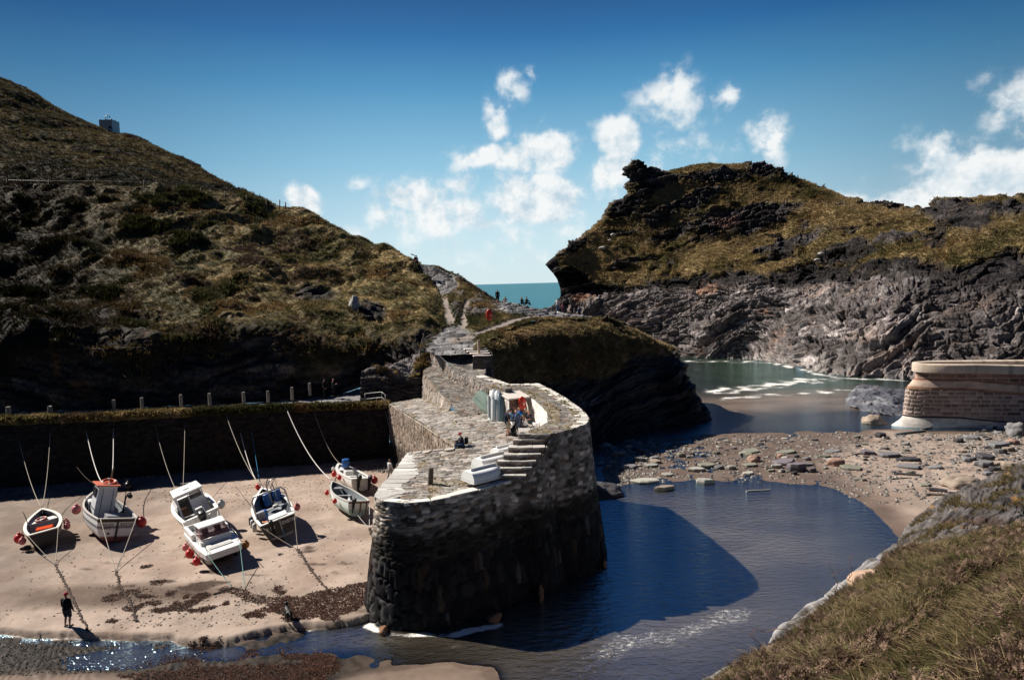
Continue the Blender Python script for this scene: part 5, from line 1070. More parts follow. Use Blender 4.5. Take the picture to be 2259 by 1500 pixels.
# worn timber edges of the trodden steps
for (p, q_, lb) in [((2040, 1408, 10.9), (2100, 1415, 10.9), 'grey timber step edge low in the trodden gap'), ((2130, 1354, 12.6), (2172, 1358, 12.6), 'small grey timber step edge higher in the trodden gap')]:
    a, b = WY(*p), WY(*q_); m = MB(); m.tube([a, (a+b)/2+[0, 0, .004], b], .035, 7, (.2, .18, .16)); tag(m.build('step_board', M_stone), lb, 'step')
# ================================================================== BOATS
M_boat = colmat('boat_paint', rough=.38, vs=3., amt=.14, bump=.0, spec=.45, obj=True)
M_steel = paint('steel_tube', (.45, .44, .42), .35, .5, .7, .3); M_black = paint('black_plastic', (.012, .012, .014), .4, .4); M_blackm = paint('black_rubber', (.02, .02, .022), .7, .3)
M_white = paint('white_gelcoat', (.78, .78, .76), .35, .45, 0, .16, 2.); M_grey = paint('grey_gelcoat', (.30, .31, .33), .5, .35, 0, .2, 2.)
M_red = paint('red_plastic', (.62, .035, .03), .45, .4, 0, .2); M_pink = paint('faded_red_plastic', (.66, .20, .20), .5, .35, 0, .2); M_orange = paint('orange_plastic', (.70, .16, .03), .45, .4, 0, .2)
M_wf = paint('white_fender', (.70, .68, .63), .5, .3, 0, .25); M_blue = paint('blue_plastic', (.015, .10, .34), .4, .4, 0, .2); M_dblue = paint('navy_paint', (.02, .026, .05), .4, .4)
M_wood = paint('varnished_wood', (.22, .11, .05), .5, .3, 0, .4, 8.); M_pole = paint('weathered_pole', (.23, .17, .12), .85, .2, 0, .4, 10.)
M_gal = paint('galvanised', (.36, .35, .34), .5, .4, .5, .3)
def glassmat(name, tint, a=.55):
    m, nt, b, o = newmat(name); b.inputs['Base Color'].default_value = (*tint, 1); b.inputs['Roughness'].default_value = .08; b.inputs['Specular IOR Level'].default_value = .6
    t = nd(nt, 'ShaderNodeBsdfTransparent', {'Color': (.8, .72, .72, 1)}).outputs[0]
    nt.links.new(nd(nt, 'ShaderNodeMixShader', {0: a, 1: t, 2: b.outputs[0]}).outputs[0], o.inputs[0]); return m
M_glass = glassmat('cabin_window', (.05, .045, .045), .6); M_glass2 = glassmat('tinted_windscreen', (.22, .12, .12), .5)
def GP(px, py):
    z = .4
    for _ in range(6):
        p = WZ(px, py, z); z = float(ground_z(np.array([p[0]]), np.array([p[1]]))[0])
    return np.array([p[0], p[1], z])
def hull_curves(L, B, H, tr, bowp, rake, sheer, ns=34, nj=15, fl=.5):
    """stern at y=-L/2, bow at +L/2, keel z=0, sheer about z=H"""
    s = np.linspace(0, 1, ns); f = np.where(s < .4, tr+(1-tr)*np.sin(np.pi/2*s/.4), np.maximum(1-((s-.4)/.6)**bowp, 0.0))
    b = np.maximum(B/2*f, .012); zs = H*(1+sheer*np.clip((s-.35)/.65, 0, 1)**2+.04*np.clip((.35-s)/.35, 0, 1)); k = H*.75*np.clip((s-.72)/.28, 0, 1)**2.4
    y = -L/2+L*s
    t = np.linspace(0, 1, nj)[None]
    x = b[:, None]*np.sin(np.pi/2*t)**(fl+.5*np.clip((s[:, None]-.55)/.45, 0, 1)); z = k[:, None]+(zs-k)[:, None]*(1-np.cos(np.pi/2*t)**1.15)
    yy = y[:, None]+rake*L*(z/H)*np.clip((s[:, None]-.6)/.4, 0, 1)**1.5-.0*t
    return s, b, zs, x, yy, z
def make_hull(t, L, B, H, cols, tr=.8, bowp=2.2, rake=.05, sheer=.25, floor=.35, thick=.05, inner=(.3, .3, .32), rail=(.75, .74, .7), railw=.09, deck_from=None, deckcol=(.72, .72, .7), fl=.5, keel=True):
    s, b, zs, X, Yv, Z = hull_curves(L, B, H, tr, bowp, rake, sheer, fl=fl); ns, nj = X.shape
    def side(X, Y, Z, sg): return np.stack([X*sg, Y, Z], -1)
    full = np.concatenate([side(X, Yv, Z, -1)[:, ::-1], side(X, Yv, Z, 1)[:, 1:]], 1)
    hz = full[..., 2]/np.broadcast_to(zs[:, None], full.shape[:2])
    c = np.zeros(full.shape)
    for z0, col in cols: c[hz >= z0] = col
    V = full.reshape(-1, 3); nw = full.shape[1]; Fq = grid_faces(ns, nw, True)
    # transom
    ring = full[0]; V = np.r_[V, ring]; C = np.r_[c.reshape(-1, 3), c[0]]
    tri = np.array([[ns*nw+j, ns*nw+j+1, ns*nw+nw-2-j, ns*nw+nw-1-j] for j in range(nw//2)])
    h = mesh_np('hull', V, [Fq, tri[:, ::-1]], M_boat, C, t)
    # inside lining
    xi = np.maximum(b[:, None]-thick, .004)*np.linspace(0, 1, 9)[None]**.35; zi = np.maximum(floor*H, (Z[:, :1]+.06))+(zs[:, None]-.02-floor*H)*np.linspace(0, 1, 9)[None]**2.2
    zi = np.minimum(zi, zs[:, None]-.015); yi = Yv[:, -1:]+0*xi; yi[0] += thick
    inn = np.concatenate([np.stack([-xi, yi, zi], -1)[:, ::-1], np.stack([xi, yi, zi], -1)[:, 1:]], 1)
    rg = inn[0]; n2 = inn.shape[1]; V = np.r_[inn.reshape(-1, 3), rg]; tri = np.array([[ns*n2+j, ns*n2+j+1, ns*n2+n2-2-j, ns*n2+n2-1-j] for j in range(n2//2)])
    mesh_np('lining', V, [grid_faces(ns, n2), tri], M_boat, np.broadcast_to(inner, V.shape), t)
    # gunwale rail
    m = MB(); edge = [np.array([-b[k], Yv[k, -1], zs[k]]) for k in range(ns-1, -1, -1)]+[np.array([b[k], Yv[k, -1], zs[k]]) for k in range(ns)]
    e = np.array(edge); nrm = np.gradient(e, axis=0); nrm = np.stack([nrm[:, 1], -nrm[:, 0], 0*nrm[:, 0]], 1); nrm /= np.linalg.norm(nrm, axis=1)[:, None]+1e-9
    # outward normals
    sgn = np.sign((nrm*np.array([e[:, 0], e[:, 1]*.3, 0*e[:, 0]], dtype=float).T).sum(1, keepdims=True)); nrm = nrm*np.where(sgn == 0, 1, sgn)
    e = np.r_[e, e[:1]]; nrm = np.r_[nrm, nrm[:1]]
    prof = [(.035, -.05), (.035, .02), (-railw, .02), (-railw, -.03)]
    Vr = np.stack([e+nrm*a+np.array([0, 0, z]) for a, z in prof], 0); mesh_np('gunwale', Vr.reshape(-1, 3), grid_faces(4, len(e)), M_boat, np.broadcast_to(rail, (Vr.shape[0]*Vr.shape[1], 3)), t, smooth=False)
    if keel:
        m = MB(); m.box((0, -L*.06, -.06), (.07, L*.72, .16), col=cols[0][1]); m.build('keel', M_boat, t)
    return dict(s=s, b=b, zs=zs, y=Yv[:, -1], L=L, B=B, H=H, hull=h)
def at_s(hd, s, side=1, inset=0):
    return np.array([side*(np.interp(s, hd['s'], hd['b'])-inset), np.interp(s, hd['s'], hd['y']), np.interp(s, hd['s'], hd['zs'])])
def bx(name, t, c, sz, mat, bevel=.0, rx=0, rz=0, parent=None):
    m = MB(); h = np.eye(3)
    if rx or rz:
        Mx = Matrix.Rotation(rz, 3, 'Z')@Matrix.Rotation(rx, 3, 'X'); h = np.array(Mx).T
    m.box(c, sz, ax=h); return m.build(name, mat, parent or t, bevel=bevel)
def tb(name, t, pts, r, mat, n=8): m = MB(); m.tube(pts, r, n); return m.build(name, mat, t, smooth=True)
def lettering(txt, size, mat, parent, loc, rot, name='lettering'):
    cu = bpy.data.curves.new('f', 'FONT'); cu.body = txt; cu.size = size; cu.align_x = 'CENTER'; cu.extrude = .004; cu.offset = .012*size
    ob = bpy.data.objects.new('tmp', cu); COL.objects.link(ob); dg = bpy.context.evaluated_depsgraph_get(); me = bpy.data.meshes.new_from_object(ob.evaluated_get(dg)); bpy.data.objects.remove(ob)
    o = link(name, me, mat, parent); o.location = loc; o.rotation_euler = rot; return o
def outboard(t, c, s=1.0, cowl=M_black, tilt=R(25), name='outboard_motor'):
    """engine hung on the transom at c (local); cowl, leg, skeg and propeller"""
    Mx = Matrix.Translation(Vector(c))@Matrix.Rotation(tilt, 4, 'X')
    def T(V): return [tuple(Mx@Vector(v)) for v in V]
    m = MB(); m.ball((0, -.12*s, .28*s), (.17*s, .26*s, .22*s), 16, 10); V = m.v[0]; c_ = np.array([0, -.12*s, .28*s]); u_ = (V-c_)/np.array([.17*s, .26*s, .22*s]); V = c_+np.sign(u_)*np.abs(u_)**.62*np.array([.15*s, .24*s, .20*s]); V[:, 2] = np.maximum(V[:, 2], .10*s); V[:, 1] -= .25*(V[:, 2]-.28*s); m.v[0] = np.array(T(V)); root = m.build(name, cowl, t, smooth=True)
    m = MB(); m.v = []; 
    for cc, sz in [((0, -.12*s, -.12*s), (.15*s, .20*s, .50*s)), ((0, -.13*s, -.50*s), (.09*s, .16*s, .34*s)), ((0, -.20*s, -.37*s), (.16*s, .34*s, .025*s)), ((0, -.13*s, -.74*s), (.03*s, .14*s, .16*s)), ((0, .03*s, .04*s), (.22*s, .12*s, .22*s))]: m.box(cc, sz)
    m.ball((0, -.13*s, -.64*s), (.055*s, .17*s, .055*s), 10, 8)
    m.v = [np.array(T(V)) for V in m.v]; m.build('leg', M_blackm, root, bevel=.008)
    m = MB()
    for k in range(3):
        a = k*2*math.pi/3; m.box((.07*s*math.cos(a), -.31*s, -.64*s+.07*s*math.sin(a)), (.09*s, .015*s, .06*s), ax=np.array(Matrix.Rotation(-a, 3, 'Y')@Matrix.Rotation(.4, 3, 'X')).T)
    m.v = [np.array(T(V)) for V in m.v]; m.build('propeller', M_blackm, root)
    return root
ROOTM = {}
def place(t, p, heading, heel, dz=0, trim=0):
    t.rotation_mode = 'XYZ'; t.location = (p[0], p[1], p[2]+dz); t.rotation_euler = (trim, heel, math.atan2(-heading[0], heading[1])); bpy.context.view_layer.update()
    return np.array(t.matrix_world)
def wp(Mw, p): return (Mw@np.r_[np.asarray(p, float), 1])[:3]
# ---- fenders and marker buoys hung over the sides: things of their own
def buoy(p, r, mat, label, group='buoys and fenders hung along the boats', up_=None, long=False):
    t = empty('fender_buoy' if not long else 'tube_fender', p, 0, label, 'buoy' if not long else 'fender', group); m = MB()
    if long:
        m.tube([(0, 0, -.30), (0, 0, -.25), (0, 0, .22), (0, 0, .30)], [r*.45, r, r, r*.4], 14)
    else:
        m.ball((0, 0, 0), (r, r, r*1.12), 18, 12); m.tube([(0, 0, r*.95), (0, 0, r*1.35)], [r*.42, r*.26], 12)
    m.build('body', mat, t, smooth=True)
    if up_ is not None:
        e = np.array(up_)-np.array(p); tb('lanyard', t, [(0, 0, r*1.3 if not long else .3), tuple(e*.6), tuple(e)], .012, M_pole, 5)
    return t
WH, BK, NV = (.78, .77, .74), (.012, .012, .016), (.02, .022, .04)
# 1 -- small open boat with a black hull and white rubber rail
t = empty('open_boat', label='small black open boat with a broad white rail, grounded on sand, orange box inside', cat='boat')
hd = make_hull(t, 5.0, 2.15, 1.0, [(0, (.015, .014, .018)), (.9, (.03, .028, .05))], tr=.78, bowp=2.6, sheer=.22, floor=.25, inner=(.27, .28, .30), rail=(.78, .75, .66), railw=.15)
bx('foredeck', t, (0, 1.05, .82), (1.7, .75, .05), M_white); bx('locker_front', t, (0, .70, .56), (1.72, .05, .5), M_grey); bx('thwart', t, (0, -2.1, .55), (1.4, .3, .05), M_grey)
tb('mast', t, [(-.72, -.9, .4), (-.85, -.3, 1.6), (-.95, -.05, 2.05)], .025, M_blackm)
M1 = place(t, GP(99, 1196)+np.array([-.6, 1.0, 0]), (-3.5, 5.0), R(-6), .12)
def ring(label, p, r, k, mats, tilt=(0, 0, 0), name='life_ring', grp=None):
    t = empty(name, p, 0, label, 'life ring', grp); m = MB(); n = 28
    m.tube([(r*math.cos(a), r*math.sin(a), 0) for a in np.linspace(0, 2*math.pi, n+1)], k, 10, cap=False); m.build('ring', mats[0], t, smooth=True)
    for q in range(4):
        m = MB(); a0 = q*math.pi/2+.4; m.tube([(r*math.cos(a), r*math.sin(a), 0) for a in np.linspace(a0, a0+.35, 5)], k*1.06, 10); m.build('band', mats[1], t, smooth=True)
    t.rotation_euler = tilt; return t
ring('red life ring lying on the foredeck of the small black boat', wp(M1, (-.1, .98, .93)), .30, .075, (paint('dull_red', (.35, .045, .03), .5), M_wf), (R(10), R(-6), 0))
o = bx('fish_box', None, (0, 0, 0), (.95, .5, .3), paint('matt_orange_box', (.62, .065, .015), .9, .05, 0, .15), .02); o.location = wp(M1, (.05, -1.05, .74)); o.rotation_euler = (R(6), R(-6), R(22)); tag(o, 'bright orange box standing inside the small black open boat', 'box')
for s_, sd_, r_, mt, lb in [(.30, -1, .30, M_red, 'big red buoy hung on the side of the small black boat, beside a pink one'), (.12, -1, .22, M_pink, 'faded pink buoy hung near the stern corner of the small black boat'), (.38, -1, .18, M_wf, 'pale buoy tucked behind the big red one on the small black boat'),
                            (.25, 1, .21, M_pink, 'lowest pink buoy of the three at the shaded side of the small black boat'), (.38, 1, .19, paint('dark_red', (.22, .05, .06), .5), 'middle dark red buoy of the three at the shaded side of the small black boat'), (.5, 1, .17, M_pink, 'uppermost pink buoy of the three at the shaded side of the small black boat')]:
    e = at_s(hd, s_, sd_); buoy(wp(M1, e+np.array([sd_*(r_+.05), 0, -.42])), r_, mt, lb, up_=wp(M1, e))
BOW1 = wp(M1, at_s(hd, 1.0)); ST1 = [wp(M1, at_s(hd, 0, -1)), wp(M1, at_s(hd, 0, 1))]
# 2 -- white fishing boat with a tall wheelhouse
t = empty('fishing_boat', label='white fishing boat leaning on the sand with tall grey wheelhouse and orange roof', cat='boat')
hd = make_hull(t, 6.8, 2.75, 1.45, [(0, (.16, .035, .03)), (.22, (.74, .72, .70)), (.60, (.05, .05, .10)), (.635, (.76, .75, .73)), (.86, (.05, .045, .05)), (.93, (.72, .70, .67))], tr=.86, bowp=2.5, sheer=.28, floor=.42, inner=(.22, .24, .27), rail=(.66, .62, .56), railw=.08)
wc_ = MB(); wc_.prism([(-.68, .1), (.62, .1), (.62, 1.55), (-.68, 1.55)], .55, 2.95, top=[(-.62, .14), (.56, .14), (.56, 1.35), (-.62, 1.35)]); wh = wc_.build('wheelhouse', paint('wheelhouse_grey', (.62, .62, .64), .45, .35, 0, .12, 2.), t, bevel=.03)
rf = bx('roof', t, (-.03, .75, 3.0), (1.5, 1.6, .08), paint('orange_roof', (.62, .16, .09), .5), .03)
for x in (-.32, .34): bx('door_seam', t, (x if x < 0 else x, .085, 1.75), (.02, .03, 2.1), M_blackm, parent=wh)
bx('door_handle', t, (-.22, .07, 1.6), (.10, .05, .04), M_steel, parent=wh); bx('window', t, (-.69, .75, 2.45), (.05, .85, .62), M_black, .01, parent=wh); bx('window', t, (.63, .75, 2.45), (.05, .85, .62), M_black, .01, parent=wh)
bx('fore_cabin', t, (-.03, 1.95, 1.35), (1.5, .95, .5), M_white, .06); bx('thwart', t, (0, -2.6, 1.05), (2.0, .6, .05), M_grey); bx('engine_box', t, (.2, -1.2, .95), (.8, .9, .6), M_grey, .03)
tb('mast', t, [(.30, 1.2, 3.0), (.34, 1.25, 4.1)], .05, M_pole); tb('pot_hauler', t, [(.98, -.6, 1.2), (1.02, -.5, 2.2), (1.15, -.45, 2.55), (1.35, -.45, 2.6)], .055, M_blackm)
m = MB(); m.tube([(1.32, -.47, 2.35), (1.32, -.35, 2.35)], .16, 12); m.build('winch_wheel', M_blackm, t, smooth=True)
tb('rail', t, [(-1.2, -.5, 1.4), (-1.25, 0, 1.95), (-1.2, .9, 2.0), (-1.05, 1.9, 1.85)], .025, M_blackm)
bx('rubbing_band', t, (0, -3.44, 1.36), (2.34, .06, .16), M_black); bx('rudder_post', t, (.05, -3.46, .75), (.11, .06, 1.2), M_black)
lettering('THOZE', .24, M_black, t, (-.58, -3.425, 1.02), (R(90), 0, 0)); lettering('DAYS', .22, M_black, t, (-.60, -3.425, .80), (R(90), 0, 0)); lettering('EXETER', .26, M_black, t, (.66, -3.425, 1.02), (R(90), 0, 0))
m = MB(); m.tube([(-.42, -3.38, .52), (-.42, -3.46, .52)], .07, 12); m.build('exhaust_port', M_black, t)
M2 = place(t, GP(247, 1200)+np.array([-2.2, 2.6, 0]), (-.67, .74), R(13), .18)
ring('orange and white life ring lying on the wheelhouse roof', wp(M2, (.1, .75, 3.12)), .42, .10, (paint('ring_orange', (.55, .09, .025), .5), M_wf), (R(6), R(13), 0))
for s_, sd_, r_, mt, lb in [(.62, -1, .30, M_pink, 'pale pink buoy hung on the sunlit side of the white wheelhouse boat'), (.03, 1, .32, paint('deep_red', (.42, .03, .035), .5), 'round red buoy at the stern corner of the white wheelhouse boat'), (.12, 1, .22, M_blackm, 'dark buoy above the round red one at the stern of the wheelhouse boat')]:
    e = at_s(hd, s_, sd_); buoy(wp(M2, e+np.array([sd_*(r_+.05), 0, -.35])), r_, mt, lb, up_=wp(M2, e))
ROOF2 = [wp(M2, (-.35, .9, 3.1)), wp(M2, (.3, 1.0, 3.1))]; SIDE2 = wp(M2, (-.7, 1.0, 2.9)); ST2 = [wp(M2, at_s(hd, 0, -1, .15)), wp(M2, at_s(hd, 0, 1, .05))]
# 3 -- white cabin cruiser with a big outboard
t = empty('cabin_cruiser', label='white cabin cruiser tilted on the sand with a big black outboard and open door', cat='boat')
hd = make_hull(t, 6.3, 2.6, 1.35, [(0, (.70, .70, .69)), (.5, WH)], tr=.9, bowp=2.6, sheer=.2, floor=.38, inner=(.5, .5, .52), rail=WH, railw=.20)
cb = MB(); y0, y1 = -.55, 1.55
def panel(name, quad, th, mat, parent):
    q = np.array(quad, float); n = np.cross(q[1]-q[0], q[3]-q[0]); n /= np.linalg.norm(n); m = MB(); m.add(np.r_[q, q-n*th], [(0, 1, 2, 3), (7, 6, 5, 4), (0, 4, 5, 1), (1, 5, 6, 2), (2, 6, 7, 3), (3, 7, 4, 0)]); return m.build(name, mat, parent)
M_cab = paint('cabin_white', (.66, .66, .66), .4, .4, 0, .12, 2.)
cab = panel('cabin_side', [(-1.0, y0, 1.3), (-1.0, y1, 1.3), (-.9, y1-.35, 1.75), (-.92, y0, 1.75)], .05, M_cab, t); panel('cabin_side', [(1.0, y0, 1.3), (.92, y0, 1.75), (.9, y1-.35, 1.75), (1.0, y1, 1.3)], -.05, M_cab, t)
for sx in (-1, 1):
    panel('side_window', [(sx*.92, y0+.15, 1.76), (sx*.9, y1-.4, 1.76), (sx*.82, y1-.75, 2.45), (sx*.84, y0+.15, 2.45)], .02*sx, M_glass, t)
bk_ = bx('bulkhead', t, (.42, y0, 1.15), (1.0, .05, 1.5), M_cab); bx('bulkhead_top', t, (0, y0, 2.42), (1.7, .05, .12), M_cab); bx('door_post', t, (-.05, y0, 1.85), (.07, .06, 1.3), M_cab); bx('door_post', t, (-.85, y0, 1.6), (.14, .06, 1.8), M_cab); bx('door_post', t, (.86, y0, 2.1), (.1, .06, .7), M_cab)
panel('bulkhead_window', [(.02, y0-.01, 1.92), (.78, y0-.01, 1.92), (.78, y0-.01, 2.36), (.02, y0-.01, 2.36)], .02, M_glass, t); bx('window_frame', t, (.4, y0-.02, 1.9), (.84, .03, .04), M_black, parent=bk_)
panel('windscreen', [(-.88, y1-.3, 1.75), (.88, y1-.3, 1.75), (.78, y1-.85, 2.45), (-.78, y1-.85, 2.45)], -.02, M_glass, t)
rf = MB(); rf.prism([(-.98, y0-.35), (.98, y0-.35), (.92, y1-.6), (-.92, y1-.6)], 2.47, 2.60); rf.build('cabin_roof', M_white, t, bevel=.06); bx('roof_hatch', t, (0, y0+.35, 2.615), (.4, .09, .03), M_black)
fd = MB(); fd.prism([(-1.02, y1), (1.02, y1), (.75, 2.4), (.0, 3.1), (-.75, 2.4)], 1.32, 1.62, top=[(-.9, y1-.25), (.9, y1-.25), (.55, 2.2), (.0, 2.8), (-.55, 2.2)]); fd.build('fore_cabin', M_white, t, bevel=.05)
bx('seat', t, (-.5, .2, .95), (.4, .4, .6), M_wood, .02); bx('dashboard', t, (.45, .9, 1.25), (.7, .3, .5), M_blackm, .02); bx('stern_bench', t, (-.75, -2.7, 1.1), (.75, .45, .35), M_cab, .04); bx('stern_bench', t, (.8, -2.7, 1.1), (.6, .45, .35), M_cab, .04); bx('stern_rail', t, (.35, -2.95, 1.55), (.05, .05, .45), M_steel)
outboard(t, (.05, -3.12, 1.0), 1.75, M_black, R(8)); bx('cowl_stripe', t, (.05, -3.15, 1.92), (.45, .3, .06), M_gal, .02)
tb('bow_rail', t, [(1.0, .9, 1.65), (1.05, 1.6, 2.0), (.7, 2.5, 2.1), (.1, 3.2, 2.15)], .022, M_steel)
M3 = place(t, GP(462, 1186)+np.array([-2.0, 2.7, 0]), (-.58, .81), R(-15), .26)
e = at_s(hd, .2, 1); buoy(wp(M3, e+np.array([.3, 0, -.3])), .28, M_wf, 'white buoy hung at the stern quarter of the tilted cabin cruiser', up_=wp(M3, e))
BOW3 = [wp(M3, (-.35, 2.0, 1.65)), wp(M3, (.1, 3.2, 1.6))]; ST3 = [wp(M3, at_s(hd, .02, -1)), wp(M3, at_s(hd, .05, 1))]
# 4 -- white catamaran, bows towards the stream
t = empty('catamaran_cruiser', label='white twin hulled cabin boat with its square bow toward the stream', cat='boat')
L4, B4 = 5.2, 2.35
for sx in (-1, 1):
    m = MB(); ys = np.linspace(-L4/2, L4/2, 18); V = []
    for y in ys:
        f = (y+L4/2)/L4; w_ = .36*(1-.9*max(0, f-.62)/.38*.9); k = .55*max(0, (f-.7)/.3)**2; cx = sx*.78
        V += [(cx-w_, y, .85), (cx-w_*.9, y, .45+k*.3), (cx-w_*.25, y, k), (cx+w_*.25, y, k), (cx+w_*.9, y, .45+k*.3), (cx+w_, y, .85)]
    m.add(V, [(a*6+j, a*6+j+1, a*6+6+j+1, a*6+6+j) for a in range(17) for j in range(5)]+[(0, 1, 2, 3, 4, 5), tuple(17*6+j for j in (5, 4, 3, 2, 1, 0))], None); m.c[0] = np.where(np.array(V)[:, 2:3] > .40, np.array([.045, .05, .085]), np.array([.02, .02, .026]))
    m.build('hull', M_boat, t, smooth=True)
m = MB(); m.prism([(-1.18, -2.6), (1.18, -2.6), (1.2, 1.2), (1.05, 2.45), (.8, 2.62), (-.8, 2.62), (-1.05, 2.45), (-1.2, 1.2)], .72, 1.12); m.build('deck', M_white, t, bevel=.05)
bx('cockpit_floor', t, (0, -1.55, 1.13), (1.7, 1.8, .03), M_grey); 
for sx in (-1, 1): bx('coaming', t, (sx*1.02, -1.5, 1.32), (.22, 2.1, .42), M_white, .05)
bx('coaming', t, (0, -2.5, 1.3), (2.1, .16, .38), M_white, .05)
m = MB(); m.prism([(-.95, -.55), (.95, -.55), (.95, 1.05), (-.95, 1.05)], 1.12, 1.5, top=[(-.88, -.55), (.88, -.55), (.84, .85), (-.84, .85)]); m.build('cabin_side', M_white, t, bevel=.04)
panel('windscreen', [(.86, .86, 1.5), (-.86, .86, 1.5), (-.74, .42, 2.05), (.74, .42, 2.05)], .02, M_glass2, t)
for sx in (-1, 1): panel('side_window', [(sx*.89, -.35, 1.5), (sx*.86, .8, 1.5), (sx*.75, .4, 2.05), (sx*.77, -.35, 2.05)], .02*sx, M_glass2, t)
for sx in (-.88, .88): bx('window_post', t, (sx*.95, -.42, 1.75), (.07, .07, .65), M_white)
m = MB(); m.prism([(-.86, -.62), (.86, -.62), (.80, .5), (-.80, .5)], 2.05, 2.15); m.build('cabin_roof', M_white, t, bevel=.04); bx('seat', t, (-.35, .05, 1.5), (.35, .35, .7), paint('red_seat', (.33, .07, .05), .7), .03); bx('seat', t, (.4, .05, 1.5), (.35, .35, .7), M_wf, .03)
bx('foredeck_hatch', t, (0, 1.55, 1.15), (1.4, .8, .05), paint('deck_grey', (.55, .55, .53), .7), .02)
tb('pulpit_rail', t, [(-1.0, .6, 1.15), (-1.0, .62, 1.62), (-.95, 2.3, 1.66), (-.9, 2.35, 1.15)], .018, M_steel); tb('pulpit_rail', t, [(1.0, .6, 1.15), (1.0, .62, 1.62), (.95, 2.3, 1.66), (.9, 2.35, 1.15)], .018, M_steel)
tb('pulpit_rail', t, [(-.95, 1.3, 1.64), (.95, 1.3, 1.64)], .016, M_steel); tb('stern_rail', t, [(-.95, -2.5, 1.45), (-.95, -2.5, 1.85), (-.35, -2.5, 1.85), (-.35, -2.5, 1.45)], .022, M_steel); tb('stern_rail', t, [(.95, -2.5, 1.45), (.95, -2.5, 1.85), (.35, -2.5, 1.85), (.35, -2.5, 1.45)], .022, M_steel)
outboard(t, (-.5, -2.68, 1.05), 1.05, M_black, R(35))
M4 = place(t, GP(464, 1232)+np.array([.1, .6, 0]), (3.0, -3.9), R(6), .05)
for y_, sx, r_, mt, lb in [(-1.2, 1, .21, M_pink, 'pinkish red buoy nearest the stern of the white twin hulled boat'), (.1, 1, .26, M_red, 'middle red buoy on the sunlit side of the white twin hulled boat'), (1.7, 1, .23, M_red, 'red buoy nearest the bow of the white twin hulled boat'), (1.75, -1, .22, paint('amber', (.36, .15, .03), .5), 'amber buoy on the shaded side of the white twin hulled boat')]:
    buoy(wp(M4, (sx*(1.22+r_), y_, .62)), r_, mt, lb, up_=wp(M4, (sx*1.15, y_, 1.1)))
BOW4 = [wp(M4, (.95, 2.45, 1.14)), wp(M4, (-.95, 2.45, 1.14))]; ST4 = [wp(M4, (1.0, -2.5, 1.3)), wp(M4, (-1.0, -2.5, 1.3))]
# 5 -- open fishing boat with a black transom and a steel arch
t = empty('open_fishing_boat', label='open fishing boat with black transom and steel arch, leaning on the sand', cat='boat')
hd = make_hull(t, 6.6, 2.55, 1.25, [(0, (.42, .40, .36)), (.12, (.03, .034, .055)), (.34, BK)], tr=.88, bowp=2.5, sheer=.32, floor=.35, inner=(.14, .155, .175), rail=(.74, .74, .72), railw=.14)
tb('steel_arch', t, [(-1.12, -1.75, 1.25), (-1.1, -1.7, 2.55), (-.9, -1.68, 2.82), (.9, -1.68, 2.82), (1.1, -1.7, 2.55), (1.14, -1.75, 1.25)], .06, M_steel, 10)
tb('gantry', t, [(.25, 1.0, 1.2), (.2, 1.0, 2.35), (.5, .95, 2.75), (.9, .9, 2.85)], .05, M_steel); tb('gantry', t, [(.65, 1.0, 1.2), (.62, 1.0, 2.45)], .04, M_steel)
bx('engine_cover', t, (.15, -2.2, .95), (1.2, .9, .55), M_white, .04); bx('control_box', t, (-.75, -1.45, 1.35), (.42, .35, .55), M_grey, .03); bx('bait_crate', t, (-.72, -2.1, .85), (.35, .5, .45), paint('orange_crate', (.45, .16, .05), .6), .02); bx('thwart', t, (0, .35, .95), (2.1, .28, .05), M_grey); bx('side_seat', t, (.75, -2.2, .85), (.7, 1.1, .06), M_white, .02)
bx('white_cushion', t, (-.85, .1, 1.05), (.3, .22, .12), M_wf, .04); bx('white_cushion', t, (.35, .35, 1.05), (.35, .2, .14), M_wf, .04)
for a, b in [((-1.1, 1.0, 1.3), (-1.75, 1.6, 3.2)), ((.1, 2.0, 1.4), (-.1, 2.3, 3.6)), ((.5, 1.6, 1.4), (.45, 1.9, 3.0)), ((.9, 1.2, 1.4), (.9, 1.4, 3.4))]: tb('rod', t, [a, tuple((np.array(a)+b)/2), b], [.022, .016, .008], M_blackm, 6)
bx('transom_cap', t, (0, -3.31, 1.30), (2.2, .12, .05), M_white, .01); bx('rudder', t, (.12, -3.42, .15), (.05, .28, .8), paint('sky_blue_paint', (.10, .33, .52), .5), .01); bx('rudder_stock', t, (.10, -3.37, .85), (.09, .09, 1.0), M_gal); outboard(t, (-.45, -3.28, 1.05), .95, M_black, R(4))
M_let = paint('white_letter', (.8, .8, .8), .5); lettering('EXETER', .30, M_let, t, (.70, -3.315, .86), (R(90), 0, 0)); lettering('R S 2', .28, M_let, t, (-.55, -3.315, .80), (R(90), 0, 0))
M5 = place(t, GP(628, 1190)+np.array([-1.6, 2.9, 0]), (-3.2, 6.2), R(-13), .18)
for q_, (lx, ly, lz, lb) in enumerate([(.05, 1.5, 1.35, 'blue barrel standing nearest the stem of the open black transom boat'), (.75, 1.25, 1.45, 'blue drum behind the gantry of the open black transom boat'), (-.62, -.65, .95, 'dark blue drum amidships behind the grey control box')]):
    m = MB(); m.tube([(0, 0, -.42), (0, 0, -.40), (0, 0, -.12), (0, 0, -.1), (0, 0, .12), (0, 0, .15), (0, 0, .40), (0, 0, .42)], [.26, .28, .28, .30, .30, .28, .28, .25], 18); o = m.build('blue_barrel', M_blue, smooth=False); o.location = wp(M5, (lx, ly, lz)); o.rotation_euler = (0, R(-13), 0); tag(o, lb, 'barrel', 'blue barrels on the boats')
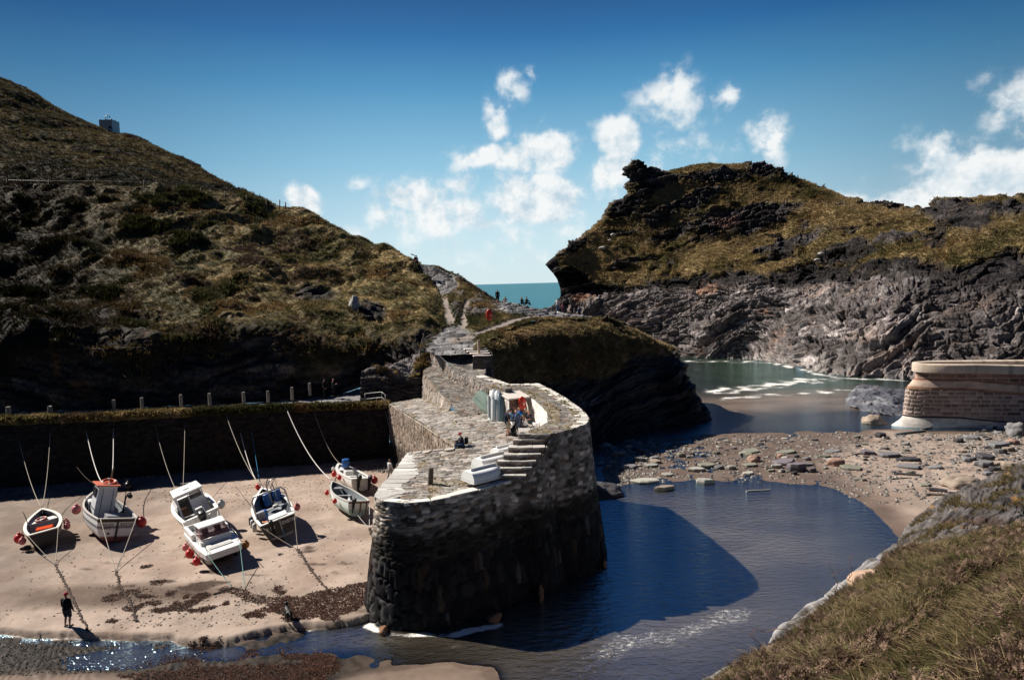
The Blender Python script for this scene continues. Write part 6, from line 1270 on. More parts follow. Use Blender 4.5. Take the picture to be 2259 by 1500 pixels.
for s_, sd_, r_, mt, lb, lg in [(.22, -1, .14, M_wf, 'white tube fender nearer the transom of the open black boat', True), (.36, -1, .14, M_wf, 'white tube fender further forward on the open black boat', True), (.46, -1, .15, M_dblue, 'dark blue tube fender hung beside the white ones', True), (.12, 1, .22, M_pink, 'pinkish red buoy on the shaded rail of the open black transom boat', False)]:
    e = at_s(hd, s_, sd_); buoy(wp(M5, e+np.array([sd_*(r_+.06), 0, -.42 if lg else .05])), r_, mt, lb, up_=wp(M5, e), long=lg)
m = MB(); m.tube([(0, 0, 0), (0, 0, .3)], [.16, .02], 12); o = m.build('marker_cone', M_red, smooth=True); o.location = wp(M5, (.85, -2.9, .95)); tag(o, 'small red cone lying in the stern of the open black transom boat', 'cone')
BOW5 = wp(M5, at_s(hd, 1.0)); ST5 = [wp(M5, at_s(hd, 0, -1)), wp(M5, at_s(hd, 0, 1))]
# 6 -- mint green open boat beside the quay
t = empty('green_open_boat', label='pale green clinker open boat with small outboard, beached beside the quay', cat='boat')
hd = make_hull(t, 5.0, 1.95, 1.05, [(0, (.30, .42, .40)), (.28, (.36, .52, .47)), (.48, (.66, .74, .70)), (.7, (.60, .70, .66)), (.72, (.7, .77, .74))], tr=.82, bowp=2.4, sheer=.30, floor=.3, inner=(.16, .18, .20), rail=(.62, .62, .58), railw=.08)
for y in (-.9, .7): bx('thwart', t, (0, y, .72), (1.7, .24, .04), M_grey)
bx('stern_seat', t, (0, -2.1, .78), (1.4, .5, .04), M_white); bx('foredeck', t, (0, 1.75, 1.05), (.8, .5, .04), M_grey); bx('floor_crate', t, (-.3, -.2, .5), (.7, .5, .3), paint('red_crate', (.35, .03, .03), .6), .02); outboard(t, (-.42, -2.48, .95), .85, M_black, R(6))
bx('transom_band', t, (0, -2.515, .98), (1.55, .04, .09), M_wood); bx('transom_rib', t, (.15, -2.52, .55), (.10, .05, .85), M_wood); bx('transom_rib', t, (.6, -2.52, .62), (.08, .05, .65), M_wood); bx('rudder', t, (.15, -2.62, .0), (.05, .25, .55), paint('pale_blue_paint', (.42, .55, .6), .5), .01)
M6 = place(t, GP(785, 1145)+np.array([-1.3, 1.9, 0]), (-2.9, 4.1), R(10), .26)
for s_, sd_, r_, lb in [(.72, -1, .17, 'pink cone buoy nearest the bow of the pale green boat'), (.3, -1, .17, 'pink cone buoy amidships on the pale green boat')]:
    e = at_s(hd, s_, sd_); buoy(wp(M6, e+np.array([sd_*(r_+.06), 0, -.3])), r_, M_red, lb, up_=wp(M6, e))
BOW6 = wp(M6, at_s(hd, 1.0)); ST6 = [wp(M6, (-.45, -2.5, .6)), wp(M6, at_s(hd, 0, 1))]
# 7 -- white boat with two outboards behind it
t = empty('white_speedboat', label='white open boat with two black outboards behind the pale green boat', cat='boat')
hd = make_hull(t, 5.6, 2.2, 1.1, [(0, (.7, .7, .69)), (.4, WH)], tr=.9, bowp=2.8, sheer=.22, floor=.35, inner=(.62, .62, .60), rail=WH, railw=.22)
bx('console', t, (-.2, -.1, .95), (.8, .6, .75), M_white, .06); bx('console_screen', t, (-.2, .2, 1.4), (.7, .04, .25), M_glass, 0, R(-20)); bx('seat', t, (-.2, -1.0, .75), (.9, .4, .5), M_wf, .05); bx('foredeck', t, (0, 1.6, 1.12), (1.3, 1.4, .05), M_white, .02); bx('stern_well', t, (0, -2.4, .95), (1.6, .35, .4), M_white, .04); bx('dark_hatch', t, (-.55, -1.7, .98), (.5, .3, .04), M_dblue); bx('dark_hatch', t, (.55, -2.0, 1.0), (.5, .3, .04), M_dblue)
outboard(t, (-.35, -2.85, .98), 1.25, M_black, R(6)); outboard(t, (.72, -2.82, .95), 1.1, M_black, R(6))
t.scale = (.88, .88, .88); M7 = place(t, GP(798, 1092)+np.array([-1.6, 2.6, 0]), (-3.4, 4.9), R(8), .16)
m = MB(); m.tube([(0, 0, -.42), (0, 0, -.1), (0, 0, .12), (0, 0, .40), (0, 0, .42)], [.29, .31, .32, .30, .26], 18); o = m.build('blue_barrel', M_blue); o.location = wp(M7, (.2, 1.75, 1.55)); tag(o, 'bright blue barrel standing on the foredeck of the white two engined boat', 'barrel', 'blue barrels on the boats')
for s_, sd_, r_, mt, lb in [(.6, -1, .22, M_red, 'red buoy on the sunlit rail of the white two engined boat'), (.35, -1, .19, M_red, 'smaller red buoy just behind the bow of the pale green boat'), (.85, -1, .17, M_wf, 'white buoy at the bow of the two engined boat'), (.03, 1, .27, paint('deep_red', (.42, .03, .035), .5), 'dull red buoy at the stern corner of the two engined boat, by the quay')]:
    e = at_s(hd, s_, sd_); buoy(wp(M7, e+np.array([sd_*(r_+.06), 0, -.25])), r_, mt, lb, up_=wp(M7, e))
BOW7 = wp(M7, at_s(hd, .97)); 
# lone buoys on the sand
buoy(GP(570, 1079)+np.array([0, 0, .24]), .24, M_red, 'red buoy lying alone on sand behind the open black transom boat', 'loose buoys on the sand')
buoy(GP(284, 1080)+np.array([0, 0, .30]), .34, M_black, 'large black buoy on the shaded shingle by the harbour wall', 'loose buoys on the sand', up_=GP(284, 1080)+np.array([0, 0, .9]))
# ---- mooring ropes: each a thing -------------------------------------------------
def rope(a, b, label, mat, r=.022, sag=.0, name='mooring_rope', grp='mooring ropes of the beached boats', n=14):
    a, b = np.array(a, float), np.array(b, float); pts = [a+(b-a)*t+np.array([0, 0, -sag*4*t*(1-t)]) for t in np.linspace(0, 1, n)]
    m = MB(); m.tube(pts, r, 6); return tag(m.build(name, mat, smooth=True), label, 'rope' if name != 'mooring_chain' else 'chain', grp)
M_rope = paint('pale_rope', (.48, .43, .36), .9, .1, 0, .3, 20.); M_rwh = paint('white_rope', (.75, .72, .68), .85, .1, 0, .2, 20.); M_rdk = paint('weedy_rope', (.10, .075, .055), .9, .1, 0, .4, 20.); M_rbl = paint('blue_rope', (.06, .28, .48), .8, .1, 0, .2, 20.); M_rgr = paint('green_rope', (.20, .36, .34), .8, .1, 0, .2, 20.)
def WPt(px, py, Y=0): return WY(px, py, np.interp(px, [0, 150, 300, 450, 600, 720, 860], [57.7, 58.7, 59.9, 61.1, 62., 62.7, 63.6])-.25)
rope(BOW1, WPt(42, 972, 61.8), 'pale bow rope of the small black boat, slanting toward the frame edge', M_rope, sag=.8); rope(BOW1, WPt(111, 950, 62.2), 'second pale bow rope of the small black boat, rising almost straight', M_rope, sag=.7)
rope(ROOF2[0], WPt(190, 950, 62.4), 'thick pale rope from the orange roof up to the wall, west of its pair', M_rwh, .03, .7); rope(ROOF2[1], WPt(250, 945, 62.5), 'thick pale rope from the orange roof up to the wall, east of its pair', M_rwh, .03, .7); rope(SIDE2, WPt(158, 1012, 61.8), 'thin dim rope from the wheelhouse side into the dark wall', M_rdk, .016, .3)
rope(BOW3[0], WPt(343, 943, 62.7), 'brown bow rope of the cabin cruiser, slanting', M_rope, .018, .8); rope(BOW3[1], WPt(408, 930, 62.9), 'brown bow rope of the cabin cruiser, hanging nearly upright', M_rope, .018, .2)
rope(BOW5, WPt(497, 910, 63.2), 'pale bow rope of the open black transom boat', M_rope, .024, .8); rope(BOW5+np.array([.1, 0, 0]), WPt(530, 952, 63.0), 'thick white bow rope of the open black transom boat', M_rwh, .03, 1.1)
rope(GP(573, 1070)+np.array([0, 0, .3]), WPt(555, 948, 63.0), 'blue rope running up from the lone red buoy', M_rbl, .022, .1)
rope(BOW6, WPt(629, 894, 63.6), 'thick white rope from the pale green boat up to the wall top', M_rwh, .038, 1.0); rope(BOW7, WPt(693, 908, 63.4), 'thin brown bow rope of the white two engined boat', M_rope, .018, .8)
rope(WPt(812, 905, 63.4), GP(838, 1010), 'thin dark rope hanging from the railing corner', M_rdk, .018, .1); rope(WPt(850, 905, 62.6), GP(878, 1024)+np.array([0, 0, .2]), 'pale rope hanging down the upright slate wall', M_rope, .02, .1)
c1, c2, c4a, c4b, c5, c6 = GP(122, 1246), GP(256, 1262), GP(513, 1296), GP(541, 1300), GP(657, 1212), GP(815, 1166)
for k, p in enumerate(ST1): rope(p, c1, ['stern rope from the sunlit corner of the small black boat', 'stern rope from the shaded corner of the small black boat'][k], M_rope, .02, .05)
for k, p in enumerate(ST2): rope(p, c2, ['stern rope crossing the letters on the white wheelhouse boat', 'stern rope at the shaded corner of the white wheelhouse boat'][k], M_rope, .024, .05)
rope(ST3[0], ST4[0], 'white rope tying the cruiser to the twin hulled boat, sunlit side', M_rwh, .024, .05); rope(ST3[1], ST4[1], 'white rope tying the cruiser to the twin hulled boat, shaded side', M_rwh, .024, .05)
rope(BOW4[0], c4a, 'blue green rope from the sunlit bow of the twin hulled boat', M_rgr, .022, .05); rope(BOW4[1], c4b, 'blue green rope from the shaded bow of the twin hulled boat', M_rgr, .022, .05)
rope(ST5[0], c5, 'stern rope from the sunlit corner of the open black transom boat', M_rope, .02, .05); rope(ST5[1], c5, 'stern rope hanging from the shaded corner of the open black transom boat', M_rope, .02, .02)
rope(ST6[0], c6, 'pale stern rope running from the pale green boat to the quay', M_rwh, .022, .05); rope(ST6[1], c6, 'second stern rope of the pale green boat, nearly upright', M_rwh, .022, .02)
# ground chains overgrown with weed
def chain(pxs, label, r=.055):
    P = crow([GP(*p) for p in pxs], 60); P[:, 2] = ground_z(P[:, 0], P[:, 1])+.03; P[:, :2] += .05*np.stack([perlin(P*1.7), perlin(P*1.7+9)], 1)
    m = MB(); m.tube(list(P), list(r*(.7+.6*np.abs(perlin(P*3.1)))), 6)
    for k in range(0, 60, 2):
        for q in range(3): m.ball(P[k]+rng.normal(size=3)*np.array([.05, .05, .008])-[0, 0, .01], (.07, .05, .018), 6, 4)
    return tag(m.build('mooring_chain', paint('weedy_chain', (.05, .032, .024), .8, .2, 0, .4, 10.), smooth=True), label, 'chain', 'weedy ground chains')
chain([(122, 1246), (140, 1280), (155, 1310), (172, 1345), (195, 1392)], 'weedy ground chain leading from the small black boat past the man'); chain([(256, 1262), (268, 1300), (290, 1335), (301, 1372)], 'weedy ground chain behind the white wheelhouse boat')
chain([(657, 1212), (678, 1245), (703, 1278), (726, 1304)], 'straight brown ground chain below the open black transom boat'); chain([(513, 1296), (490, 1305), (470, 1312)], 'short weedy chain end below the twin hulled boat'); chain([(815, 1166), (822, 1180), (828, 1200)], 'short chain running in under the quay corner')
# ================================================================== ROCKS, WEED, PEBBLES
M_rock = colmat('shore_rock', rough=.75, vs=6., amt=.45, bump=.5, bscale=10., spec=.3, bdist=.03)
def slab(p, l, w_, th, rz, tilt, col, label, grp, cat='rock', name='slate_rock', nside=7):
    a = np.sort((np.arange(nside)+rng.uniform(-.28, .28, nside))*2*math.pi/nside); r = rng.uniform(.78, 1.12, nside)
    P = np.c_[np.cos(a)*r*l/2, np.sin(a)*r*w_/2]; m = MB(); top = P*rng.uniform(.82, .97); zt = th*(.8+.3*rng.uniform(size=nside))
    m.prism([tuple(q) for q in P], -th*.6, th*.25, col, None); n = nside; V = m.v[0]
    m = MB(); V = np.r_[np.c_[P, np.full(n, -th*.6)], np.c_[P*1.02, np.full(n, th*.35)+rng.uniform(-.1, .1, n)*th], np.c_[top, zt]]
    Fs = [tuple(range(n))[::-1], tuple(range(2*n, 3*n))]+[(k*n+j, k*n+(j+1) % n, (k+1)*n+(j+1) % n, (k+1)*n+j) for k in (0, 1) for j in range(n)]
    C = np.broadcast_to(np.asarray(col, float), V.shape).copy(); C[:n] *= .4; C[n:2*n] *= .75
    m.add(V, Fs, C); o = m.build(name, M_rock, bevel=min(.03, th*.15), seg=1); o.location = p; o.rotation_euler = (tilt[0], tilt[1], rz); return tag(o, label, cat, grp)
TN = {'pale': (.34, .33, .29), 'grey': (.18, .175, .18), 'dark': (.06, .056, .06), 'tan': (.30, .24, .19), 'greenish': (.20, .195, .155), 'pinkish': (.30, .19, .145), 'lilac': (.15, .13, .145)}
EX = [(485, 858, 112, .34, 'tan', 'thick tan slab lying alone at the head of the pool'), (690, 820, 105, .30, 'pale', 'broad pale slab standing clear of the water at the head of the pool'), (640, 757, 92, .2, 'pale', 'pale flat slab in shallow water north of the lone broad slab'), (420, 737, 82, .16, 'pale', 'pale slab at the edge of the jumbled stones by the dark cliff'),
 (690, 735, 90, .18, 'greenish', 'greenish flat slab just beyond a pale flat one'), (500, 781, 62, .14, 'pale', 'small pale slab alone in shallow water near the quay'), (390, 810, 150, .16, 'pale', 'very long thin pale slab beside the quay wall'), (895, 775, 72, .16, 'pale', 'pale slab at the near edge of the central scatter'), (905, 733, 80, .14, 'greenish', 'greenish slab west of the pink boulder'),
 (875, 675, 60, .16, 'pale', 'pale square slab on the seaward rim of the central scatter'), (910, 663, 108, .12, 'greenish', 'long thin greenish slab on the seaward rim of the central scatter'), (1075, 720, 120, .2, 'lilac', 'long lilac grey slab in the middle of the scatter'), (1090, 668, 112, .14, 'greenish', 'long greenish slab beyond the lilac grey one'),
 (1137, 757, 108, .5, 'lilac', 'big blocky lilac grey rock with a dark hollow'), (1010, 760, 52, .14, 'greenish', 'small greenish slab beside the big blocky rock'), (1040, 742, 62, .22, 'pale', 'pale tilted slab touching the big blocky rock'), (1215, 762, 52, .26, 'lilac', 'short lilac block just east of the big blocky rock'), (1275, 690, 62, .14, 'greenish', 'greenish slab on the sand west of the long grey one'),
 (1310, 664, 88, .12, 'grey', 'long thin grey slab far out on the sand'), (1180, 729, 100, .14, 'grey', 'grey slab between the lilac one and the pink rubble'), (1405, 746, 112, .14, 'greenish', 'long low slab east of the pink rubble'), (1590, 685, 125, .22, 'grey', 'large dark grey slab resting on others on the open sand'), (1690, 705, 100, .2, 'dark', 'dark slab leaning beside the large grey one'),
 (1480, 675, 82, .26, 'lilac', 'rounded lilac slab on the open sand'), (1690, 741, 125, .16, 'grey', 'long grey slab at the near edge of the open sand'), (1822, 745, 82, .16, 'grey', 'grey slab pile member east of the long one'), (1552, 590, 62, .34, 'dark', 'dark humped rock before the breakwater'), (2062, 732, 92, .3, 'grey', 'tilted grey slab near the bank'), (2062, 697, 96, .3, 'dark', 'dark raised slab standing on edge near the bank'),
 (1452, 804, 60, .14, 'greenish', 'small greenish stone by the pool rim'), (2190, 745, 90, .4, 'tan', 'tan block beside the bank edge'), (2130, 640, 110, .3, 'grey', 'large grey slab in the rubble below the breakwater'), (2000, 600, 80, .24, 'grey', 'grey slab in rubble closest to the breakwater foot'), (1770, 830, 70, .1, 'greenish', 'flat greenish slab on bare sand by the driftwood')]
for (cx, cy, ln_, th, tn, lb) in EX:
    p = GP(1250+cx/2.239, 700+cy/2.239); l = ln_/2.239*p[1]/1506
    slab(p+np.array([0, 0, th*.35]), l, l*rng.uniform(.5, .85), th, rng.uniform(-.5, .5), (rng.uniform(-.08, .08), rng.uniform(-.08, .08)), np.array(TN[tn])*rng.uniform(.85, 1.15), lb, 'slabs of slate on the foreshore')
for (cx, cy, sz, lb) in [(925, 708, 66, 'pink crusted boulder west in the central scatter'), (1060, 690, 44, 'small pink crusted boulder among greenish slabs'), (1330, 728, 86, 'largest pink crusted boulder, lumpy, in the central scatter'), (2205, 625, 60, 'ochre boulder in the rubble near the bank'), (285+0, 655, 0, '')]:
    if not sz: continue
    p = GP(1250+cx/2.239, 700+cy/2.239); l = sz/2.239*p[1]/1506; o = boulder('boulder', p+np.array([0, 0, l*.12]), (l/2, l*.4, l*.3), TN['pinkish'], cx, rough=.4, mat=M_rock); tag(o, lb, 'boulder', 'pink crusted boulders')
for (cx, cy, ln_, hh, tn, lb) in [(150, 872, 260, .8, 'dark', 'large dark rock emerging from the water beside the quay'), (1515, 525, 120, .8, 'tan', 'crumbly tan boulder at the nose of the breakwater'), (1405, 282, 130, 1.0, 'dark', 'dark hump of rock at the foot of the headland'), (1640, 300, 130, 1.3, 'dark', 'dark leaning rock at the water edge behind the breakwater'), (2225, 580, 110, 1.2, 'grey', 'tall grey rock against the breakwater at the frame edge'), (1950, 830, 190, .7, 'tan', 'low brown rock beside the bank edge')]:
    p = GP(1250+cx/2.239, 700+cy/2.239); l = ln_/2.239*p[1]/1506; o = boulder('shore_rock', p+np.array([0, 0, hh*.1]), (l/2, l*.4, hh), np.array(TN[tn])*.9, cx*.1, rough=.45, mat=M_rock, strat=.12, nu=40, nv=26); tag(o, lb, 'rock')
Z1 = [(205, 690), (440, 650), (440, 770), (330, 815), (165, 800), (160, 720)]; ZA = [(165, 640), (330, 600), (430, 640), (450, 720), (330, 760), (165, 740)]
zones = [(ZA, 78, (.35, 1.3), 'by the foot of the dark cliff', ('pale', 'grey', 'grey', 'tan'), 'jumbled slabs below the dark cliff'), ([(480, 640), (840, 600), (1180, 590), (1330, 640), (1420, 760), (1000, 785), (700, 745), (520, 700)], 62, (.3, 1.1), 'in the central scatter', ('pale', 'greenish', 'grey', 'lilac', 'dark'), 'slabs of the central scatter'),
         ([(1330, 590), (1880, 570), (1900, 740), (1720, 770), (1500, 790), (1400, 700)], 48, (.25, .9), 'on the open sand', ('grey', 'dark', 'lilac', 'greenish'), 'slabs on the open sand'), ([(1890, 575), (2100, 545), (2259, 560), (2259, 740), (2080, 790), (1940, 690)], 84, (.35, 1.2), 'in the rubble below the breakwater', ('grey', 'dark', 'grey', 'tan'), 'rubble slabs below the breakwater')]
for zp, n, (a, b), wh_, tns, grp in zones:
    zp = np.array(zp, float); k = 0
    while k < n:
        cx, cy = rng.uniform(zp[:, 0].min(), zp[:, 0].max()), rng.uniform(zp[:, 1].min(), zp[:, 1].max())
        if poly_sdf(zp, np.array([cx]), np.array([cy]))[0] > 0: continue
        p = GP(1250+cx/2.239, 700+cy/2.239); l = a+(b-a)*rng.uniform()**2.2; tn = tns[rng.integers(len(tns))]; th = l*rng.uniform(.10, .3)
        sz = 'small' if l < a+(b-a)*.2 else 'middle sized' if l < a+(b-a)*.55 else 'large'
        slab(p+np.array([0, 0, th*.3]), l, l*rng.uniform(.5, .9), th, rng.uniform(-.7, .7), (rng.uniform(-.16, .16), rng.uniform(-.16, .16)), np.array(TN[tn])*rng.uniform(.7, 1.2), f'{sz} {tn} slab lying {wh_}', grp); k += 1
# driftwood
for (a, b, r_, mt, lb) in [((1972, 1046), (2035, 1050), .10, 'dark', 'dark driftwood plank lying on the open sand'), ((1966, 1058), (2008, 1054), .05, 'dark', 'thin dark stick beside the driftwood plank'), ((2049, 1082), (2090, 1086), .17, 'dark', 'dark squared timber half under the bank'), ((2041, 1092), (2086, 1093), .10, 'tan', 'reddish brown timber just in front of the dark one'), ((1975, 961), (2040, 952), .16, 'grey', 'grey log lying before the breakwater foot'), ((2032, 949), (2062, 943), .13, 'grey', 'short grey log close against the breakwater foot'), ((1646, 1089), (1699, 1085), .07, 'pale', 'long pale stick floating at the head of the pool')]:
    A, B_ = GP(*a), GP(*b); A = A+[0, 0, r_*.6]; B_ = B_+[0, 0, r_*.6]; A[2] = max(A[2], .03); B_[2] = max(B_[2], .03); m = MB(); m.tube([A, A*.67+B_*.33+[0, .05, 0], A*.33+B_*.67, B_], [r_, r_*1.05, r_*.95, r_*.8], 7, np.array(TN[mt])*(.6 if mt == 'tan' else .9)); tag(m.build('driftwood', M_rock), lb, 'driftwood', 'driftwood on the foreshore')
# rough reef below the headland side of the breakwater
RF = rows([(1862, 905, 88), (1900, 920, 84), (1950, 925, 81), (1995, 915, 80)], [(1868, 888, 92), (1905, 893, 88), (1950, 893, 86), (1995, 885, 85)], [(1885, 862, 100), (1925, 858, 97), (1960, 858, 94), (1999, 850, 92)], [(1900, 860, 104), (1940, 856, 101), (1970, 852, 99), (2010, 848, 96)])
G, v = loft(RF, 140, [24, 40, 14]); rfv = v[:, None]+0*G[..., 0]; G[..., 2] = -.2+.75*(np.sin(np.pi*rfv/3)*np.sin(np.pi*np.linspace(.06, .94, 140))[None])+.55*fbm(G, 4, 2., 3., ridge=True)
c = rock_cols(G, np.array([.10, .10, .11]), np.array([.26, .26, .27]), np.array([.03, .03, .03])); rf_ = mesh_np('reef', G.reshape(-1, 3), grid_faces(*G.shape[:2]), colmat('reef_rock', rough=.4, vs=3., amt=.5, bump=.6, bscale=6., spec=.5, bdist=.08), c.reshape(-1, 3)); tag(rf_, kind='structure')
# seaweed: stuff in drifts
def in_polys(polys, n, soft=0.):
    out = []
    for poly, k in polys:
        Pz = np.array([GP(*q)[:2] for q in poly]); x0, y0 = Pz.min(0); x1, y1 = Pz.max(0); X = rng.uniform(x0, x1, k*3); Y = rng.uniform(y0, y1, k*3)
        s = poly_sdf(Pz, X, Y)+soft*fbm(np.stack([X, Y, 0*X], -1), 3, 1.1, 5.); ok = s < 0; out.append(np.c_[X[ok], Y[ok]][:k])
    q = np.concatenate(out); return np.c_[q, ground_z(q[:, 0], q[:, 1])]
wp_ = [([(600, 1345), (640, 1320), (720, 1300), (815, 1283), (815, 1320), (790, 1345), (740, 1368), (690, 1378), (640, 1370)], 3600), ([(485, 1296), (520, 1298), (600, 1320), (650, 1325), (600, 1345), (540, 1322), (500, 1310)], 800), ([(250, 1452), (400, 1438), (560, 1430), (600, 1440), (430, 1462), (260, 1475)], 1900), ([(260, 1490), (430, 1472), (620, 1462), (720, 1470), (730, 1500), (560, 1510), (300, 1512)], 3000), ([(600, 1430), (700, 1432), (740, 1455), (690, 1470), (630, 1455)], 900),
       ([(420, 1420), (500, 1424), (470, 1436), (380, 1436)], 350), ([(1410, 1145), (1450, 1135), (1500, 1145), (1470, 1160), (1420, 1158)], 380), ([(225, 1318), (300, 1298), (310, 1305), (240, 1332)], 260), ([(700, 1440), (760, 1450), (730, 1490), (690, 1480)], 500)]
for (x, y, w__, h__) in [(435, 1312, 26, 8), (430, 1330, 24, 8), (390, 1334, 16, 7), (290, 1340, 22, 7), (400, 1345, 60, 5), (497, 1329, 12, 7), (545, 1357, 24, 6), (575, 1360, 18, 6), (350, 1345, 20, 5), (463, 1340, 10, 4), (333, 1330, 22, 5), (380, 1308, 12, 6), (615, 1302, 14, 9), (345, 1285, 16, 5), (70, 1213, 26, 5), (320, 1250, 18, 4), (620, 1225, 8, 4), (250, 1370, 14, 4), (590, 1345, 26, 5), (325, 1316, 30, 4)]:
    wp_.append(([(x-w__, y), (x-w__*.3, y-h__), (x+w__*.7, y-h__*.7), (x+w__, y+h__*.2), (x+w__*.2, y+h__), (x-w__*.7, y+h__*.6)], int(w__*h__*1.1)))
q = in_polys(wp_, 0, .8); hs = rng.uniform(.04, .13, len(q))
wc2 = mixc(np.broadcast_to((.030, .013, .008), q.shape).copy(), (.105, .045, .026), rng.uniform(0, 1, len(q))**2)
M_weed = paint('unused_weed', (.05, .03, .02)); M_weed = colmat('seaweed', rough=.65, vs=8, amt=.4, bump=0, spec=.12)
blades('seaweed', q, np.tile([0, 0, 1.], (len(q), 1)), hs, hs*.5, wc2, M_weed, lean=2.2, nb=4, spread=.8, segs=2, droop=1.0)
# shingle under the harbour wall and grit over the foreshore
def stones(name, q, r0, r1, c0, c1, mat):
    n = len(q); base = np.array([(1, 0, 0), (0, 1, 0), (-1, 0, 0), (0, -1, 0), (0, 0, 1), (0, 0, -1)], float); f = np.array([(0, 1, 4), (1, 2, 4), (2, 3, 4), (3, 0, 4), (1, 0, 5), (2, 1, 5), (3, 2, 5), (0, 3, 5)])
    r = r0+(r1-r0)*rng.uniform(size=n)**3; a = rng.uniform(0, 6.28, n); s = r[:, None]*np.stack([rng.uniform(.8, 1.4, n), rng.uniform(.6, 1.1, n), rng.uniform(.35, .7, n)], 1)
    V = base[None]*s[:, None]*rng.uniform(.75, 1.2, (n, 6, 1)); ca, sa = np.cos(a)[:, None], np.sin(a)[:, None]; V = np.stack([V[..., 0]*ca-V[..., 1]*sa, V[..., 0]*sa+V[..., 1]*ca, V[..., 2]], -1)+q[:, None]+np.array([0, 0, .2])*s[:, None, 2:3]
    C = lerp(np.array(c0), np.array(c1), rng.uniform(size=(n, 1))); o = mesh_np(name, V.reshape(-1, 3), (f[None]+6*np.arange(n)[:, None, None]).reshape(-1, 3), mat, np.repeat(C, 6, 0), smooth=False); tag(o, kind='stuff')
q = in_polys([([(560, 1012), (700, 1005), (830, 1000), (880, 1015), (890, 1045), (800, 1040), (700, 1025), (560, 1036)], 5200), ([(-60, 1075), (200, 1050), (420, 1030), (560, 1012), (560, 1034), (420, 1048), (200, 1075), (-60, 1100)], 6500), ([(800, 1000), (880, 1000), (900, 1045), (820, 1040)], 1500)], 0, .5)
stones('shingle', q, .035, .16, (.07, .065, .065), (.27, .24, .22), M_rock)
q = in_polys([([(1330, 990), (1560, 960), (1850, 955), (2259, 960), (2259, 1060), (2000, 1120), (1880, 1110), (1820, 1070), (1560, 1060), (1400, 1066), (1330, 1080)], 7000), ([(1330, 985), (1440, 965), (1450, 1040), (1400, 1065), (1330, 1075)], 1600), ([(2090, 960), (2259, 945), (2259, 1060), (2180, 1050)], 1800)], 0, 1.0)
stones('foreshore_grit', q, .025, .24, (.06, .055, .055), (.34, .31, .28), M_rock)
q = in_polys([([(0, 1230), (700, 1150), (815, 1180), (815, 1290), (500, 1410), (0, 1390)], 900), ([(480, 1075), (700, 1050), (800, 1060), (800, 1110), (660, 1140), (480, 1110)], 900), ([(300, 1090), (420, 1070), (420, 1100), (300, 1120)], 200), ([(230, 1290), (620, 1290), (640, 1370), (250, 1390)], 900)], 0, .9); stones('beach_bits', q, .02, .085, (.04, .028, .022), (.16, .12, .1), M_rock)
q = in_polys([([(-120, 1404), (80, 1408), (330, 1416), (420, 1428), (330, 1470), (200, 1486), (-120, 1490)], 5200)], 0, .3); stones('stream_shingle', q, .02, .075, (.010, .009, .008), (.055, .048, .042), M_rock)
# foot prints as shallow dents are in the sand relief; foot-worn pillar of rock on the hillside
o = boulder('rock_pillar', WY(783, 690, 79)+np.array([0, -.4, 0]), (.72, .8, 1.9), (.26, .25, .25), 9, rough=.35, mat=M_rock, strat=.1, nu=32, nv=30); tag(o, 'upright grey rock pillar jutting from the grassy hillside', 'rock')
for k, (px, py, yy_, r_, lb) in enumerate([(1352, 520, 181, .75, 'white stone uppermost of the three on the headland slope'), (1345, 532, 181, .5, 'small white stone just below the uppermost on the headland'), (1329, 549, 182, .95, 'white slab lowest of the three on the headland slope'), (1808, 562, 148.5, .7, 'pale rock upper of two on the eastern headland grass'), (1800, 576, 148, .7, 'pale rock lower of two on the eastern headland grass')]):
    o = boulder('pale_rock', WY(px, py, yy_)+np.array([0, -.7, .2]), (r_, r_*.8, r_*.45), (.36, .345, .32), k+20, rough=.35, mat=M_rock); tag(o, lb, 'rock')
# ================================================================== POSTS, RAILING, FENCE, TOWER
def post(p, h, r, label, grp, name='mooring_post', lean=(0, 0), col=(.22, .19, .16)):
    m = MB(); p = np.array(p); n = 6; pts = [p+np.array([lean[0]*t*h, lean[1]*t*h, -.15+t*(h+.15)]) for t in np.linspace(0, 1, n)]
    m.tube(pts, [r*1.05, r, r*.97, r*.98, r*.96, r*.86], 12, col); V = m.v[0]; m.v[0] = V+(fbm(V*np.array([6, 6, .8]), 2, 1.)*r*.25)[:, None]*rng.uniform(-1, 1, (1, 3)); o = m.build(name, M_rock, smooth=False); return tag(o, label, 'post', grp)
PW = [(20, 921), (112, 919), (252, 905), (314, 900), (400, 893), (463, 890), (538, 887), (592, 884), (645, 879), (684, 869)]
lbs = ['mooring post at the west end, only one by the frame edge', 'sturdy sunlit mooring post second from the frame edge', 'dim mooring post first of the close pair', 'dim mooring post second of the close pair', 'mooring post above the cabin cruiser ropes', 'mooring post between the cruiser ropes and the steel arch boat', 'mooring post above the bow ropes of the black transom boat', 'slim mooring post just east of the bow ropes', 'tall pale mooring post near the steps', 'easternmost short mooring post under the overgrown cliff']
for (px, py), lb in zip(PW, lbs):
    Y_ = np.interp(px, [0, 150, 300, 450, 600, 720], [58.6, 59.6, 61.2, 62.6, 64.4, 67.5]); post(WY(px, py, Y_), .95 if px < 640 else 1.1, .20 if px < 200 else .15, lb, 'wooden mooring posts along the harbour path', col=(.24, .21, .18))
p = WZ(949, 1066, 6.32); post(p, .86, .15, 'leaning dark timber post on the quay head', None, 'quay_post', (.10, 0), (.10, .08, .065)); p = WY(1057, 783, 62.2); post(p, 1.35, .13, 'squared timber post beside the slab topped block', None, 'timber_post', (0, 0), (.42, .32, .23))
rl = empty('railing', WY(806, 893, 63.7), 0, 'thin metal railing at the corner where the wall meets the quay', 'railing'); o0 = np.array(rl.location)
c0_, c1_, c2_ = [WY(x, y, z_)-o0 for x, y, z_ in ((806, 893, 63.7), (843, 889, 63.7), (851, 896, 62.4))]
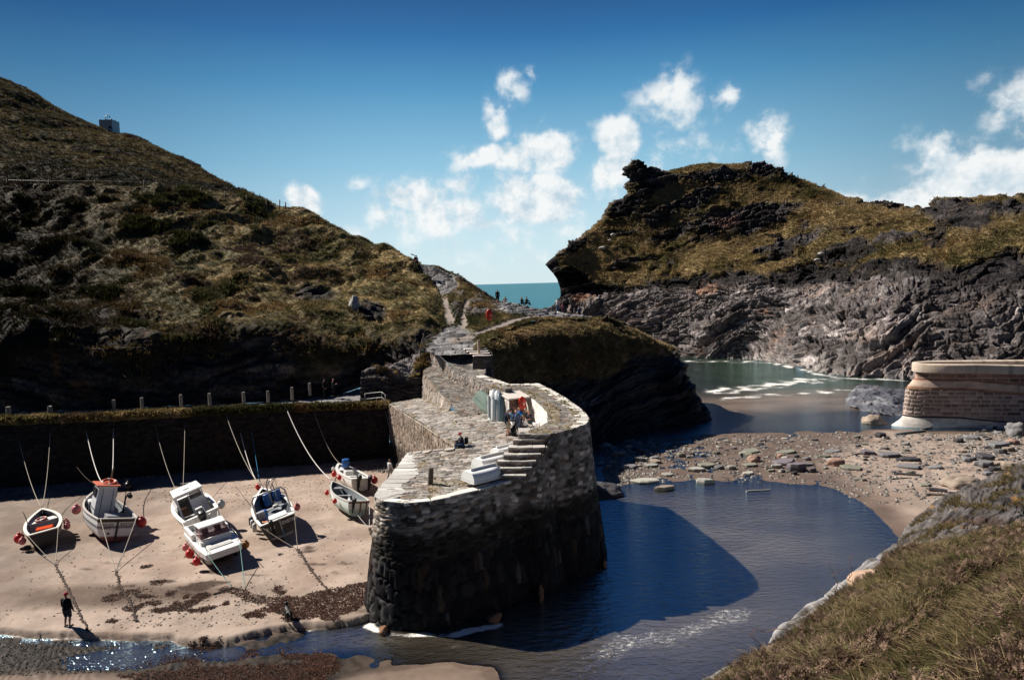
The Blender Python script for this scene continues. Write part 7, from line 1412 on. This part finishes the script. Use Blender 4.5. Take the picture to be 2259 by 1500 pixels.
for q_ in (c0_, c1_, c2_): tb('post', rl, [q_-[0, 0, .1], q_+[0, 0, .55], q_+[0, 0, 1.08]], .03, M_gal)
for h_ in (.55, 1.06): tb('rail', rl, [c0_+[0, 0, h_], c1_+[0, 0, h_], c2_+[0, 0, h_]], .026, M_gal)
bx('kerb_slab', rl, (c0_+c1_)/2+[0, .2, -.02], (1.7, .5, .12), M_stone, .02)
FP = [(15, 418, 403, 119), (108, 420, 405, 119.5), (210, 422, 405, 120), (318, 430, 406, 120), (390, 437, 419, 120), (443, 441, 423, 120), (496, 447, 431, 120), (544, 452, 439, 120), (588, 463, 447, 120), (617, 467, 450, 119.5), (630, 469, 455, 119)]
fn = empty('wire_fence', WY(318, 430, 120), 0, 'post and wire fence running along the brow of the hill', 'fence'); o0 = np.array(fn.location); tops = []
for (px, y0_, y1_, Y_) in FP:
    a, b = WY(px, y0_+4, Y_-1.5)-o0, WY(px, y1_-9, Y_-1.5)-o0; tb('post', fn, [a, (a+b)/2, b], [.10, .095, .09], M_pole, 6); tops.append((a*.45+b*.55, a*.12+b*.88))
for k in (0, 1): tb('wire', fn, [t_[k] for t_ in tops], .012, M_gal, 4)
# lookout tower
tw = empty('lookout_tower', WY(243, 298, 249), 0, 'small white castellated lookout tower with a mast on the far skyline', 'tower'); o = bx('wall', tw, (0, 0, 1.6), (4.6, 4.6, 5.4), paint('limewash', (.50, .52, .54), .9, .1, 0, .15, .8))
for x in (-2.0, 0, 2.0):
    for y in (-2.0, 0, 2.0):
        if x == 0 and y == 0: continue
        hm_ = .9 if (x == 0) != (y == 0) else .75
        m = MB(); m.tube([(x, y, 4.25), (x, y, 4.3+hm_*.6), (x, y, 4.3+hm_)], [.42, .42, .15], 8); m.build('merlon', _pm['limewash'], tw)
m = MB()
for sx in (-1, 1): m.box((sx*2.2, 0, 4.5), (.2, 4.6, .5)); m.box((0, sx*2.2, 4.5), (4.2, .2, .5))
m.build('parapet', _pm['limewash'], tw); bx('window', tw, (1.5, -2.32, 2.1), (.9, .06, .8), M_black)
ms = tb('mast', tw, [(-.45, 0, 4.2), (-.45, 0, 6), (-.45, 0, 7.4)], .07, M_black, 6); tb('yard', tw, [(-1.35, 0, 6.6), (-.45, 0, 6.75), (.45, 0, 6.6)], .05, M_black, 6)
for x in (-1.2, .3): m = MB(); m.ball((x, 0, 6.15), (.22, .22, .3), 8, 6); m.build('signal_ball', M_black, tw)
bx('skyline_hut', None, (0, 0, 0), (3.2, 3, 1.6), M_pole, .1).location = WY(428, 368, 214); o = bpy.data.objects['skyline_hut']; tag(o, 'tiny stone hut low on the far skyline below the tower', 'hut')
# ================================================================== STORE, LIFE RINGS, DINGHIES
sh_ = empty('store_hut', (-.2, 49, 7.0), R(24), 'small stone store with a slab roof built against the limewashed wall', 'hut')
def hutwall(name, a, b, style, z1=1.75):
    o = wall(name, [np.array([*a, z1]), np.array([*b, z1])], [np.array([*a, -.1]), np.array([*b, -.1])], style, sh_, res=.035, amp=.04); return o
def brickd(u, v, G):
    j, i = rubble(u, v, 2.4, 2.4); c = stonecol(i, (.09, .055, .045), (.27, .15, .12), warm=.2); return j, mixc(c, (.05, .04, .035), sst(.35, 0, j)*.7)
hutwall('dark_wall', (-.45, -.75), (.85, -.75), brickd); hutwall('limewashed_side', (-.45, .75), (-.45, -.75), lime)
bx('wooden_door', sh_, (-.49, -.2, .85), (.05, .45, 1.5), paint('bleached_door', (.55, .50, .45), .8, .2), .01)
m = MB(); m.prism([(-.6, -.92), (1.15, -.92), (1.15, .9), (-.6, .9)], [1.74, 1.74, 1.95, 1.95], [1.84, 1.84, 2.05, 2.05], (.62, .56, .50)); m.build('slab_roof', M_stone, sh_, bevel=.02)
m = MB(); m.box((.15, .85, 2.1), (.55, .45, .42), 0, .03, (.13, .12, .11)); m.build('chimney_stub', M_stone, sh_, bevel=.03)
def lifebox(p, r, label, rz=0, h=.62, postd=None):
    t = empty('life_ring_housing', p, rz, label, 'life ring', 'red life ring housings'); m = MB(); m.ball((0, 0, 0), (.36*r, .15*r, h*r), 20, 14); m.build('case', paint('signal_red', (.66, .045, .02), .35, .5, 0, .12), t, smooth=True)
    bx('ridge', t, (0, -.15*r, 0), (.07*r, .03, h*1.3*r), paint('signal_red_dark', (.5, .03, .015), .4), .01); bx('badge', t, (.16*r, -.13*r, -.05), (.13*r, .02, .16*r), M_white); 
    if postd: tb('post', t, [(0, .12, -postd), (0, .12, 0), (0, .12, .3)], .05, M_blackm)
    return t
lifebox(WY(1152, 889, 48.1), .78, 'red life ring case fixed to the limewashed wall behind the seated people'); lifebox(SZ(1080, 722)+np.array([0, -.1, 1.35]), 1.0, 'red life ring case on a short post in the hillside grass', 0, .62, 1.0)
def dinghy(label, col, Mx, L=2.3, B=1.2, H=.46, ribs=False, grp='tenders stored on the quay', inner=(.35, .36, .37)):
    t = empty('dinghy', (0, 0, 0), 0, label, 'dinghy', grp); make_hull(t, L, B, H, [(0, col), (.8, tuple(x*.85 for x in col))], tr=.86, bowp=3.0, rake=.02, sheer=.12, floor=.2, thick=.04, inner=inner, rail=tuple(x*.95 for x in col), railw=.06, fl=.42)
    if ribs:
        for sx in (-.42, -.2, .2, .42): bx('rib', t, (sx*B*.8, -.1, .05+.28*abs(sx)), (.05, L*.8, .05), paint('pale_green_rib', (.55, .66, .58), .5))
    bx('thwart', t, (0, -.1, H*.75), (B*.86, .2, .03), M_wood); t.matrix_world = Mx; return t
def basis(o_, yv, zv):
    y = Vector(yv).normalized(); z = Vector(zv); z = (z-y*z.dot(y)).normalized(); x = y.cross(z); return Matrix(((x.x, y.x, z.x, o_[0]), (x.y, y.y, z.y, o_[1]), (x.z, y.z, z.z, o_[2]), (0, 0, 0, 1)))
WHD = (.82, .83, .82)
dinghy('white upturned tender nearest the camera beside the quay steps', WHD, basis(WZ(1071, 1031, 7.08), (1.2, 1.1, -.02), (-.12, -.05, -1)), 2.5, 1.3, .52)
dinghy('white upturned tender behind the nearest one beside the quay steps', WHD, basis(WZ(1090, 1004, 7.12), (1.2, 1.1, -.02), (-.1, -.02, -1)), 2.5, 1.3, .52)
dinghy('white upturned tender furthest up beside the quay steps, mostly hidden', WHD, basis(WZ(1117, 984, 7.15), (1.2, 1.1, 0), (0, 0, -1)), 1.9, 1.1, .45)
dinghy('pale green ribbed tender tipped against the upright slate wall', (.45, .58, .50), basis(WZ(1064, 893, 7.85), (.75, -.55, -.75), (.75, .65, -.25)), 2.0, 1.25, .5, True)
dinghy('grey white tender standing on end, farther of the upright pair', (.66, .70, .71), basis(WZ(1080, 893, 8.2), (.02, .10, 1), (.80, .45, 0)), 2.25, 1.15, .40)
dinghy('grey white tender standing on end, nearer of the upright pair', (.62, .66, .68), basis(WZ(1089, 895, 8.15), (.02, .08, 1), (.85, .42, 0)), 2.25, 1.15, .40)
dinghy('dark blue grey tender standing on end against the store', (.10, .17, .20), basis(WZ(1096, 899, 8.05), (0, .05, 1), (.85, .5, 0)), 2.0, 1.0, .3)
# ================================================================== PEOPLE AND DOGS
def remesh(mb, vox, smooth=4):
    me = bpy.data.meshes.new('tmp'); me.from_pydata(np.concatenate(mb.v).tolist(), [], mb.f); ob = bpy.data.objects.new('tmp', me); COL.objects.link(ob)
    md = ob.modifiers.new('r', 'REMESH'); md.mode = 'VOXEL'; md.voxel_size = vox; md.use_smooth_shade = True
    if smooth: sm = ob.modifiers.new('s', 'SMOOTH'); sm.iterations = smooth; sm.factor = .5
    dg = bpy.context.evaluated_depsgraph_get(); out = bpy.data.meshes.new_from_object(ob.evaluated_get(dg)); bpy.data.objects.remove(ob); bpy.data.meshes.remove(me)
    return out
M_skin = colmat('skin', rough=.55, vs=20., amt=.08, bump=0, spec=.35, obj=True)
def cloth(c): return paint('cloth_%03d_%03d_%03d' % tuple(int(x*999) for x in c), c, .85, .15, 0, .3, 12., .3)
def limb(m, pts, rs, n=12):
    m.tube(pts, rs, n)
    for p, r in zip(pts, rs): m.ball(p, r, n, 8)
def person(pos, face, label, pose='stand', h=1.74, top=(.02, .02, .03), bottom=(.3, .25, .18), skin=(.50, .27, .19), hair=(.4, .38, .36), hat=None, sleeves='long', legs='long', shoes=(.04, .035, .035), vox=.014, bald=False, arms=None, lean=0.0, head=(0, 0), build=1.0, seat=.45, gilet=None, longhair=False, grp=None, feet_free=False):
    """pose: stand, walk, sit; face: direction of view in plan"""
    t = empty('person', pos, math.atan2(-face[0], face[1]), label, 'person', grp); k = h/1.74; s = build
    if pose == 'sit':
        zp = seat+.10; pel = np.array([0, 0, zp]); kn = [np.array([sx*.13, .43, zp+.02]) for sx in (-1, 1)]; an = [np.array([sx*.13, .47, max(zp-.47, .08)]) for sx in (-1, 1)]; hp = [np.array([sx*.10, 0, zp]) for sx in (-1, 1)]
    else:
        zp = .94; pel = np.array([0, 0, zp]); st = .22 if pose == 'walk' else .02; hp = [np.array([sx*.10, 0, zp-.03]) for sx in (-1, 1)]
        kn = [np.array([sx*.105, .06+sx*st*.5, .50]) for sx in (-1, 1)]; an = [np.array([sx*.11, sx*st-.02, .09]) for sx in (-1, 1)]
    sl = math.sin(lean); cl_ = math.cos(lean); up_ = lambda d, f=0.: pel+np.array([0, sl*d+f*cl_, cl_*d-f*sl])
    wai, che, nec = up_(.16), up_(.36), up_(.53); hd = up_(.70)+np.array([math.sin(head[0])*.03, .035+math.sin(head[1])*.08, -abs(math.sin(head[1]))*.03])
    sh = [che+np.array([sx*.185*s, 0, .095]) for sx in (-1, 1)]
    if arms is None: arms = [((-.05, .02, -.29), (.0, .10, -.25)), ((.05, .02, -.29), (.0, .10, -.25))]
    el_ = [sh[i]+np.array(arms[i][0]) for i in (0, 1)]; wr = [el_[i]+np.array(arms[i][1]) for i in (0, 1)]
    m = MB()      # the body: one continuous surface
    limb(m, [pel+[0, 0, -.02], wai, che, che+[0, 0, .08]], [.135*s, .125*s, .135*s, .11*s]); 
    for sx in (-1, 1): m.ball(che+[sx*.08*s, .01, .03], (.09*s, .10*s, .12*s)); 
    limb(m, [che+[0, 0, .08], nec, hd-[0, .02, .06]], [.07, .052, .052])
    for i in (0, 1):
        limb(m, [che+[0, 0, .09], sh[i]], [.075, .062]); limb(m, [sh[i], el_[i], wr[i]], [.055*s, .042, .029])
        limb(m, [hp[i], (hp[i]+kn[i])/2, kn[i], (kn[i]*.6+an[i]*.4)+[0, -.015, 0], an[i]], [.095*s, .08*s, .056, .058, .038]); limb(m, [an[i]+[0, -.03, -.04], an[i]+[(i*2-1)*.02, .10, -.055], an[i]+[(i*2-1)*.03, .17, -.06]], [.04, .036, .028])
        d = wr[i]-el_[i]; d /= np.linalg.norm(d); sx = i*2-1; w_ = np.cross(d, [sx*1., 0, 0]) if abs(d[0]) < .8 else np.array([0, 1., 0]); w_ /= np.linalg.norm(w_)+1e-9; nrm = np.cross(d, w_)
        m.ball(wr[i]+d*.05, (.034, .034, .034), 10, 8); m.tube([wr[i], wr[i]+d*.095], [.028, .036], 10)
        for q, (off, ln_) in enumerate([(-.030, .066), (-.010, .078), (.010, .073), (.029, .056)]):
            b = wr[i]+d*.088+w_*off; m1 = b+d*ln_*.5-nrm*sx*.008; limb(m, [b, m1, m1+d*ln_*.42-nrm*sx*.02], [.010, .0095, .008], 7)
        b = wr[i]+d*.03+w_*.03; limb(m, [b, b+d*.035+w_*.025, b+d*.065+w_*.028], [.013, .011, .009], 7)
    m.ball(hd, (.075, .095, .112), 18, 14); m.ball(hd+[0, .022, -.06], (.056, .066, .06), 14, 10); m.ball(hd+[0, .098, -.015], (.013, .02, .022), 8, 6); m.tube([hd+[0, .085, .03], hd+[0, .105, -.012]], [.009, .013], 8)
    for sx in (-1, 1): m.ball(hd+[sx*.076, -.01, -.008], (.012, .022, .032), 8, 6)
    me = remesh(m, vox); V = np.zeros(len(me.vertices)*3); me.vertices.foreach_get('co', V); V = V.reshape(-1, 3); c = np.broadcast_to(np.asarray(skin, float), V.shape).copy()
    for sx in (-1, 1): c[np.linalg.norm(V-(hd+[sx*.030, .090, .008]), axis=1) < .014] = (.03, .02, .02)
    c[np.linalg.norm((V-(hd+[0, .09, -.058]))*np.array([.5, 1, 1.6]), axis=1) < .014] *= np.array([.75, .45, .45])
    a = me.color_attributes.new('Col', 'FLOAT_COLOR', 'POINT'); cc = np.ones((len(V), 4), np.float32); cc[:, :3] = c; a.data.foreach_set('color', cc.ravel())
    o = link('body', me, M_skin, t); parts = [o]
    def garment(name, fn, col, pad, vx=None):
        g = MB(); fn(g, pad); me = remesh(g, vx or max(vox, .016), 3); parts.append(link(name, me, cloth(col) if not hasattr(col, 'name') else col, t))
    def f_top(g, p):
        limb(g, [pel+[0, 0, .0], wai, che, che+[0, 0, .075]], [.145*s+p, .135*s+p, .142*s+p, .105*s+p])
        for sx in (-1, 1): g.ball(che+[sx*.085*s, .01, .03], (.092*s+p, .105*s+p, .125*s+p))
        for i in (0, 1):
            limb(g, [che+[0, 0, .085], sh[i]], [.08+p, .066+p])
            if sleeves == 'long': limb(g, [sh[i], el_[i], wr[i]*.94+el_[i]*.06], [.062*s+p, .05+p, .04+p])
            elif sleeves == 'short': limb(g, [sh[i], sh[i]*.3+el_[i]*.7], [.064*s+p, .058+p])
    garment('top', f_top, top, .010)
    if gilet is not None:
        def f_g(g, p):
            limb(g, [pel+[0, 0, -.02], wai, che, che+[0, 0, .085]], [.15*s+p, .142*s+p, .148*s+p, .10*s+p])
            for sx in (-1, 1): g.ball(che+[sx*.085*s, .01, .03], (.092*s+p, .108*s+p, .128*s+p))
        garment('gilet', f_g, gilet, .022)
    def f_bot(g, p):
        limb(g, [pel+[0, 0, -.03], pel+[0, 0, .10]], [.142*s+p, .138*s+p])
        for i in (0, 1):
            if legs == 'long': limb(g, [hp[i], (hp[i]+kn[i])/2, kn[i], an[i]+(kn[i]-an[i])*.12], [.105*s+p, .092*s+p, .07+p, .06+p])
            else: limb(g, [hp[i], (hp[i]+kn[i])/2, kn[i]*.92+hp[i]*.08], [.108*s+p, .10*s+p, .085+p])
    garment('trousers' if legs == 'long' else 'shorts', f_bot, bottom, .008)
    def f_shoe(g, p):
        for i in (0, 1): limb(g, [an[i]+[0, -.035, -.045], an[i]+[(i*2-1)*.02, .10, -.055], an[i]+[(i*2-1)*.03, .17, -.06]], [.046, .043, .035])
    garment('shoes', f_shoe, shoes, 0)
    if hat is not None:
        def f_hat(g, p): g.ball(hd+[0, -.005, .045], (.085, .105, .085), 16, 12); g.ball(hd+[0, .06, .04], (.075, .085, .02), 14, 8)
        garment('hat', f_hat, hat, 0)
    elif not bald:
        def f_hair(g, p):
            g.ball(hd+[0, -.018, .030], (.083, .094, .098), 16, 12)
            if longhair: limb(g, [hd+[0, -.06, 0], hd+[0, -.09, -.12], hd+[0, -.10, -.22]], [.075, .07, .05])
        garment('hair', f_hair, hair, 0)
    for o in parts: o.scale = (k, k, k)
    return t
def DZ(x, y): return float(tps(deckctrl, np.array([[x, y]]))[0])
def on_deck(px, py):
    z = 7.0
    for _ in range(4): p = WZ(px, py, z); z = DZ(p[0], p[1])-.01
    return np.array([p[0], p[1], z])
SIT = [((-.06, .16, -.22), (.10, .22, -.03)), ((.06, .16, -.22), (-.10, .22, -.03))]
FOLD = [((-.06, .06, -.27), (.20, .20, .06)), ((.06, .06, -.27), (-.20, .20, .06))]
G_B = 'people gathered by the limewashed wall'
p = GP(151, 1394); person(p, (.15, 1), 'person in a red cap, dark jacket and shorts standing alone on the harbour sand', top=(.012, .013, .018), bottom=(.03, .035, .055), hat=(.45, .04, .04), legs='short', build=1.1, shoes=(.3, .3, .3), skin=(.32, .18, .13))
m = MB(); q0 = p+np.array([-.36, .12, .66]); m.tube([q0+[-.22, -.05, .0], q0, q0+[.25, .05, .02]], .016, 6); tag(m.build('walking_stick', M_blackm, smooth=True), 'short dark stick held low by the person on the sand', 'stick')
def dog(pos, face, label, sit=False, s=1.0, col=(.012, .011, .011)):
    t = empty('dog', pos, math.atan2(-face[0], face[1]), label, 'dog'); m = MB()
    if sit:
        limb(m, [(0, -.18, .16), (0, -.06, .30), (0, .08, .46)], [.15, .145, .12]); neck = np.array([0, .12, .55])
        for sx in (-1, 1): limb(m, [(sx*.08, .10, .40), (sx*.08, .13, .2), (sx*.08, .14, .04)], [.06, .04, .032]); limb(m, [(sx*.13, -.18, .14), (sx*.16, .04, .16), (sx*.14, -.10, .05), (sx*.14, .04, .035)], [.10, .06, .04, .032])
    else:
        limb(m, [(0, -.32, .50), (0, 0, .46), (0, .22, .48)], [.115, .125, .15]); neck = np.array([0, .34, .58])
        for sx in (-1, 1):
            limb(m, [(sx*.08, .22, .44), (sx*.085, .20, .24), (sx*.08, .22, .05), (sx*.08, .26, .035)], [.075, .042, .034, .034])
            limb(m, [(sx*.08, -.32, .48), (sx*.09, -.24, .32), (sx*.09, -.38, .20), (sx*.09, -.35, .05), (sx*.09, -.30, .035)], [.10, .07, .04, .034, .034])
        limb(m, [(0, -.42, .54), (0, -.55, .48), (0, -.62, .38)], [.045, .04, .025])
    hd = neck+np.array([0, .10, .12]); limb(m, [neck-[0, .06, .10], neck, hd], [.10, .085, .075]); m.ball(hd, (.085, .10, .085), 14, 10); limb(m, [hd+[0, .06, -.02], hd+[0, .19, -.05]], [.055, .036])
    for sx in (-1, 1): m.ball(hd+[sx*.085, -.01, -.02], (.02, .045, .07), 8, 6)
    me = remesh(m, .016); V = np.zeros(len(me.vertices)*3); me.vertices.foreach_get('co', V); V = V.reshape(-1, 3); cc = np.ones((len(V), 4), np.float32); cc[:, :3] = col; me.color_attributes.new('Col', 'FLOAT_COLOR', 'POINT').data.foreach_set('color', cc.ravel()); o = link('body', me, M_skin, t); o.scale = (s, s, s); return t
dog(GP(637, 1381), (-.5, .9), 'dark dog standing on the sand by the weed, watching the harbour')
# seated on the quay edge
p = on_deck(1020, 985); person(p+np.array([0, 0, -.45]), (-1, -.25), 'person in a red hat and navy jacket sitting on the quay edge', 'sit', top=(.015, .02, .035), bottom=(.03, .06, .12), hat=(.5, .05, .06), arms=SIT, lean=.12, seat=.46)
bx('backpack', None, (0, 0, 0), (.30, .2, .42), cloth((.012, .014, .02)), .06); o = bpy.data.objects['backpack']; o.location = p+np.array([.26, .1, .36]); o.rotation_euler = (0, R(-8), R(75)); tag(o, 'dark backpack worn by the person on the quay edge', 'backpack')
# the group by the store
pA = on_deck(1120, 961); person(pA, (1, .35), 'grey haired person in a navy gilet and khaki shorts, standing by the store', top=(.055, .045, .04), gilet=(.012, .018, .04), bottom=(.46, .40, .30), hair=(.62, .60, .58), sleeves='short', legs='short', build=1.2, head=(0, .5), skin=(.55, .30, .22), vox=.012, grp=G_B)
pB = on_deck(1146, 962); person(pB, (-.8, .6), 'bald person in blue striped shirt and shorts bending toward the black dog', top=(.09, .12, .20), bottom=(.10, .12, .18), bald=True, legs='short', lean=.22, arms=[((-.03, .08, -.28), (.08, .2, -.05)), ((.03, .08, -.28), (-.08, .2, -.05))], head=(0, .6), skin=(.55, .30, .22), vox=.012, grp=G_B)
dog(on_deck(1133, 960), (.6, .8), 'black dog sitting between the two standing people', True, 1.12)
def sitter(px, py, Y_, face, label, **kw):
    q = WY(px, py, Y_); q[2] = DZ(q[0], q[1]); person(q, face, label, 'sit', grp=G_B, lean=.18, arms=kw.pop('arms', SIT), vox=.013, **kw)
bn = WY(1150, 940, 46.6); bn[2] = DZ(bn[0], bn[1])
sitter(1131, 938, 46.6, (-.75, -.65), 'person in denim jacket and dark cap sitting under the store', top=(.10, .16, .24), bottom=(.16, .22, .30), hat=(.02, .025, .04))
sitter(1148, 934, 46.9, (-.5, -.85), 'bald person in a bright blue top sitting under the red life ring', top=(.01, .16, .45), bottom=(.03, .04, .07), bald=True, skin=(.55, .29, .22))
sitter(1163, 934, 46.4, (-.7, -.7), 'person in black sitting against the limewashed wall, partly hidden', top=(.02, .02, .022), bottom=(.05, .05, .06), hair=(.5, .42, .36))
sitter(1170, 940, 45.6, (-.8, -.6), 'bald person in dark top with bare arms beside the limewashed wall', top=(.035, .03, .035), bottom=(.04, .045, .06), bald=True, sleeves='short', skin=(.56, .29, .22))
sitter(1161, 950, 43.9, (-.9, .2), 'short haired person in white top sitting nearest the steps', top=(.72, .72, .72), bottom=(.03, .04, .07), hair=(.35, .22, .12), sleeves='short', head=(0, .6), arms=FOLD)
bb = empty('bench', bn, R(-52), 'low stone bench along the limewashed wall under the seated people', 'bench'); bx('seat_slab', bb, (.3, 0, .42), (3.0, .45, .07), M_stone, .02)
for x in (-.9, .3, 1.5): bx('support', bb, (x, 0, .19), (.25, .35, .40), M_stone, .02)
# elsewhere round the harbour
person(GP(861, 1058), (.6, .8), 'person in a loose white shirt walking on the sand behind the quay corner', 'walk', top=(.72, .73, .76), bottom=(.35, .34, .33), hair=(.25, .18, .13), skin=(.5, .28, .2))
for px, py, Y_, fc, lb, kw in [(716, 874, 66.6, (1, 0), 'person in black standing in shade under the overgrown cliff', dict(top=(.01, .01, .012), bottom=(.012, .012, .015), hair=(.03, .025, .02))), (736, 874, 66.4, (.9, .3), 'pink faced person in black reading something in the shade under the cliff', dict(top=(.012, .012, .014), bottom=(.012, .012, .016), sleeves='short', bald=True, skin=(.5, .22, .18), arms=FOLD))]:
    person(WY(px, py, Y_), fc, lb, vox=.018, **kw)
p = WY(919, 591, 96.0); person(p, (.3, 1), 'walker in a lilac top with red rucksack at the head of the stepped path', 'walk', top=(.42, .28, .34), bottom=(.02, .02, .025), hair=(.05, .04, .03), vox=.02)
bx('rucksack', None, (0, 0, 0), (.32, .22, .48), cloth((.25, .02, .03)), .06).location = p+np.array([-.12, -.22, 1.28]); o = bpy.data.objects['rucksack']; tag(o, 'red rucksack on the back of the walker at the path head', 'rucksack')
m = MB()
for d in (-.06, 0, .06): m.tube([p+np.array([-.75, .1, 1.95+d]), p+np.array([.15, .15, 1.55+d*.3])], .028, 6)
m.build('tripod', M_blackm); tag(bpy.data.objects['tripod'], 'dark tripod carried over the shoulder of the walker at the path head', 'tripod')
SD = [((1098, 668, 14.3), (.1, 1), 'person in a dark jacket and shorts standing on the slate, looking out to sea', dict(top=(.015, .016, .015), bottom=(.03, .03, .04), legs='short', hair=(.3, .27, .24)))]
p = SZ(1098, 669, 80); person(p, (.1, 1), SD[0][2], vox=.02, **SD[0][3])
p = SZ(1114, 666, 80)+np.array([0, .6, -.25]); person(p, (.1, 1), 'fair haired person sitting low beside the standing onlooker, facing the sea', 'sit', top=(.5, .38, .34), bottom=(.2, .2, .22), hair=(.42, .30, .17), longhair=True, seat=.1, vox=.02, arms=SIT)
p = SZ(1151, 672, 80)+np.array([0, 0, -.1]); person(p, (.7, .6), 'blond person in black sitting on the slate edge, nearer of the pair', 'sit', top=(.015, .015, .02), bottom=(.03, .03, .04), hair=(.5, .38, .2), longhair=True, seat=.2, vox=.02, arms=SIT)
person(p+np.array([.62, .25, 0]), (.8, .5), 'person in dark clothes sitting beside the blond one on the slate edge', 'sit', top=(.03, .03, .04), bottom=(.04, .04, .06), hair=(.35, .26, .17), seat=.2, vox=.02, arms=SIT)
p = SZ(1230, 688, 80); person(p, (.3, 1), 'person in a white top and pale jeans standing at the foot of the headland', top=(.74, .72, .72), bottom=(.16, .24, .36), hair=(.35, .2, .12), sleeves='short', vox=.02)
p = SZ(1241, 688, 80); person(p, (-.3, 1), 'child in a pink top beside the person in pale jeans', top=(.5, .2, .24), bottom=(.1, .06, .08), hair=(.2, .1, .06), h=1.15, vox=.02)
p = SZ(1277, 688, 80); person(p, (.3, 1), 'person in navy crouching low by the rocks east of the child', 'sit', top=(.02, .035, .09), bottom=(.02, .025, .04), hair=(.08, .06, .05), seat=.15, vox=.02, arms=SIT)
p = WY(1760, 400, 182); person(p, (-1, .2), 'tiny dark figure standing on the crest of the headland', top=(.01, .01, .012), bottom=(.012, .012, .014), hair=(.05, .04, .03), vox=.03)
